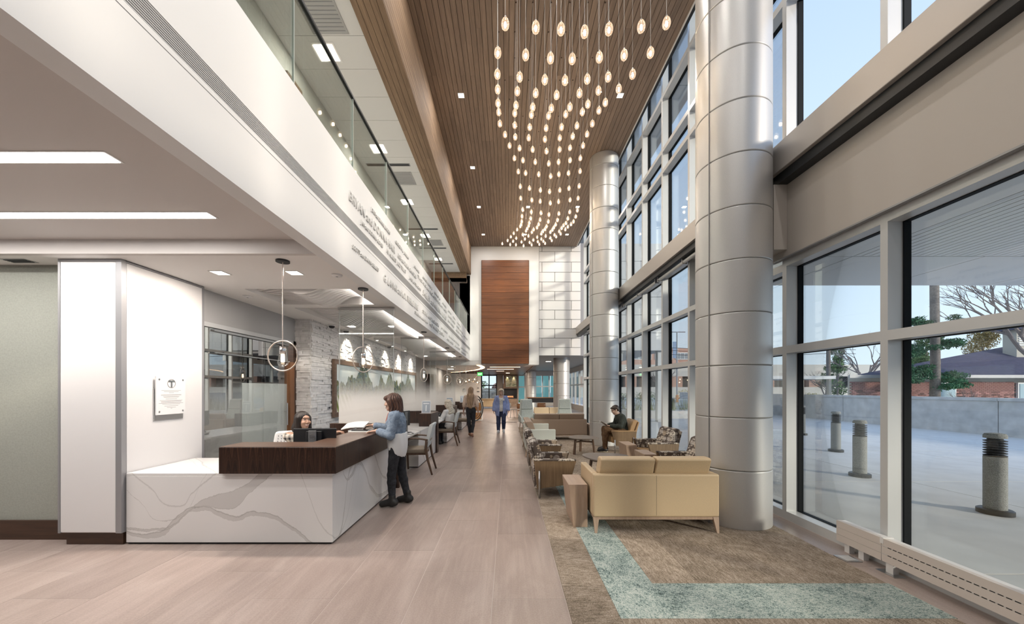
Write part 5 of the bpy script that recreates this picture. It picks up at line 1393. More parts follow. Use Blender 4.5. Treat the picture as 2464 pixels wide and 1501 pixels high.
glazing(2.65, 5.2, .6, 2.95, 4, 1.85, M_alu)
MY2 = [17.2+1.6*i for i in range(11)]
for y in MY2: MB().box(5.3, 5.44, y-.04, y+.04, .4, 2.95).build('frame_post', M_alu, fw)
for y0, y1 in zip(MY2, MY2[1:]):
    MB().box(5.40, 5.41, y0+.04, y1-.04, .5, 2.95).build('pane', M_glass, fw); MB().box(5.3, 5.44, y0+.04, y1-.04, 1.9, 1.98).build('frame_rail', M_alu, fw)
gd = thing('garden_wall', 'stepped stone garden wall seen through the far glazed doors', 'wall', (0, 40, 0))
M_gs = plain('garden_stone', (.50, .42, .33), .9, rnd=(.7, 1.3))
blk = MB().box(.01, .69, 0, .4, .01, .24).mesh('stone_block', M_gs)
for j in range(7):
    for i in range(8): pieces('stone_block', blk, [(-6+.7*i+(.35 if j % 2 else 0), 0, .25*j-.05)], gd)
MB().box(-7, 7, -5.7, -.1, -.2, -.06).build('paving', M_conc, gd)
MB().box(-6, -.2, .42, 6, -.06, 1.2).build('planting_bed', M_bark, gd)
shrub('green shrub above the far garden wall, left', (-4.2, 43, 1.2), 1.5, M_ever, 41, 700, .2)
shrub('reddish shrub above the far garden wall, right', (-1.2, 43.5, 1.2), 1.1, plain('red_leaves', (.22, .09, .07), .85, var=.3), 42, 600, .18)
tg = thing('teal_facade', 'teal glazed facade seen through the far right lobby windows', 'building', (7, 42, 0))
M_teal2 = plain('teal_cladding', (.10, .25, .25), .3)
for i in range(7): MB().box(-7+i*1.0+.04, -6+i*1.0-.04, 0, .2, 0, 5).build('cladding_panel', M_teal2, tg)
fp_ = thing('fireplace', 'brown stone fireplace wall with black firebox in the far lobby', 'fireplace', (.23, 33.4, 0))
MB().box(-.66, .70, 0, .6, 1.66, 2.95).box(-.66, .70, 0, .6, 0, .70).box(-.66, -.60, 0, .6, .70, 1.66).box(.64, .70, 0, .6, .70, 1.66).build('surround', plain('fire_stone', (.30, .20, .14), .6, var=.2, vscale=5), fp_)
MB().box(-.60, .64, .35, .6, .70, 1.66).build('firebox', M_black, fp_)
MB().box(-.60, .64, .02, .06, 1.60, 1.66).box(-.60, .64, .02, .06, .70, .76).build('firebox_frame', M_dark, fp_)
for k in range(4): MB().tube([(-.2+k*.12, .25, .80), (-.1+k*.12, .2, .90)], .035, 6).build('log', M_bark, fp_)
MB().box(-.25, .28, .28, .30, .80, .95).build('embers', emit('ember_glow', (1, .35, .12), 1.5), fp_)
for s in (-.28, .32): spot('fireplace_lamp', (s, -.12, 2.88), 25, (1, .72, .45), .8, .3, (s, .02, 1.8), fp_, .02)
fpp = thing('landscape_painting', 'small abstract landscape painting above the far fireplace', 'painting', (.30, 33.38, 1.80))
mm, nt_, b_ = _new('abstract_landscape')
L(nt_, ramp(nt_, noise(nt_, coords(nt_, 'Object', (1, 1, 2.2)), 2.3, 5, .6, 1.2), [(.30, (.05, .10, .07)), (.42, (.30, .36, .22)), (.5, (.62, .56, .40)), (.58, (.45, .55, .48)), (.7, (.66, .60, .48))]), b_.inputs['Base Color'])
MB().box(-.5, .5, -.02, .0, 0, 1.05).build('canvas', mm, fpp)
MB().box(-.52, -.5, -.03, .0, -.02, 1.07).box(.5, .52, -.03, 0, -.02, 1.07).build('frame', M_dark, fpp)
ex = thing('exit_sign', 'green illuminated exit sign under the lobby ceiling', 'exit sign', (-1.9, 24.3, 2.52))
MB().box(-.17, .17, -.02, .02, 0, .21).build('box', emit('exit_green', (.05, .75, .10), 1.6), ex)
MB().box(-.004, .004, -.004, .004, .21, .43).build('hanger', M_steel, ex)
text_mesh('lettering', 'EXIT', .13, emit('exit_white', (.9, 1, .9), 2), ex, (0, -.022, .055), (PI/2, 0, 0), .001, 'CENTER')
ws = thing('wall_sign', 'small grey notice on the white far partition', 'sign', (-2.16, 25.98, 1.45))
MB().box(-.09, .09, 0, .02, 0, .32).build('plate', M_paper, ws); MB().box(-.06, .06, -.004, 0, .18, .28).build('symbol', M_greyframe, ws); MB().box(-.09, .09, -.006, .0, -.06, -.02).build('strip', M_dark, ws)
rndb = random.Random(4)
for i, (dx, dz, r) in enumerate(((-.40, 0, .18), (-.12, -.08, .11), (.08, -.02, .14), (.33, .03, .17), (.50, -.14, .10))):
    t = thing('bubble_pendant', f"clear glass bubble pendant lamp, {POS[i] if i < 3 else ('fourth from left','rightmost small one')[i-3]} of the cluster", 'pendant lamp', (-2.05+dx, 18.2+.3*(i % 2), 2.08+dz), 0, 'glass bubble pendants')
    MB().lathe([(max(r*math.sin(PI*k/12), .001), -r*math.cos(PI*k/12)) for k in range(13)], 20).build('globe', M_egg2, t, smooth=True)
    MB().lathe([(max(.03*math.sin(PI*k/6), .001), -.03*math.cos(PI*k/6)) for k in range(7)], 10).build('bulb', M_warm, t, smooth=True)
    MB().tube([(0, 0, r), (0, 0, .64-dz)], .006, 5).build('cord', M_ringm, t)
# kiosk with hoop sculpture
kk = thing('display_cabinet', 'white and orange wood display cabinet in the far lobby', 'cabinet', (-1.62, 18.3, 0))
MB().box(-.40, .30, 0, .5, 0, .95).build('body', M_white, kk); MB().box(-.36, .26, -.02, 0, .50, .90).build('door', wood('kiosk_oak', (.42, .19, .07), (.62, .33, .14), 2, .4, 1, 'Object', None), kk); MB().box(-.36, .26, -.02, 0, .06, .40).build('door', MATS['kiosk_oak'], kk)
MB().box(-.45, .33, -.04, .54, .95, .98).build('top', M_white, kk)
hp = thing('hoop_sculpture', 'black metal hoop frame standing beside the display cabinet', 'sculpture', (-1.60, 17.6, 0), 1.0)
for R_, r_ in ((.62, .028), (.50, .02)): MB().torus((0, 0, .66), R_, r_, 1, 36, 8).build('hoop', M_black, hp)
for a in (.6, 2.2, 4.0): MB().tube([(.5*math.cos(a), 0, .66+.5*math.sin(a)), (.62*math.cos(a+.4), 0, .66+.62*math.sin(a+.4))], .015, 6).build('spoke', M_black, hp)
# cafe seating and console
def cafe_chair(label, loc, rz, mat):
    t = thing('cafe_chair', label, 'chair', loc, rz, 'small chairs in the far lobby')
    MB().box(-.22, .22, -.21, .21, .43, .47).build('seat', mat, t, bevel=.02, seg=2)
    pts = [(.24*math.cos(a), .20+.05*math.sin(a), 0) for a in [PI*i/10 for i in range(11)]]
    m = MB(); m.loft([[(x*.95, y-.03, .55), (x, y, .66), (x*.96, y+.01, .82), (x*.90, y-.02, .82), (x*.92, y-.035, .66), (x*.88, y-.05, .55)] for x, y, _ in pts]); m.build('backrest', mat, t, bevel=0, smooth=True)
    for sx_ in (-1, 1):
        for sy_ in (-1, 1): MB().tube([(sx_*.17, sy_*.16, .44), (sx_*.22, sy_*.21, 0)], [.018, .012], 8).build('leg', M_oak if mat is not M_greyfab else M_steel, t)
M_cw = wood('cafe_walnut', (.12, .055, .025), (.26, .13, .06), 0, .4, 1, 'Object', None)
cafe_chair('brown wood backed cafe chair by the far table', (.72, 19.4, 0), PI, M_cw)
cafe_chair('grey upholstered cafe chair left of the far table', (.25, 20.3, 0), PI/2+.4, M_greyfab)
cafe_chair('brown wood backed cafe chair behind the left high-back chair', (1.9, 20.4, 0), PI, M_cw)
ct = thing('cafe_table', 'small round cafe table in the far lobby', 'table', (.78, 20.3, 0))
MB().cyl((0, 0, 0), .38, .72, .745, 32).build('top', M_tan2, ct); MB().tube([(0, 0, .02), (0, 0, .72)], .03, 10).build('column', M_steel, ct); MB().lathe([(.24, 0), (.22, .02), (.03, .03)], 24).build('base', M_steel, ct)
pp = thing('potted_plant', 'small green plant in a white pot on the cafe table', 'plant', (.72, 20.2, .745))
MB().lathe([(.045, 0), (.06, .09), (.055, .09)], 16).build('pot', M_white, pp)
m = MB(); leaf_cloud(m, (0, 0, .17), (.11, .11, .09), 60, .05, random.Random(2)); m.build('leaves', plain('plant_green', (.12, .35, .05), .7), pp)
cs = thing('console_shelf', 'dark console shelf with wood top in front of the far windows', 'console', (1.3, 24, 0))
MB().box(0, 2.9, 0, .4, 1.0, 1.05).build('top', M_cw, cs); MB().box(.05, 2.85, .05, .4, .70, 1.0).build('body', M_black, cs)
for x in (.05, 2.75): MB().box(x, x+.1, .05, .35, 0, .70).build('leg', M_cw, cs)
loveseat('loveseat', 'tan sofa seen from behind before the far glazed doors', (-1.75, 29.5, 0), 0, 1.5, M_tan, M_tan, M_oak, 2, 'lounge sofas')
# ================================================================ PEOPLE (grown from distance fields so each body is one surface)
V3 = lambda *p: np.array(p, dtype=np.float64)
def unit(v): v = np.asarray(v, float); return v/max(np.linalg.norm(v), 1e-9)
def frame(up, left):
    z = unit(up); y = np.asarray(left, float); y = unit(y-z*np.dot(y, z)); x = np.cross(y, z); return np.stack([x, y, z], 1)
class Vox:
    def __init__(s, lo, hi, h):
        s.lo = np.array(lo, float); s.h = h; n = np.ceil((np.array(hi)-s.lo)/h).astype(int)+2
        s.d = np.full(n, .2, np.float32); s.n = n
        s.ax = [s.lo[i]+h*np.arange(n[i]) for i in range(3)]
    def reg(s, lo, hi):
        a = np.clip(np.floor((np.array(lo)-s.lo)/s.h).astype(int), 0, s.n-1); b = np.clip(np.ceil((np.array(hi)-s.lo)/s.h).astype(int)+1, 1, s.n)
        if np.any(b <= a): return None, None
        sl = tuple(slice(i, j) for i, j in zip(a, b))
        return sl, (s.ax[0][sl[0]][:, None, None], s.ax[1][sl[1]][None, :, None], s.ax[2][sl[2]][None, None, :])
    def put(s, sl, b, k, sub=False):
        a = s.d[sl]; b = b.astype(np.float32)
        if sub:
            b = -b; t = np.clip(.5-.5*(b-a)/k, 0, 1); s.d[sl] = b*(1-t)+a*t+k*t*(1-t)
        else:
            t = np.clip(.5+.5*(b-a)/k, 0, 1); s.d[sl] = b*(1-t)+a*t-k*t*(1-t)
    def cap(s, a, b, ra, rb=None, k=.02, sub=False):
        rb = ra if rb is None else rb; a, b = np.asarray(a, float), np.asarray(b, float); m = max(ra, rb)+.04+k
        sl, g = s.reg(np.minimum(a, b)-m, np.maximum(a, b)+m)
        if sl is None: return
        ab = b-a; L2 = max(np.dot(ab, ab), 1e-9)
        px, py, pz = g[0]-a[0], g[1]-a[1], g[2]-a[2]
        t = np.clip((px*ab[0]+py*ab[1]+pz*ab[2])/L2, 0, 1)
        s.put(sl, np.sqrt((px-t*ab[0])**2+(py-t*ab[1])**2+(pz-t*ab[2])**2)-(ra+(rb-ra)*t), k, sub)
    def ell(s, c, r, R=None, k=.02, sub=False):
        c, r = np.asarray(c, float), np.asarray(r, float); m = r.max()+.04+k
        sl, g = s.reg(c-m, c+m)
        if sl is None: return
        p = [g[i]-c[i] for i in range(3)]
        if R is not None: p = [p[0]*R[0, i]+p[1]*R[1, i]+p[2]*R[2, i] for i in range(3)]
        q = np.sqrt((p[0]/r[0])**2+(p[1]/r[1])**2+(p[2]/r[2])**2); g2 = np.sqrt((p[0]/r[0]**2)**2+(p[1]/r[1]**2)**2+(p[2]/r[2]**2)**2)
        s.put(sl, q*(q-1)/np.maximum(g2, 1e-6), k, sub)
    def plane(s, p, n):
        n = unit(n); g = (s.ax[0][:, None, None], s.ax[1][None, :, None], s.ax[2][None, None, :])
        s.d = np.maximum(s.d, ((g[0]-p[0])*n[0]+(g[1]-p[1])*n[1]+(g[2]-p[2])*n[2]).astype(np.float32))
    def slit(s, w, x0, k=.012):
        g = (s.ax[0][:, None, None], s.ax[1][None, :, None], s.ax[2][None, None, :])
        b = np.maximum(np.abs(g[1])-w(g[2]), x0-g[0])+0*g[2]; s.put((slice(None),)*3, b, k, True)
    def ripple(s, fn):
        g = (s.ax[0][:, None, None], s.ax[1][None, :, None], s.ax[2][None, None, :]); s.d = (s.d+fn(*g)).astype(np.float32)
    def mesh(s, name, mat):
        d = s.d; d[0], d[-1] = 1, 1; d[:, 0], d[:, -1] = 1, 1; d[:, :, 0], d[:, :, -1] = 1, 1
        ins = d < 0; c = ins.astype(np.uint8)
        tot = sum(c[i:d.shape[0]-1+i, j:d.shape[1]-1+j, k:d.shape[2]-1+k] for i in (0, 1) for j in (0, 1) for k in (0, 1))
        I = np.argwhere((tot > 0) & (tot < 8)); idx = np.full(tot.shape, -1, np.int32); idx[tuple(I.T)] = np.arange(len(I))
        acc = np.zeros((len(I), 3)); cnt = np.zeros(len(I))
        for ax in range(3):
            for u in (0, 1):
                for w in (0, 1):
                    o = [0, 0, 0]; o[(ax+1) % 3] = u; o[(ax+2) % 3] = w; o2 = list(o); o2[ax] = 1
                    a = d[tuple((I+o).T)]; b = d[tuple((I+o2).T)]; x = (a < 0) != (b < 0)
                    t = np.where(x, a/np.where(a == b, 1, a-b), 0); p = np.tile(np.array(o, float), (len(I), 1)); p[:, ax] += t
                    acc += p*x[:, None]; cnt += x
        v = s.lo+s.h*(I+acc/np.maximum(cnt, 1)[:, None])
        F_ = []
        for ax in range(3):
            sa = [slice(1, -1)]*3; sa[ax] = slice(0, -1); sb = list(sa); sb[ax] = slice(1, None)
            a, b = ins[tuple(sa)], ins[tuple(sb)]; E = np.argwhere(a != b)
            base = E+1; base[:, ax] = E[:, ax]
            u, w = (ax+1) % 3, (ax+2) % 3
            q = []
            for du, dw in ((-1, -1), (0, -1), (0, 0), (-1, 0)):
                cc = base.copy(); cc[:, u] += du; cc[:, w] += dw; q.append(idx[tuple(cc.T)])
            q = np.stack(q, 1); fl_ = ~a[tuple(E.T)]; q[fl_] = q[fl_][:, ::-1]; F_.append(q[(q >= 0).all(1)])
        F_ = np.concatenate(F_)
        me = bpy.data.meshes.new(name); me.from_pydata(v.tolist(), [], F_.tolist()); me.materials.append(mat)
        me.polygons.foreach_set('use_smooth', [True]*len(me.polygons)); me.update(); return me

def rot_head(yaw, pitch):
    cy, sy, cp, sp = math.cos(yaw), math.sin(yaw), math.cos(pitch), math.sin(pitch)
    return np.array([[cy, -sy, 0], [sy, cy, 0], [0, 0, 1]]) @ np.array([[cp, 0, sp], [0, 1, 0], [-sp, 0, cp]])
def head(v, c, R, s=1.0, k=.012):
    P = lambda x, y, z: c+R@(V3(x, y, z)*s)
    v.ell(P(-.008, 0, .018), V3(.094, .074, .092)*s, R, k); v.ell(P(.022, 0, -.045), V3(.062, .056, .066)*s, R, .025)
    v.ell(P(.058, 0, -.093), V3(.022, .026, .018)*s, R, .02)                      # chin
    v.cap(P(.083, 0, .012), P(.101, 0, -.028), .007*s, .0095*s, .008); v.cap(P(.094, -.009, -.033), P(.094, .009, -.033), .0065*s, None, .006)             # nose
    v.ell(P(.074, 0, .036), V3(.018, .045, .010)*s, R, .012)                      # brow
    for y in (-1, 1):
        v.ell(P(.084, y*.031, .010), V3(.014, .017, .010)*s, R, .010, True)       # eye socket
        v.ell(P(.070, y*.040, -.028), V3(.020, .020, .020)*s, R, .015)            # cheek
        v.ell(P(-.008, y*.075, -.005), V3(.017, .009, .031)*s, R, .006)           # ear
    v.ell(P(.083, 0, -.058), V3(.011, .024, .006)*s, R, .006); v.ell(P(.081, 0, -.070), V3(.011, .021, .006)*s, R, .006)
    v.ell(P(.094, 0, -.064), V3(.010, .022, .0022)*s, R, .003, True)
def hand(v, w, d, nrm, side, curl=.5, s=1.0):
    d = unit(d); nrm = unit(np.asarray(nrm, float)-d*np.dot(nrm, d)); lat = np.cross(nrm, d)*side
    R = np.stack([d, lat, nrm], 1)
    v.ell(w+d*.048*s, V3(.052, .040, .017)*s, R, .012)
    for i, (ln, off) in enumerate(((.068, -.030), (.078, -.010), (.074, .010), (.056, .029))):
        a = w+d*.088*s+lat*off*-1*s; c1 = curl*.7; d1 = d*math.cos(c1)+nrm*math.sin(c1); b = a+d1*ln*.55*s
        c2 = curl*1.7; d2 = d*math.cos(c2)+nrm*math.sin(c2)
        v.cap(w+d*.07*s+lat*off*-.9*s, b, .0095*s, .0085*s, .005); v.cap(b, b+d2*ln*.5*s, .0085*s, .007*s, .004)
    a = w+d*.025*s+lat*.030*s; m_ = a+(d*.6+lat*.75)*.042*s; v.cap(a, m_, .013*s, .011*s, .01)
    v.cap(m_, m_+(d*.9+lat*.1+nrm*.35*curl)*.034*s, .0105*s, .008*s, .005)
def body_core(v, J, g=1.0, inf=0.0, torso=True, arms=True, legs=True, sleeve=1.0, legfrac=1.0, bust=.0, k=.03):
    pel, che, nk = J['pelvis'], J['chest'], J['neck']; sL, sR, hL, hR = J['shL'], J['shR'], J['hipL'], J['hipR']
    if torso:
        R1 = frame(che-pel, hL-hR); R2 = frame(nk-pel, sL-sR)
        v.ell(pel+(che-pel)*-.05, V3(.105, .158, .125)*g+inf, R1, k); v.ell(pel+(che-pel)*.55, V3(.092, .125, .13)*g+inf, R1, .05)
        v.ell(che, V3(.108, .145, .155)*g+inf, R2, .05)
        v.cap(sL+(sR-sL)*.12-V3(0, 0, .01), sR+(sL-sR)*.12-V3(0, 0, .01), .058*g+inf, None, .05)
        v.cap(che+(nk-che)*.55, nk, .075*g+inf, .055*g+inf*.5, .05)
        if bust:
            for s_ in (.065, -.065): v.ell(che+R2@V3(.075, s_, -.01), V3(.055, .058, .058)*bust+inf*.6, R2, .03)
    if arms:
        for s_ in 'LR':
            a, e_, w = J['sh'+s_], J['el'+s_], J['wr'+s_]
            v.cap(a, e_, .050*g+inf, .039*g+inf, .03)
            e2 = e_+(w-e_)*(sleeve if sleeve < 1 else 1); v.cap(e_, e2, .039*g+inf, (.027 if sleeve >= 1 else .032)*g+inf, .015)
    if legs:
        for s_ in 'LR':
            a, kn, an = J['hip'+s_], J['kn'+s_], J['an'+s_]
            v.cap(a, kn, .083*g+inf, .054*g+inf, .03)
            m_ = kn+(an-kn)*.3; v.cap(kn, m_, .054*g+inf, .054*g+inf, .02); v.cap(m_, kn+(an-kn)*legfrac, .054*g+inf, .036*g+inf, .02)
def bounds(J, pad=.16, keys=None):
    P = np.array([J[k] for k in (keys or J) if isinstance(J[k], np.ndarray)]); return P.min(0)-pad, P.max(0)+pad
SKIN = plain('skin_light', (.56, .36, .27), .5); SKIN2 = plain('skin_warm', (.50, .30, .21), .5); SKINP = plain('skin_pale', (.60, .41, .32), .5)
M_lip = plain('lip', (.42, .13, .12), .4); M_eyew = plain('eye_white', (.75, .74, .72), .3); M_iris = plain('iris', (.05, .03, .02), .25); M_teeth = plain('teeth', (.82, .80, .76), .3)
def person(label, loc, rz, J, h, skin, hands, headR, g=1.0, hs=1.0, smile=True, glasses=False):
    t = thing('person', label, 'person', loc, rz)
    lo, hi = bounds(J); lo[2] = max(lo[2], -.02); v = Vox(lo, hi, h)
    body_core(v, J, g)
    v.cap(J['neck']-V3(0, 0, .02), J['head']-V3(.012, 0, .06), .050*g, .047, .02)
    head(v, J['head'], headR, hs)
    for s_, dr, nm, cu in hands: hand(v, J['wr'+s_], dr, nm, 1 if s_ == 'L' else -1, cu, .95)
    for s_ in 'LR': v.cap(J['an'+s_], J['to'+s_], .036, .030, .02); v.cap(J['an'+s_]-V3(0, 0, .02), J['an'+s_]-V3(0, 0, .035), .034, None, .01)
    link('body', v.mesh('body', skin), t)
    P = lambda x, y, z: J['head']+headR@(V3(x, y, z)*hs)
    for y in (-1, 1):
        c = P(.0685, y*.031, .009)
        def ball(r, off, m, nm):
            b = MB(); q = c+headR@V3(off, 0, 0); b.lathe([(max(r*math.sin(PI*k/8), .0004), -r*math.cos(PI*k/8)) for k in range(9)], 12, tuple(q)); return b.build(nm, m, t, smooth=True)
        e_ = ball(.0092*hs, 0, M_eyew, 'eye'); b = MB(); q = P(.0728, y*.031, .009); b.lathe([(max(.0062*math.sin(PI*k/6), .0004), -.0062*math.cos(PI*k/6)) for k in range(7)], 10, tuple(q)); b.build('iris', M_iris, e_, smooth=True)
        b = MB(); b.tube([tuple(P(.085, y*.016, .030)), tuple(P(.086, y*.032, .036)), tuple(P(.074, y*.050, .030))], [.0028, .0034, .002], 6); b.build('eyebrow', M_iris, t)
    b = MB(); w = .026 if smile else .018
    b.tube([tuple(P(.078, -w, -.057)), tuple(P(.0895, -.009, -.0625)), tuple(P(.0895, .009, -.0625)), tuple(P(.078, w, -.057))], [.0022, .0042, .0042, .0022], 6); b.build('mouth', M_teeth if smile else M_lip, t)
    b = MB(); b.tube([tuple(P(.079, -w, -.060)), tuple(P(.089, -.010, -.0705)), tuple(P(.089, .010, -.0705)), tuple(P(.079, w, -.060))], [.0018, .0040, .0040, .0018], 6); b.build('lip', M_lip, t)
    if glasses:
        b = MB()
        for y in (-1, 1):
            pts = [tuple(P(.098, y*.032+.020*math.cos(a), .008+.015*math.sin(a))) for a in [2*PI*i/14 for i in range(15)]]; b.tube(pts, .0022, 5)
            b.tube([tuple(P(.098, y*.052, .012)), tuple(P(.0, y*.080, .012))], .002, 5)
        b.tube([tuple(P(.098, -.012, .010)), tuple(P(.098, .012, .010))], .0022, 5); b.build('glasses', M_black, t)
    return t
def garment(t, name, mat, J, h, fn, pad=.16, keys=None):
    lo, hi = bounds(J, pad, keys); v = Vox(lo, hi, h); fn(v); return link(name, v.mesh(name, mat), t)
def shoes(t, J, mat, h, heel=0.0, up=.0, sole=None):
    for s_ in 'LR':
        a, o = J['an'+s_], J['to'+s_]
        K = {'a': a, 'o': o}; v = Vox(np.minimum(a, o)-.09, np.maximum(a, o)+.12, h)
        d = unit((o-a)*V3(1, 1, 0)); hl = V3(a[0], a[1], 0)-d*.035
        z0 = min(o[2], .035)
        v.cap(hl+V3(0, 0, z0+.012+heel), V3(o[0], o[1], z0+.006), .040, .038, .02); v.cap(a-V3(0, 0, .03), hl+V3(0, 0, .05+heel), .044, .042, .03)
        if heel < .03: v.cap(a, V3(o[0], o[1], z0+.012), .043, .036, .02)
        if up: v.cap(a-V3(0, 0, .03), a+V3(0, 0, up), .046, .047, .02)
        v.plane((0, 0, .004), (0, 0, -1))
        so = link('shoe', v.mesh('shoe', mat), t)
        if sole:
            b = MB(); n_ = V3(-d[1], d[0], 0); c0 = hl-d*.04; c1 = V3(o[0], o[1], 0)+d*.035
            b.loft([[tuple(c0+n_*.036), tuple(c1+n_*.034), tuple(c1-n_*.034), tuple(c0-n_*.036)], [tuple(x+V3(0, 0, .026)) for x in (c0+n_*.036, c1+n_*.034, c1-n_*.034, c0-n_*.036)]]); b.build('sole', sole, so, bevel=.008)

def hairmat(name, a, b):
    m, nt, bs = _new(name); n = noise(nt, coords(nt, 'Object', (60, 60, 4)), 1.0, 4, .7)
    L(nt, ramp(nt, n, [(.32, a), (.68, b)]), bs.inputs['Base Color']); bs.inputs['Roughness'].default_value = .42; bump(nt, bs, n, .7, .006); return m
def fabric_mat(name, a, b, scale=40, rough=.85):
    m, nt, bs = _new(name); n = noise(nt, coords(nt, 'Object'), scale, 5, .7); L(nt, ramp(nt, n, [(.35, a), (.65, b)]), bs.inputs['Base Color']); bs.inputs['Roughness'].default_value = rough
    bump(nt, bs, noise(nt, coords(nt, 'Object', (1, 1, .5)), 14, 3), .35, .02); return m
def fold(amp, fx, fz): return lambda x, y, z: amp*np.sin(x*fx+2.3*np.sin(z*fz*.6))*np.sin(y*fx*.8+z*fz)

# ---- woman standing at the counter (denim jacket)
J = dict(pelvis=V3(-.005, 0, .85), chest=V3(.0, 0, 1.13), neck=V3(.02, 0, 1.285), head=V3(.065, 0, 1.415),
         shL=V3(-.005, .165, 1.235), shR=V3(.03, -.165, 1.235), elL=V3(.02, .225, .985), elR=V3(.20, -.205, 1.04), wrL=V3(.215, .175, 1.043), wrR=V3(.375, -.125, 1.085),
         hipL=V3(-.005, .085, .80), hipR=V3(-.015, -.085, .80), knL=V3(.045, .085, .43), knR=V3(-.045, -.085, .43), anL=V3(.035, .095, .085), anR=V3(-.125, -.085, .085), toL=V3(.165, .105, .035), toR=V3(.0, -.095, .035))
HR = rot_head(.12, .06); loc = (-1.537, 4.95, 0)
w1 = person('woman in denim jacket and black trousers leaning at the reception counter with papers', loc, PI, J, .006, SKIN, [('L', (1, -.2, -.12), (0, 0, -1), .25), ('R', (1, .15, -.05), (0, .2, -1), .75)], HR, .98)
M_denim = fabric_mat('denim', (.13, .18, .25), (.27, .34, .43), 26); M_blk = fabric_mat('black_trouser', (.012, .013, .017), (.03, .031, .037), 30); M_wsh = plain('white_shirt', (.80, .80, .79), .8)
def f(v):
    body_core(v, J, .98, .020, legs=False, sleeve=.78, bust=1.0); v.plane((0, 0, .90), (.15, 0, -1)); v.plane(J['neck']+V3(0, 0, .015), (.35, 0, 1)); v.ripple(fold(.004, 38, 24))
    v.cap(J['neck']+V3(-.035, -.06, -.005), J['neck']+V3(-.035, .06, -.005), .03, None, .02); v.ell(J['neck']+V3(.05, 0, .0), (.06, .05, .09), None, .01, True)
jk = garment(w1, 'denim_jacket', M_denim, J, .006, f)
def f(v): body_core(v, J, .98, .0245, legs=False, arms=False, bust=1.0); v.plane((0, 0, .90), (.15, 0, -1)); v.plane((0, 0, .945), (-.15, 0, 1))
link('waistband', (lambda v: (f(v), v.mesh('waistband', fabric_mat('denim_dark', (.10, .14, .20), (.20, .26, .34), 30)))[1])(Vox(*bounds(J), .006)), jk)
def f(v):
    N_ = J['neck']
    for s_ in (-1, 1): v.cap(N_+V3(-.06, s_*.02, .012), N_+V3(.01, s_*.085, -.002), .017, .016, .02); v.cap(N_+V3(.01, s_*.085, -.002), N_+V3(.075, s_*.06, -.055), .016, .012, .02)
link('collar', (lambda v: (f(v), v.mesh('collar', M_denim))[1])(Vox(*bounds(J, .2, ('neck', 'chest')), .006)), jk)
for k in range(5): MB().lathe([(.0, 0), (.007, 0), (.007, .003)], 8).build('button', M_steel, jk, loc=(.118+.016*math.sin(k*.8), .035, .94+k*.055), rot=(0, PI/2, 0))
def f(v):
    for s_ in 'LR': v.cap(J['el'+s_]+(J['wr'+s_]-J['el'+s_])*.66, J['el'+s_]+(J['wr'+s_]-J['el'+s_])*.80, .046, .046, .01)
    for s_ in 'LR': v.cap(J['el'+s_]+(J['wr'+s_]-J['el'+s_])*.6, J['wr'+s_]+(J['wr'+s_]-J['el'+s_])*.2, .030, .030, .005, True)
garment(w1, 'jacket_cuffs', M_denim, J, .006, f)
def f(v):
    v.ell((-.012, 0, .88), (.132, .178, .32), None, .03); v.plane((0, 0, .735), (.62, 0, -1)); v.plane((0, 0, 1.0), (0, 0, 1)); v.ripple(lambda x, y, z: .0022*np.sin(np.arctan2(y, x)*11+z*14))
garment(w1, 'shirt_hem', M_wsh, J, .006, f)
def f(v):
    body_core(v, J, .93, .007, torso=False, arms=False, legfrac=.97); v.ell(J['pelvis'], (.112, .160, .13), None, .03); v.plane((0, 0, .93), (0, 0, 1)); v.ripple(fold(.0025, 45, 30))
garment(w1, 'trousers', M_blk, J, .006, f)
shoes(w1, J, plain('black_boot', (.015, .014, .014), .5), .006, .012, .06)
def f(v):
    C = J['head']; Q = lambda x, y, z: C+HR@V3(x, y, z)
    v.ell(Q(-.022, 0, .030), (.108, .096, .100), HR, .02); v.ell(Q(-.055, 0, -.06), (.085, .098, .115), HR, .04); v.ell(Q(-.06, 0, -.14), (.07, .092, .06), HR, .04)
    for s_ in (-1, 1): v.cap(Q(.01, s_*.078, .03), Q(.0, s_*.085, -.13), .030, .026, .03)
    v.ell(Q(.070, 0, .062), (.035, .070, .030), HR, .02)
    v.ell(Q(.085, 0, -.045), (.060, .062, .085), HR, .012, True); v.ripple(lambda x, y, z: .0055*np.sin(np.arctan2(y, x-.03)*17+3*np.sin(z*22))+.003*np.sin(np.arctan2(y, x-.03)*41+z*55))
garment(w1, 'hair', hairmat('auburn_hair', (.035, .016, .011), (.13, .062, .040)), J, .006, f, .16, ('head', 'neck'))
def f(v):
    v.cap(J['neck']+V3(.015, -.06, .0), J['neck']+V3(.065, 0, -.035), .026, .022, .02); v.cap(J['neck']+V3(.015, .06, .0), J['neck']+V3(.065, 0, -.035), .026, .022, .02); v.cap(J['neck']+V3(.085, 0, -.03), J['neck']+V3(.125, .0, -.13), .022, .012, .015)
garment(w1, 'scarf', fabric_mat('red_scarf', (.36, .04, .025), (.55, .16, .08), 70), J, .006, f, .2, ('neck', 'chest'))
pap = thing('papers', 'loose sheets of paper passed between the two women', 'papers', (-2.15, 5.04, 1.068), 0)
for k, (a, b) in enumerate(((0, 0), (.006, .05), (.012, -.04))):
    m = MB(); m.loft([[(-.16+i*.04, -.105, .030*i/8+.012*math.sin(i*.5)), (-.16+i*.04, .105, .030*i/8+.012*math.sin(i*.5)), (-.16+i*.04, .105, .030*i/8+.012*math.sin(i*.5)+.0015), (-.16+i*.04, -.105, .030*i/8+.012*math.sin(i*.5)+.0015)] for i in range(9)])
    m.build('sheet', M_paper, pap, loc=(0, 0, a), rot=(.30, -.03, b))

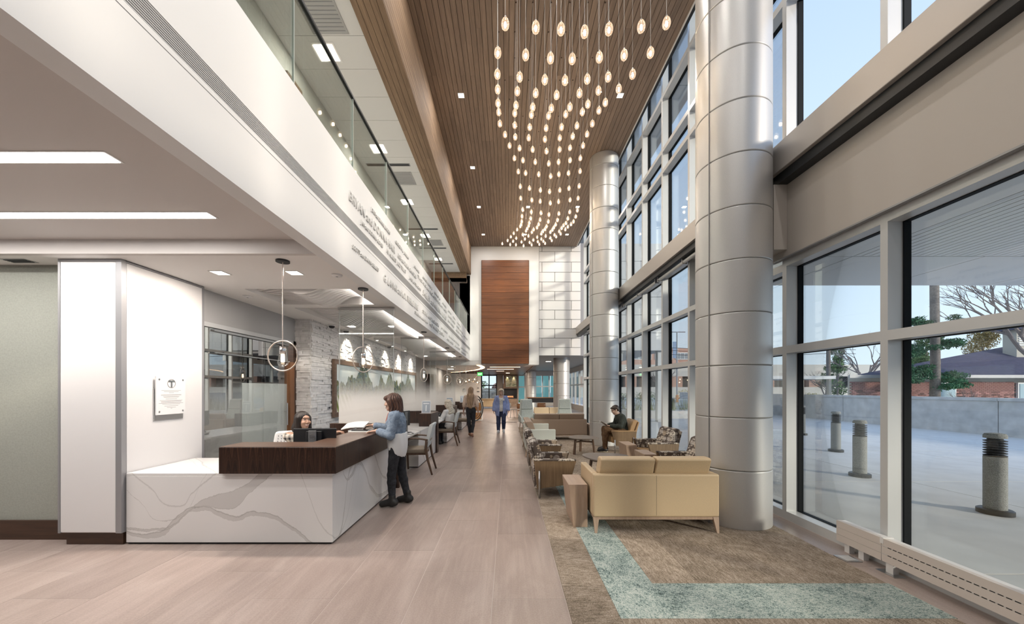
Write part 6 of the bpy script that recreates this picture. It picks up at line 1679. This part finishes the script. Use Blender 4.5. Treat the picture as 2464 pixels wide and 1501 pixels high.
# ---- receptionist
J = dict(pelvis=V3(0, 0, .55), chest=V3(.05, 0, .82), neck=V3(.07, 0, .985), head=V3(.115, 0, 1.135), shL=V3(.06, .165, .94), shR=V3(.09, -.165, .94), elL=V3(.15, .21, .73), elR=V3(.26, -.20, .80), wrL=V3(.34, .14, .765), wrR=V3(.44, -.04, .955),
         hipL=V3(.03, .09, .54), hipR=V3(.03, -.09, .54), knL=V3(.43, .10, .53), knR=V3(.43, -.10, .53), anL=V3(.42, .10, .10), anR=V3(.42, -.10, .10), toL=V3(.55, .11, .035), toR=V3(.55, -.11, .035))
HR = rot_head(.08, -.08)
W2L, W2R = V3(-2.80, 4.82, .05), -.75
c_, s_ = math.cos(-W2R), math.sin(-W2R); q_ = V3(-2.40, 4.93, 1.0)-W2L; J['wrR'] = V3(q_[0]*c_-q_[1]*s_, q_[0]*s_+q_[1]*c_, q_[2]); J['elR'] = J['shR']*.45+J['wrR']*.55+V3(-.02, -.03, -.10)
HR = rot_head(.25, -.05)
w2 = person('smiling receptionist with straight dark hair and plaid top seated behind the monitor', tuple(W2L), W2R, J, .006, SKIN2, [('L', (1, -.3, 0), (0, 0, -1), .3), ('R', (.75, .75, .25), (0, 0, -1), .7)], HR, .95)
def plaid_mat():
    m, nt, b = _new('plaid'); s = N(nt, 'ShaderNodeSeparateXYZ'); L(nt, coords(nt, 'Object'), s.inputs[0])
    f1 = math_(nt, 'GREATER_THAN', math_(nt, 'FRACT', math_(nt, 'MULTIPLY', math_(nt, 'ADD', s.outputs[0], s.outputs[1]), 14)), .55); f2 = math_(nt, 'GREATER_THAN', math_(nt, 'FRACT', math_(nt, 'MULTIPLY', s.outputs[2], 14)), .55)
    c = mixc(nt, math_(nt, 'MULTIPLY', math_(nt, 'ADD', f1, f2), .5), (.62, .57, .50), (.04, .035, .035)); L(nt, c, b.inputs['Base Color']); b.inputs['Roughness'].default_value = .85; return m
def f(v): body_core(v, J, .95, .018, legs=False, sleeve=.9, bust=1.0); v.plane(J['neck']+V3(0, 0, .0), (.3, 0, 1))
garment(w2, 'plaid_top', plaid_mat(), J, .007, f)
def f(v): body_core(v, J, .95, .012, torso=False, arms=False); v.ell(J['pelvis'], (.12, .165, .12), None, .03); v.plane((0, 0, .63), (0, 0, 1))
garment(w2, 'trousers', M_blk, J, .009, f)
shoes(w2, J, plain('dark_shoe', (.03, .025, .022), .4), .008)
def f(v):
    C = J['head']; Q = lambda x, y, z: C+HR@V3(x, y, z)
    v.ell(Q(-.020, 0, .028), (.106, .090, .098), HR, .02); v.ell(Q(-.045, 0, -.07), (.075, .090, .12), HR, .04)
    for s_ in (-1, 1): v.cap(Q(.005, s_*.074, .03), Q(.015, s_*.080, -.17), .028, .024, .03)
    v.cap(Q(-.06, -.05, -.10), Q(-.05, .05, -.19), .06, .05, .05)
    v.ell(Q(.092, .0, -.025), (.062, .066, .098), HR, .012, True); v.ripple(lambda x, y, z: .0025*np.sin(np.arctan2(y, x-.1)*26))
garment(w2, 'hair', hairmat('dark_hair', (.006, .004, .003), (.026, .015, .011)), J, .006, f, .2, ('head', 'neck'))

# ---- woman with long hair walking away
J = dict(pelvis=V3(0, 0, .93), chest=V3(-.01, 0, 1.21), neck=V3(.0, 0, 1.40), head=V3(.03, 0, 1.555), shL=V3(-.02, .165, 1.345), shR=V3(-.02, -.165, 1.345), elL=V3(-.03, .23, 1.08), elR=V3(-.06, -.215, 1.08), wrL=V3(.06, .255, .85), wrR=V3(.03, -.235, .85),
         hipL=V3(0, .085, .88), hipR=V3(0, -.085, .88), knL=V3(.02, .065, .49), knR=V3(.04, -.075, .49), anL=V3(.10, .05, .12), anR=V3(-.11, -.055, .14), toL=V3(.22, .05, .035), toR=V3(.0, -.06, .035))
HR = rot_head(0, .0)
w3 = person('woman with long brown hair, beige blouse and black trousers walking away', (-1.23, 11.9, 0), PI/2-.05, J, .008, SKIN, [('L', (.2, 0, -1), (0, -1, 0), .4), ('R', (.2, 0, -1), (0, 1, 0), .4)], HR, .93, smile=False)
M_blouse = fabric_mat('beige_blouse', (.56, .42, .33), (.68, .54, .44), 12)
def f(v): body_core(v, J, .93, .020, legs=False, sleeve=.97, bust=.9); v.ell((0, 0, 1.04), (.112, .155, .07), None, .04); v.plane((0, 0, 1.0), (0, 0, -1)); v.plane(J['neck'], (.2, 0, 1)); v.ripple(fold(.005, 40, 20))
garment(w3, 'blouse', M_blouse, J, .008, f)
def f(v): body_core(v, J, .92, .009, torso=False, arms=False, legfrac=.93); v.ell(J['pelvis']-V3(.01, 0, 0), (.116, .160, .13), None, .03); v.plane((0, 0, 1.02), (0, 0, 1))
garment(w3, 'trousers', M_blk, J, .008, f)
shoes(w3, J, plain('brown_heel_shoe', (.20, .085, .045), .4), .008, .045)
def f(v):
    C = J['head']; Q = lambda x, y, z: C+V3(x, y, z)
    v.ell(Q(-.020, 0, .025), (.105, .092, .100), None, .02); v.ell(Q(-.06, 0, -.10), (.07, .095, .14), None, .05); v.cap(Q(-.12, -.045, -.18), Q(-.185, -.03, -.56), .060, .034, .05); v.cap(Q(-.12, .045, -.18), Q(-.185, .035, -.53), .060, .034, .05); v.cap(Q(-.13, 0, -.2), Q(-.185, 0, -.54), .06, .05, .04); v.cap(Q(-.10, -.085, -.15), Q(-.17, -.06, -.42), .04, .03, .04); v.cap(Q(-.10, .085, -.15), Q(-.17, .06, -.42), .04, .03, .04)
    v.ell(Q(.085, 0, -.03), (.06, .065, .09), None, .01, True); v.ripple(lambda x, y, z: .004*np.sin(y*150+4*np.sin(z*9)))
garment(w3, 'hair', hairmat('long_brown_hair', (.15, .085, .045), (.42, .28, .165)), J, .007, f, .3, ('head', 'neck', 'chest', 'pelvis'))

# ---- woman in blue coat walking towards the viewer
J = dict(pelvis=V3(0, 0, .90), chest=V3(.01, 0, 1.17), neck=V3(.02, 0, 1.345), head=V3(.05, 0, 1.50), shL=V3(.0, .165, 1.29), shR=V3(.0, -.165, 1.29), elL=V3(-.02, .24, 1.05), elR=V3(.0, -.245, 1.05), wrL=V3(.10, .265, .83), wrR=V3(.06, -.275, .82),
         hipL=V3(0, .09, .85), hipR=V3(0, -.09, .85), knL=V3(.10, .09, .47), knR=V3(.03, -.10, .47), anL=V3(-.02, .09, .13), anR=V3(.10, -.10, .085), toL=V3(.11, .10, .035), toR=V3(.22, -.12, .035))
HR = rot_head(-.15, .05)
w4 = person('woman with grey bob, glasses and blue coat walking towards the viewer', (-.245, 13.2, 0), -PI/2, J, .008, SKIN, [('L', (.3, 0, -1), (0, -1, 0), .5), ('R', (.3, 0, -1), (0, 1, 0), .5)], HR, 1.0, glasses=True)
M_coat = fabric_mat('blue_coat', (.20, .26, .50), (.29, .36, .62), 8)
def f(v):
    body_core(v, J, 1.0, .030, legs=False, sleeve=.92); v.ell((-.005, 0, .82), (.165, .235, .40), None, .05); v.plane((0, 0, .61), (0, 0, -1)); v.plane(J['neck']+V3(0, 0, .005), (.2, 0, 1))
    v.ripple(lambda x, y, z: .003*np.sin(np.arctan2(y, x)*11+2*np.sin(z*5)))
    v.slit(lambda z: .062+.03*np.clip((z-1.18)/.15, 0, 1)+.015*np.clip((.8-z)/.2, 0, 1), .02)
garment(w4, 'blue_coat', M_coat, J, .008, f)
def f(v): body_core(v, J, 1.0, .006, legs=False, arms=False); v.ell((.005, 0, .88), (.125, .15, .22), None, .05); v.plane((0, 0, .78), (0, 0, -1)); v.plane(J['neck']-V3(-.02, 0, .03), (.6, 0, 1))
mp, ntp, bp = _new('printed_top'); vo = N(ntp, 'ShaderNodeTexVoronoi'); vo.inputs['Scale'].default_value = 32; L(ntp, coords(ntp, 'Object'), vo.inputs['Vector']); L(ntp, ramp(ntp, vo.outputs['Distance'], [(.15, (.10, .12, .18)), (.32, (.72, .71, .68))]), bp.inputs['Base Color'])
garment(w4, 'printed_top', mp, J, .008, f)
def f(v): body_core(v, J, 1.06, .022, torso=False, arms=False, legfrac=.95); v.ell(J['pelvis'], (.13, .18, .13), None, .03); v.plane((0, 0, .98), (0, 0, 1))
garment(w4, 'navy_trousers', fabric_mat('navy', (.018, .028, .07), (.04, .055, .115), 20), J, .009, f)
shoes(w4, J, plain('white_sneaker', (.66, .68, .70), .5), .008, 0, 0, M_paper)
def f(v):
    C = J['head']; Q = lambda x, y, z: C+HR@V3(x, y, z)
    v.ell(Q(-.018, 0, .032), (.106, .098, .098), HR, .02); v.ell(Q(-.05, 0, -.05), (.075, .10, .085), HR, .04)
    for s_ in (-1, 1): v.cap(Q(.02, s_*.082, .03), Q(.015, s_*.082, -.085), .026, .022, .03)
    v.ell(Q(.085, 0, -.030), (.055, .066, .085), HR, .012, True); v.ell(Q(.072, .02, .068), (.028, .060, .022), HR, .02)
garment(w4, 'hair', hairmat('grey_blonde_hair', (.36, .28, .20), (.66, .57, .46)), J, .007, f, .16, ('head', 'neck'))
MB().box(.148, .152, .06, .12, 1.18, 1.25).build('badge', M_paper, w4)

# ---- blonde woman seated at the middle desk
J = dict(pelvis=V3(-.08, 0, .56), chest=V3(-.06, 0, .84), neck=V3(-.04, 0, 1.02), head=V3(.0, 0, 1.17), shL=V3(-.05, .165, .97), shR=V3(-.05, -.165, .97), elL=V3(.05, .225, .74), elR=V3(.05, -.225, .74), wrL=V3(.26, .15, .765), wrR=V3(.26, -.12, .765),
         hipL=V3(-.05, .09, .55), hipR=V3(-.05, -.09, .55), knL=V3(.30, .09, .53), knR=V3(.30, -.09, .53), anL=V3(.24, .08, .09), anR=V3(.27, -.08, .09), toL=V3(.36, .08, .035), toR=V3(.39, -.08, .035))
HR = rot_head(0, .1)
w5 = person('blonde woman in white blouse seated at the middle service desk', (-1.74, 10.32, 0), PI-.45, J, .009, SKINP, [('L', (1, -.3, 0), (0, 0, -1), .3), ('R', (1, .3, 0), (0, 0, -1), .3)], HR, .97, smile=False)
def f(v): body_core(v, J, .99, .020, legs=False, sleeve=.95, bust=.9); v.ell(J['pelvis'], (.15, .19, .10), None, .04); v.plane((0, 0, .47), (0, 0, -1)); v.plane(J['neck']-V3(0, 0, .01), (.2, 0, 1)); v.ripple(fold(.005, 34, 18))
garment(w5, 'white_blouse', M_wsh, J, .009, f)
def f(v): body_core(v, J, .98, .014, torso=False, arms=False); v.ell(J['pelvis'], (.125, .17, .12), None, .03); v.plane((0, 0, .64), (0, 0, 1))
garment(w5, 'dark_trousers', M_blk, J, .010, f); shoes(w5, J, plain('black_flat', (.02, .02, .02), .4), .009)
def f(v):
    C = J['head']; Q = lambda x, y, z: C+HR@V3(x, y, z)
    v.ell(Q(-.022, 0, .028), (.108, .098, .100), HR, .02); v.ell(Q(-.06, 0, -.07), (.085, .115, .11), HR, .05); v.ell(Q(-.085, 0, -.20), (.075, .125, .11), HR, .05); v.cap(Q(-.10, -.08, -.24), Q(-.10, .08, -.27), .05, .05, .05)
    v.ell(Q(.085, 0, -.035), (.058, .062, .090), HR, .012, True); v.ripple(lambda x, y, z: .010*np.sin(y*75+2*np.sin(z*40))*np.sin(z*62+1.5*np.sin(y*40)))
garment(w5, 'curly_hair', hairmat('blonde_hair', (.50, .42, .31), (.76, .70, .60)), J, .008, f, .25, ('head', 'neck', 'chest'))

# ---- man reading in the tan armchair
J = dict(pelvis=V3(-.13, 0, .53), chest=V3(-.07, 0, .79), neck=V3(.0, 0, .945), head=V3(.085, 0, 1.06), shL=V3(-.04, .19, .885), shR=V3(-.04, -.19, .885), elL=V3(.02, .245, .66), elR=V3(.02, -.245, .66), wrL=V3(.23, .12, .655), wrR=V3(.24, -.11, .65),
         hipL=V3(-.10, .10, .50), hipR=V3(-.10, -.10, .50), knL=V3(.34, .11, .575), knR=V3(.33, -.11, .565), anL=V3(.38, .10, .095), anR=V3(.31, -.13, .095), toL=V3(.53, .11, .035), toR=V3(.45, -.15, .035))
HR = rot_head(0, .42)
w6 = person('man with short dark hair and glasses in a dark green sweater reading a magazine', (2.83, 9.15, .009), PI, J, .007, SKINP, [('L', (1, -.35, .15), (0, -.2, 1), .7), ('R', (1, .35, .15), (0, .2, 1), .7)], HR, 1.02, smile=False, glasses=True)
M_swt = fabric_mat('dark_green_sweater', (.016, .022, .017), (.038, .046, .038), 30)
def f(v): body_core(v, J, 1.04, .022, legs=False, sleeve=.95); v.plane((0, 0, .47), (0, 0, -1)); v.cap(J['neck']+V3(-.03, -.05, .0), J['neck']+V3(-.03, .05, .0), .035, None, .02); v.plane(J['neck']+V3(0, 0, .02), (.5, 0, 1)); v.ripple(fold(.005, 34, 20))
garment(w6, 'sweater', M_swt, J, .007, f)
def f(v):
    for s_ in 'LR': v.cap(J['el'+s_]+(J['wr'+s_]-J['el'+s_])*.78, J['el'+s_]+(J['wr'+s_]-J['el'+s_])*.92, .042, .040, .01)
garment(w6, 'striped_cuffs', fabric_mat('grey_cuff', (.25, .25, .25), (.5, .5, .5), 60), J, .008, f)
def f(v): body_core(v, J, 1.05, .018, torso=False, arms=False, legfrac=.97); v.ell(J['pelvis'], (.13, .18, .11), None, .04); v.plane((0, 0, .62), (-.3, 0, 1)); v.ripple(fold(.005, 36, 24))
garment(w6, 'brown_trousers', fabric_mat('brown_cord', (.075, .038, .016), (.15, .082, .038), 26), J, .007, f)
shoes(w6, J, plain('black_shoe', (.018, .018, .02), .5), .007, 0, 0, plain('cream_sole', (.62, .55, .42), .6))
def f(v):
    C = J['head']; Q = lambda x, y, z: C+HR@V3(x, y, z)
    v.ell(Q(-.020, 0, .040), (.100, .083, .082), HR, .02); v.ell(Q(-.055, 0, -.01), (.055, .076, .075), HR, .03); v.ell(Q(.065, 0, .075), (.03, .055, .022), HR, .02)
    v.ell(Q(.085, 0, -.02), (.070, .09, .078), HR, .012, True); v.ell(Q(.0, 0, -.09), (.09, .10, .055), HR, .012, True)
garment(w6, 'hair', hairmat('short_dark_hair', (.018, .012, .008), (.065, .042, .03)), J, .006, f, .16, ('head', 'neck'))
mg = thing('magazine', 'open magazine held by the seated man', 'magazine', (2.83-.37, 9.15, .70), PI)
MB().prism([(-.13, .025), (-.02, .0), (0, .004), (.02, .0), (.13, .025), (.13, .029), (.02, .005), (0, .009), (-.02, .005), (-.13, .029)], 0, -.10, .12).build('pages', fabric_mat('magazine_print', (.10, .09, .09), (.62, .60, .57), 22, .4), mg, rot=(0, -.55, 0))

# ---- person partly hidden behind the walking woman
J = dict(pelvis=V3(0, 0, .90), chest=V3(.0, 0, 1.17), neck=V3(.0, 0, 1.36), head=V3(.03, 0, 1.51), shL=V3(-.02, .165, 1.30), shR=V3(-.02, -.165, 1.30), elL=V3(-.03, .22, 1.05), elR=V3(-.02, -.22, 1.05), wrL=V3(.1, .2, .85), wrR=V3(.1, -.2, .85),
         hipL=V3(0, .085, .86), hipR=V3(0, -.085, .86), knL=V3(.02, .085, .48), knR=V3(.02, -.085, .48), anL=V3(.0, .085, .09), anR=V3(.0, -.085, .09), toL=V3(.13, .09, .035), toR=V3(.13, -.09, .035))
HR = rot_head(0, 0)
w7 = person('person with black hair and striped top half hidden behind the long-haired woman', (-2.03, 16.7, 0), 2.4, J, .012, SKIN2, [('L', (.3, 0, -1), (0, -1, 0), .4), ('R', (.3, 0, -1), (0, 1, 0), .4)], HR, .97, smile=False)
ms, nts, bs_ = _new('striped_knit'); s_ = N(nts, 'ShaderNodeSeparateXYZ'); L(nts, coords(nts, 'Object', rot=(.4, 0, 0)), s_.inputs[0]); L(nts, ramp(nts, math_(nts, 'FRACT', math_(nts, 'MULTIPLY', s_.outputs[2], 11)), [(0, (.72, .66, .58)), (.5, (.015, .015, .016))], 'CONSTANT'), bs_.inputs['Base Color'])
def f(v): body_core(v, J, .97, .02, legs=False, sleeve=.95); v.plane((0, 0, .92), (0, 0, -1)); v.plane(J['neck'], (.2, 0, 1))
garment(w7, 'striped_top', ms, J, .012, f)
def f(v): body_core(v, J, .98, .014, torso=False, arms=False); v.ell(J['pelvis'], (.12, .165, .13), None, .03); v.plane((0, 0, .96), (0, 0, 1))
garment(w7, 'trousers', M_blk, J, .012, f); shoes(w7, J, MATS['dark_shoe'], .010)
def f(v): v.ell(J['head']+V3(-.02, 0, .03), (.105, .092, .10), None, .02); v.ell(J['head']+V3(.09, 0, -.03), (.06, .065, .09), None, .01, True)
garment(w7, 'hair', MATS['dark_hair'], J, .010, f, .16, ('head', 'neck'))

# panels that have a lamp of their own need not be sampled as lights twice
for _m in bpy.data.materials:
    if _m.name.startswith(('pendant_glass', 'downlight_glow', 'strip_glow', 'balcony_light_glow', 'office_glow', 'led_strip', 'exit_', 'ember')): _m.cycles.emission_sampling = 'NONE'
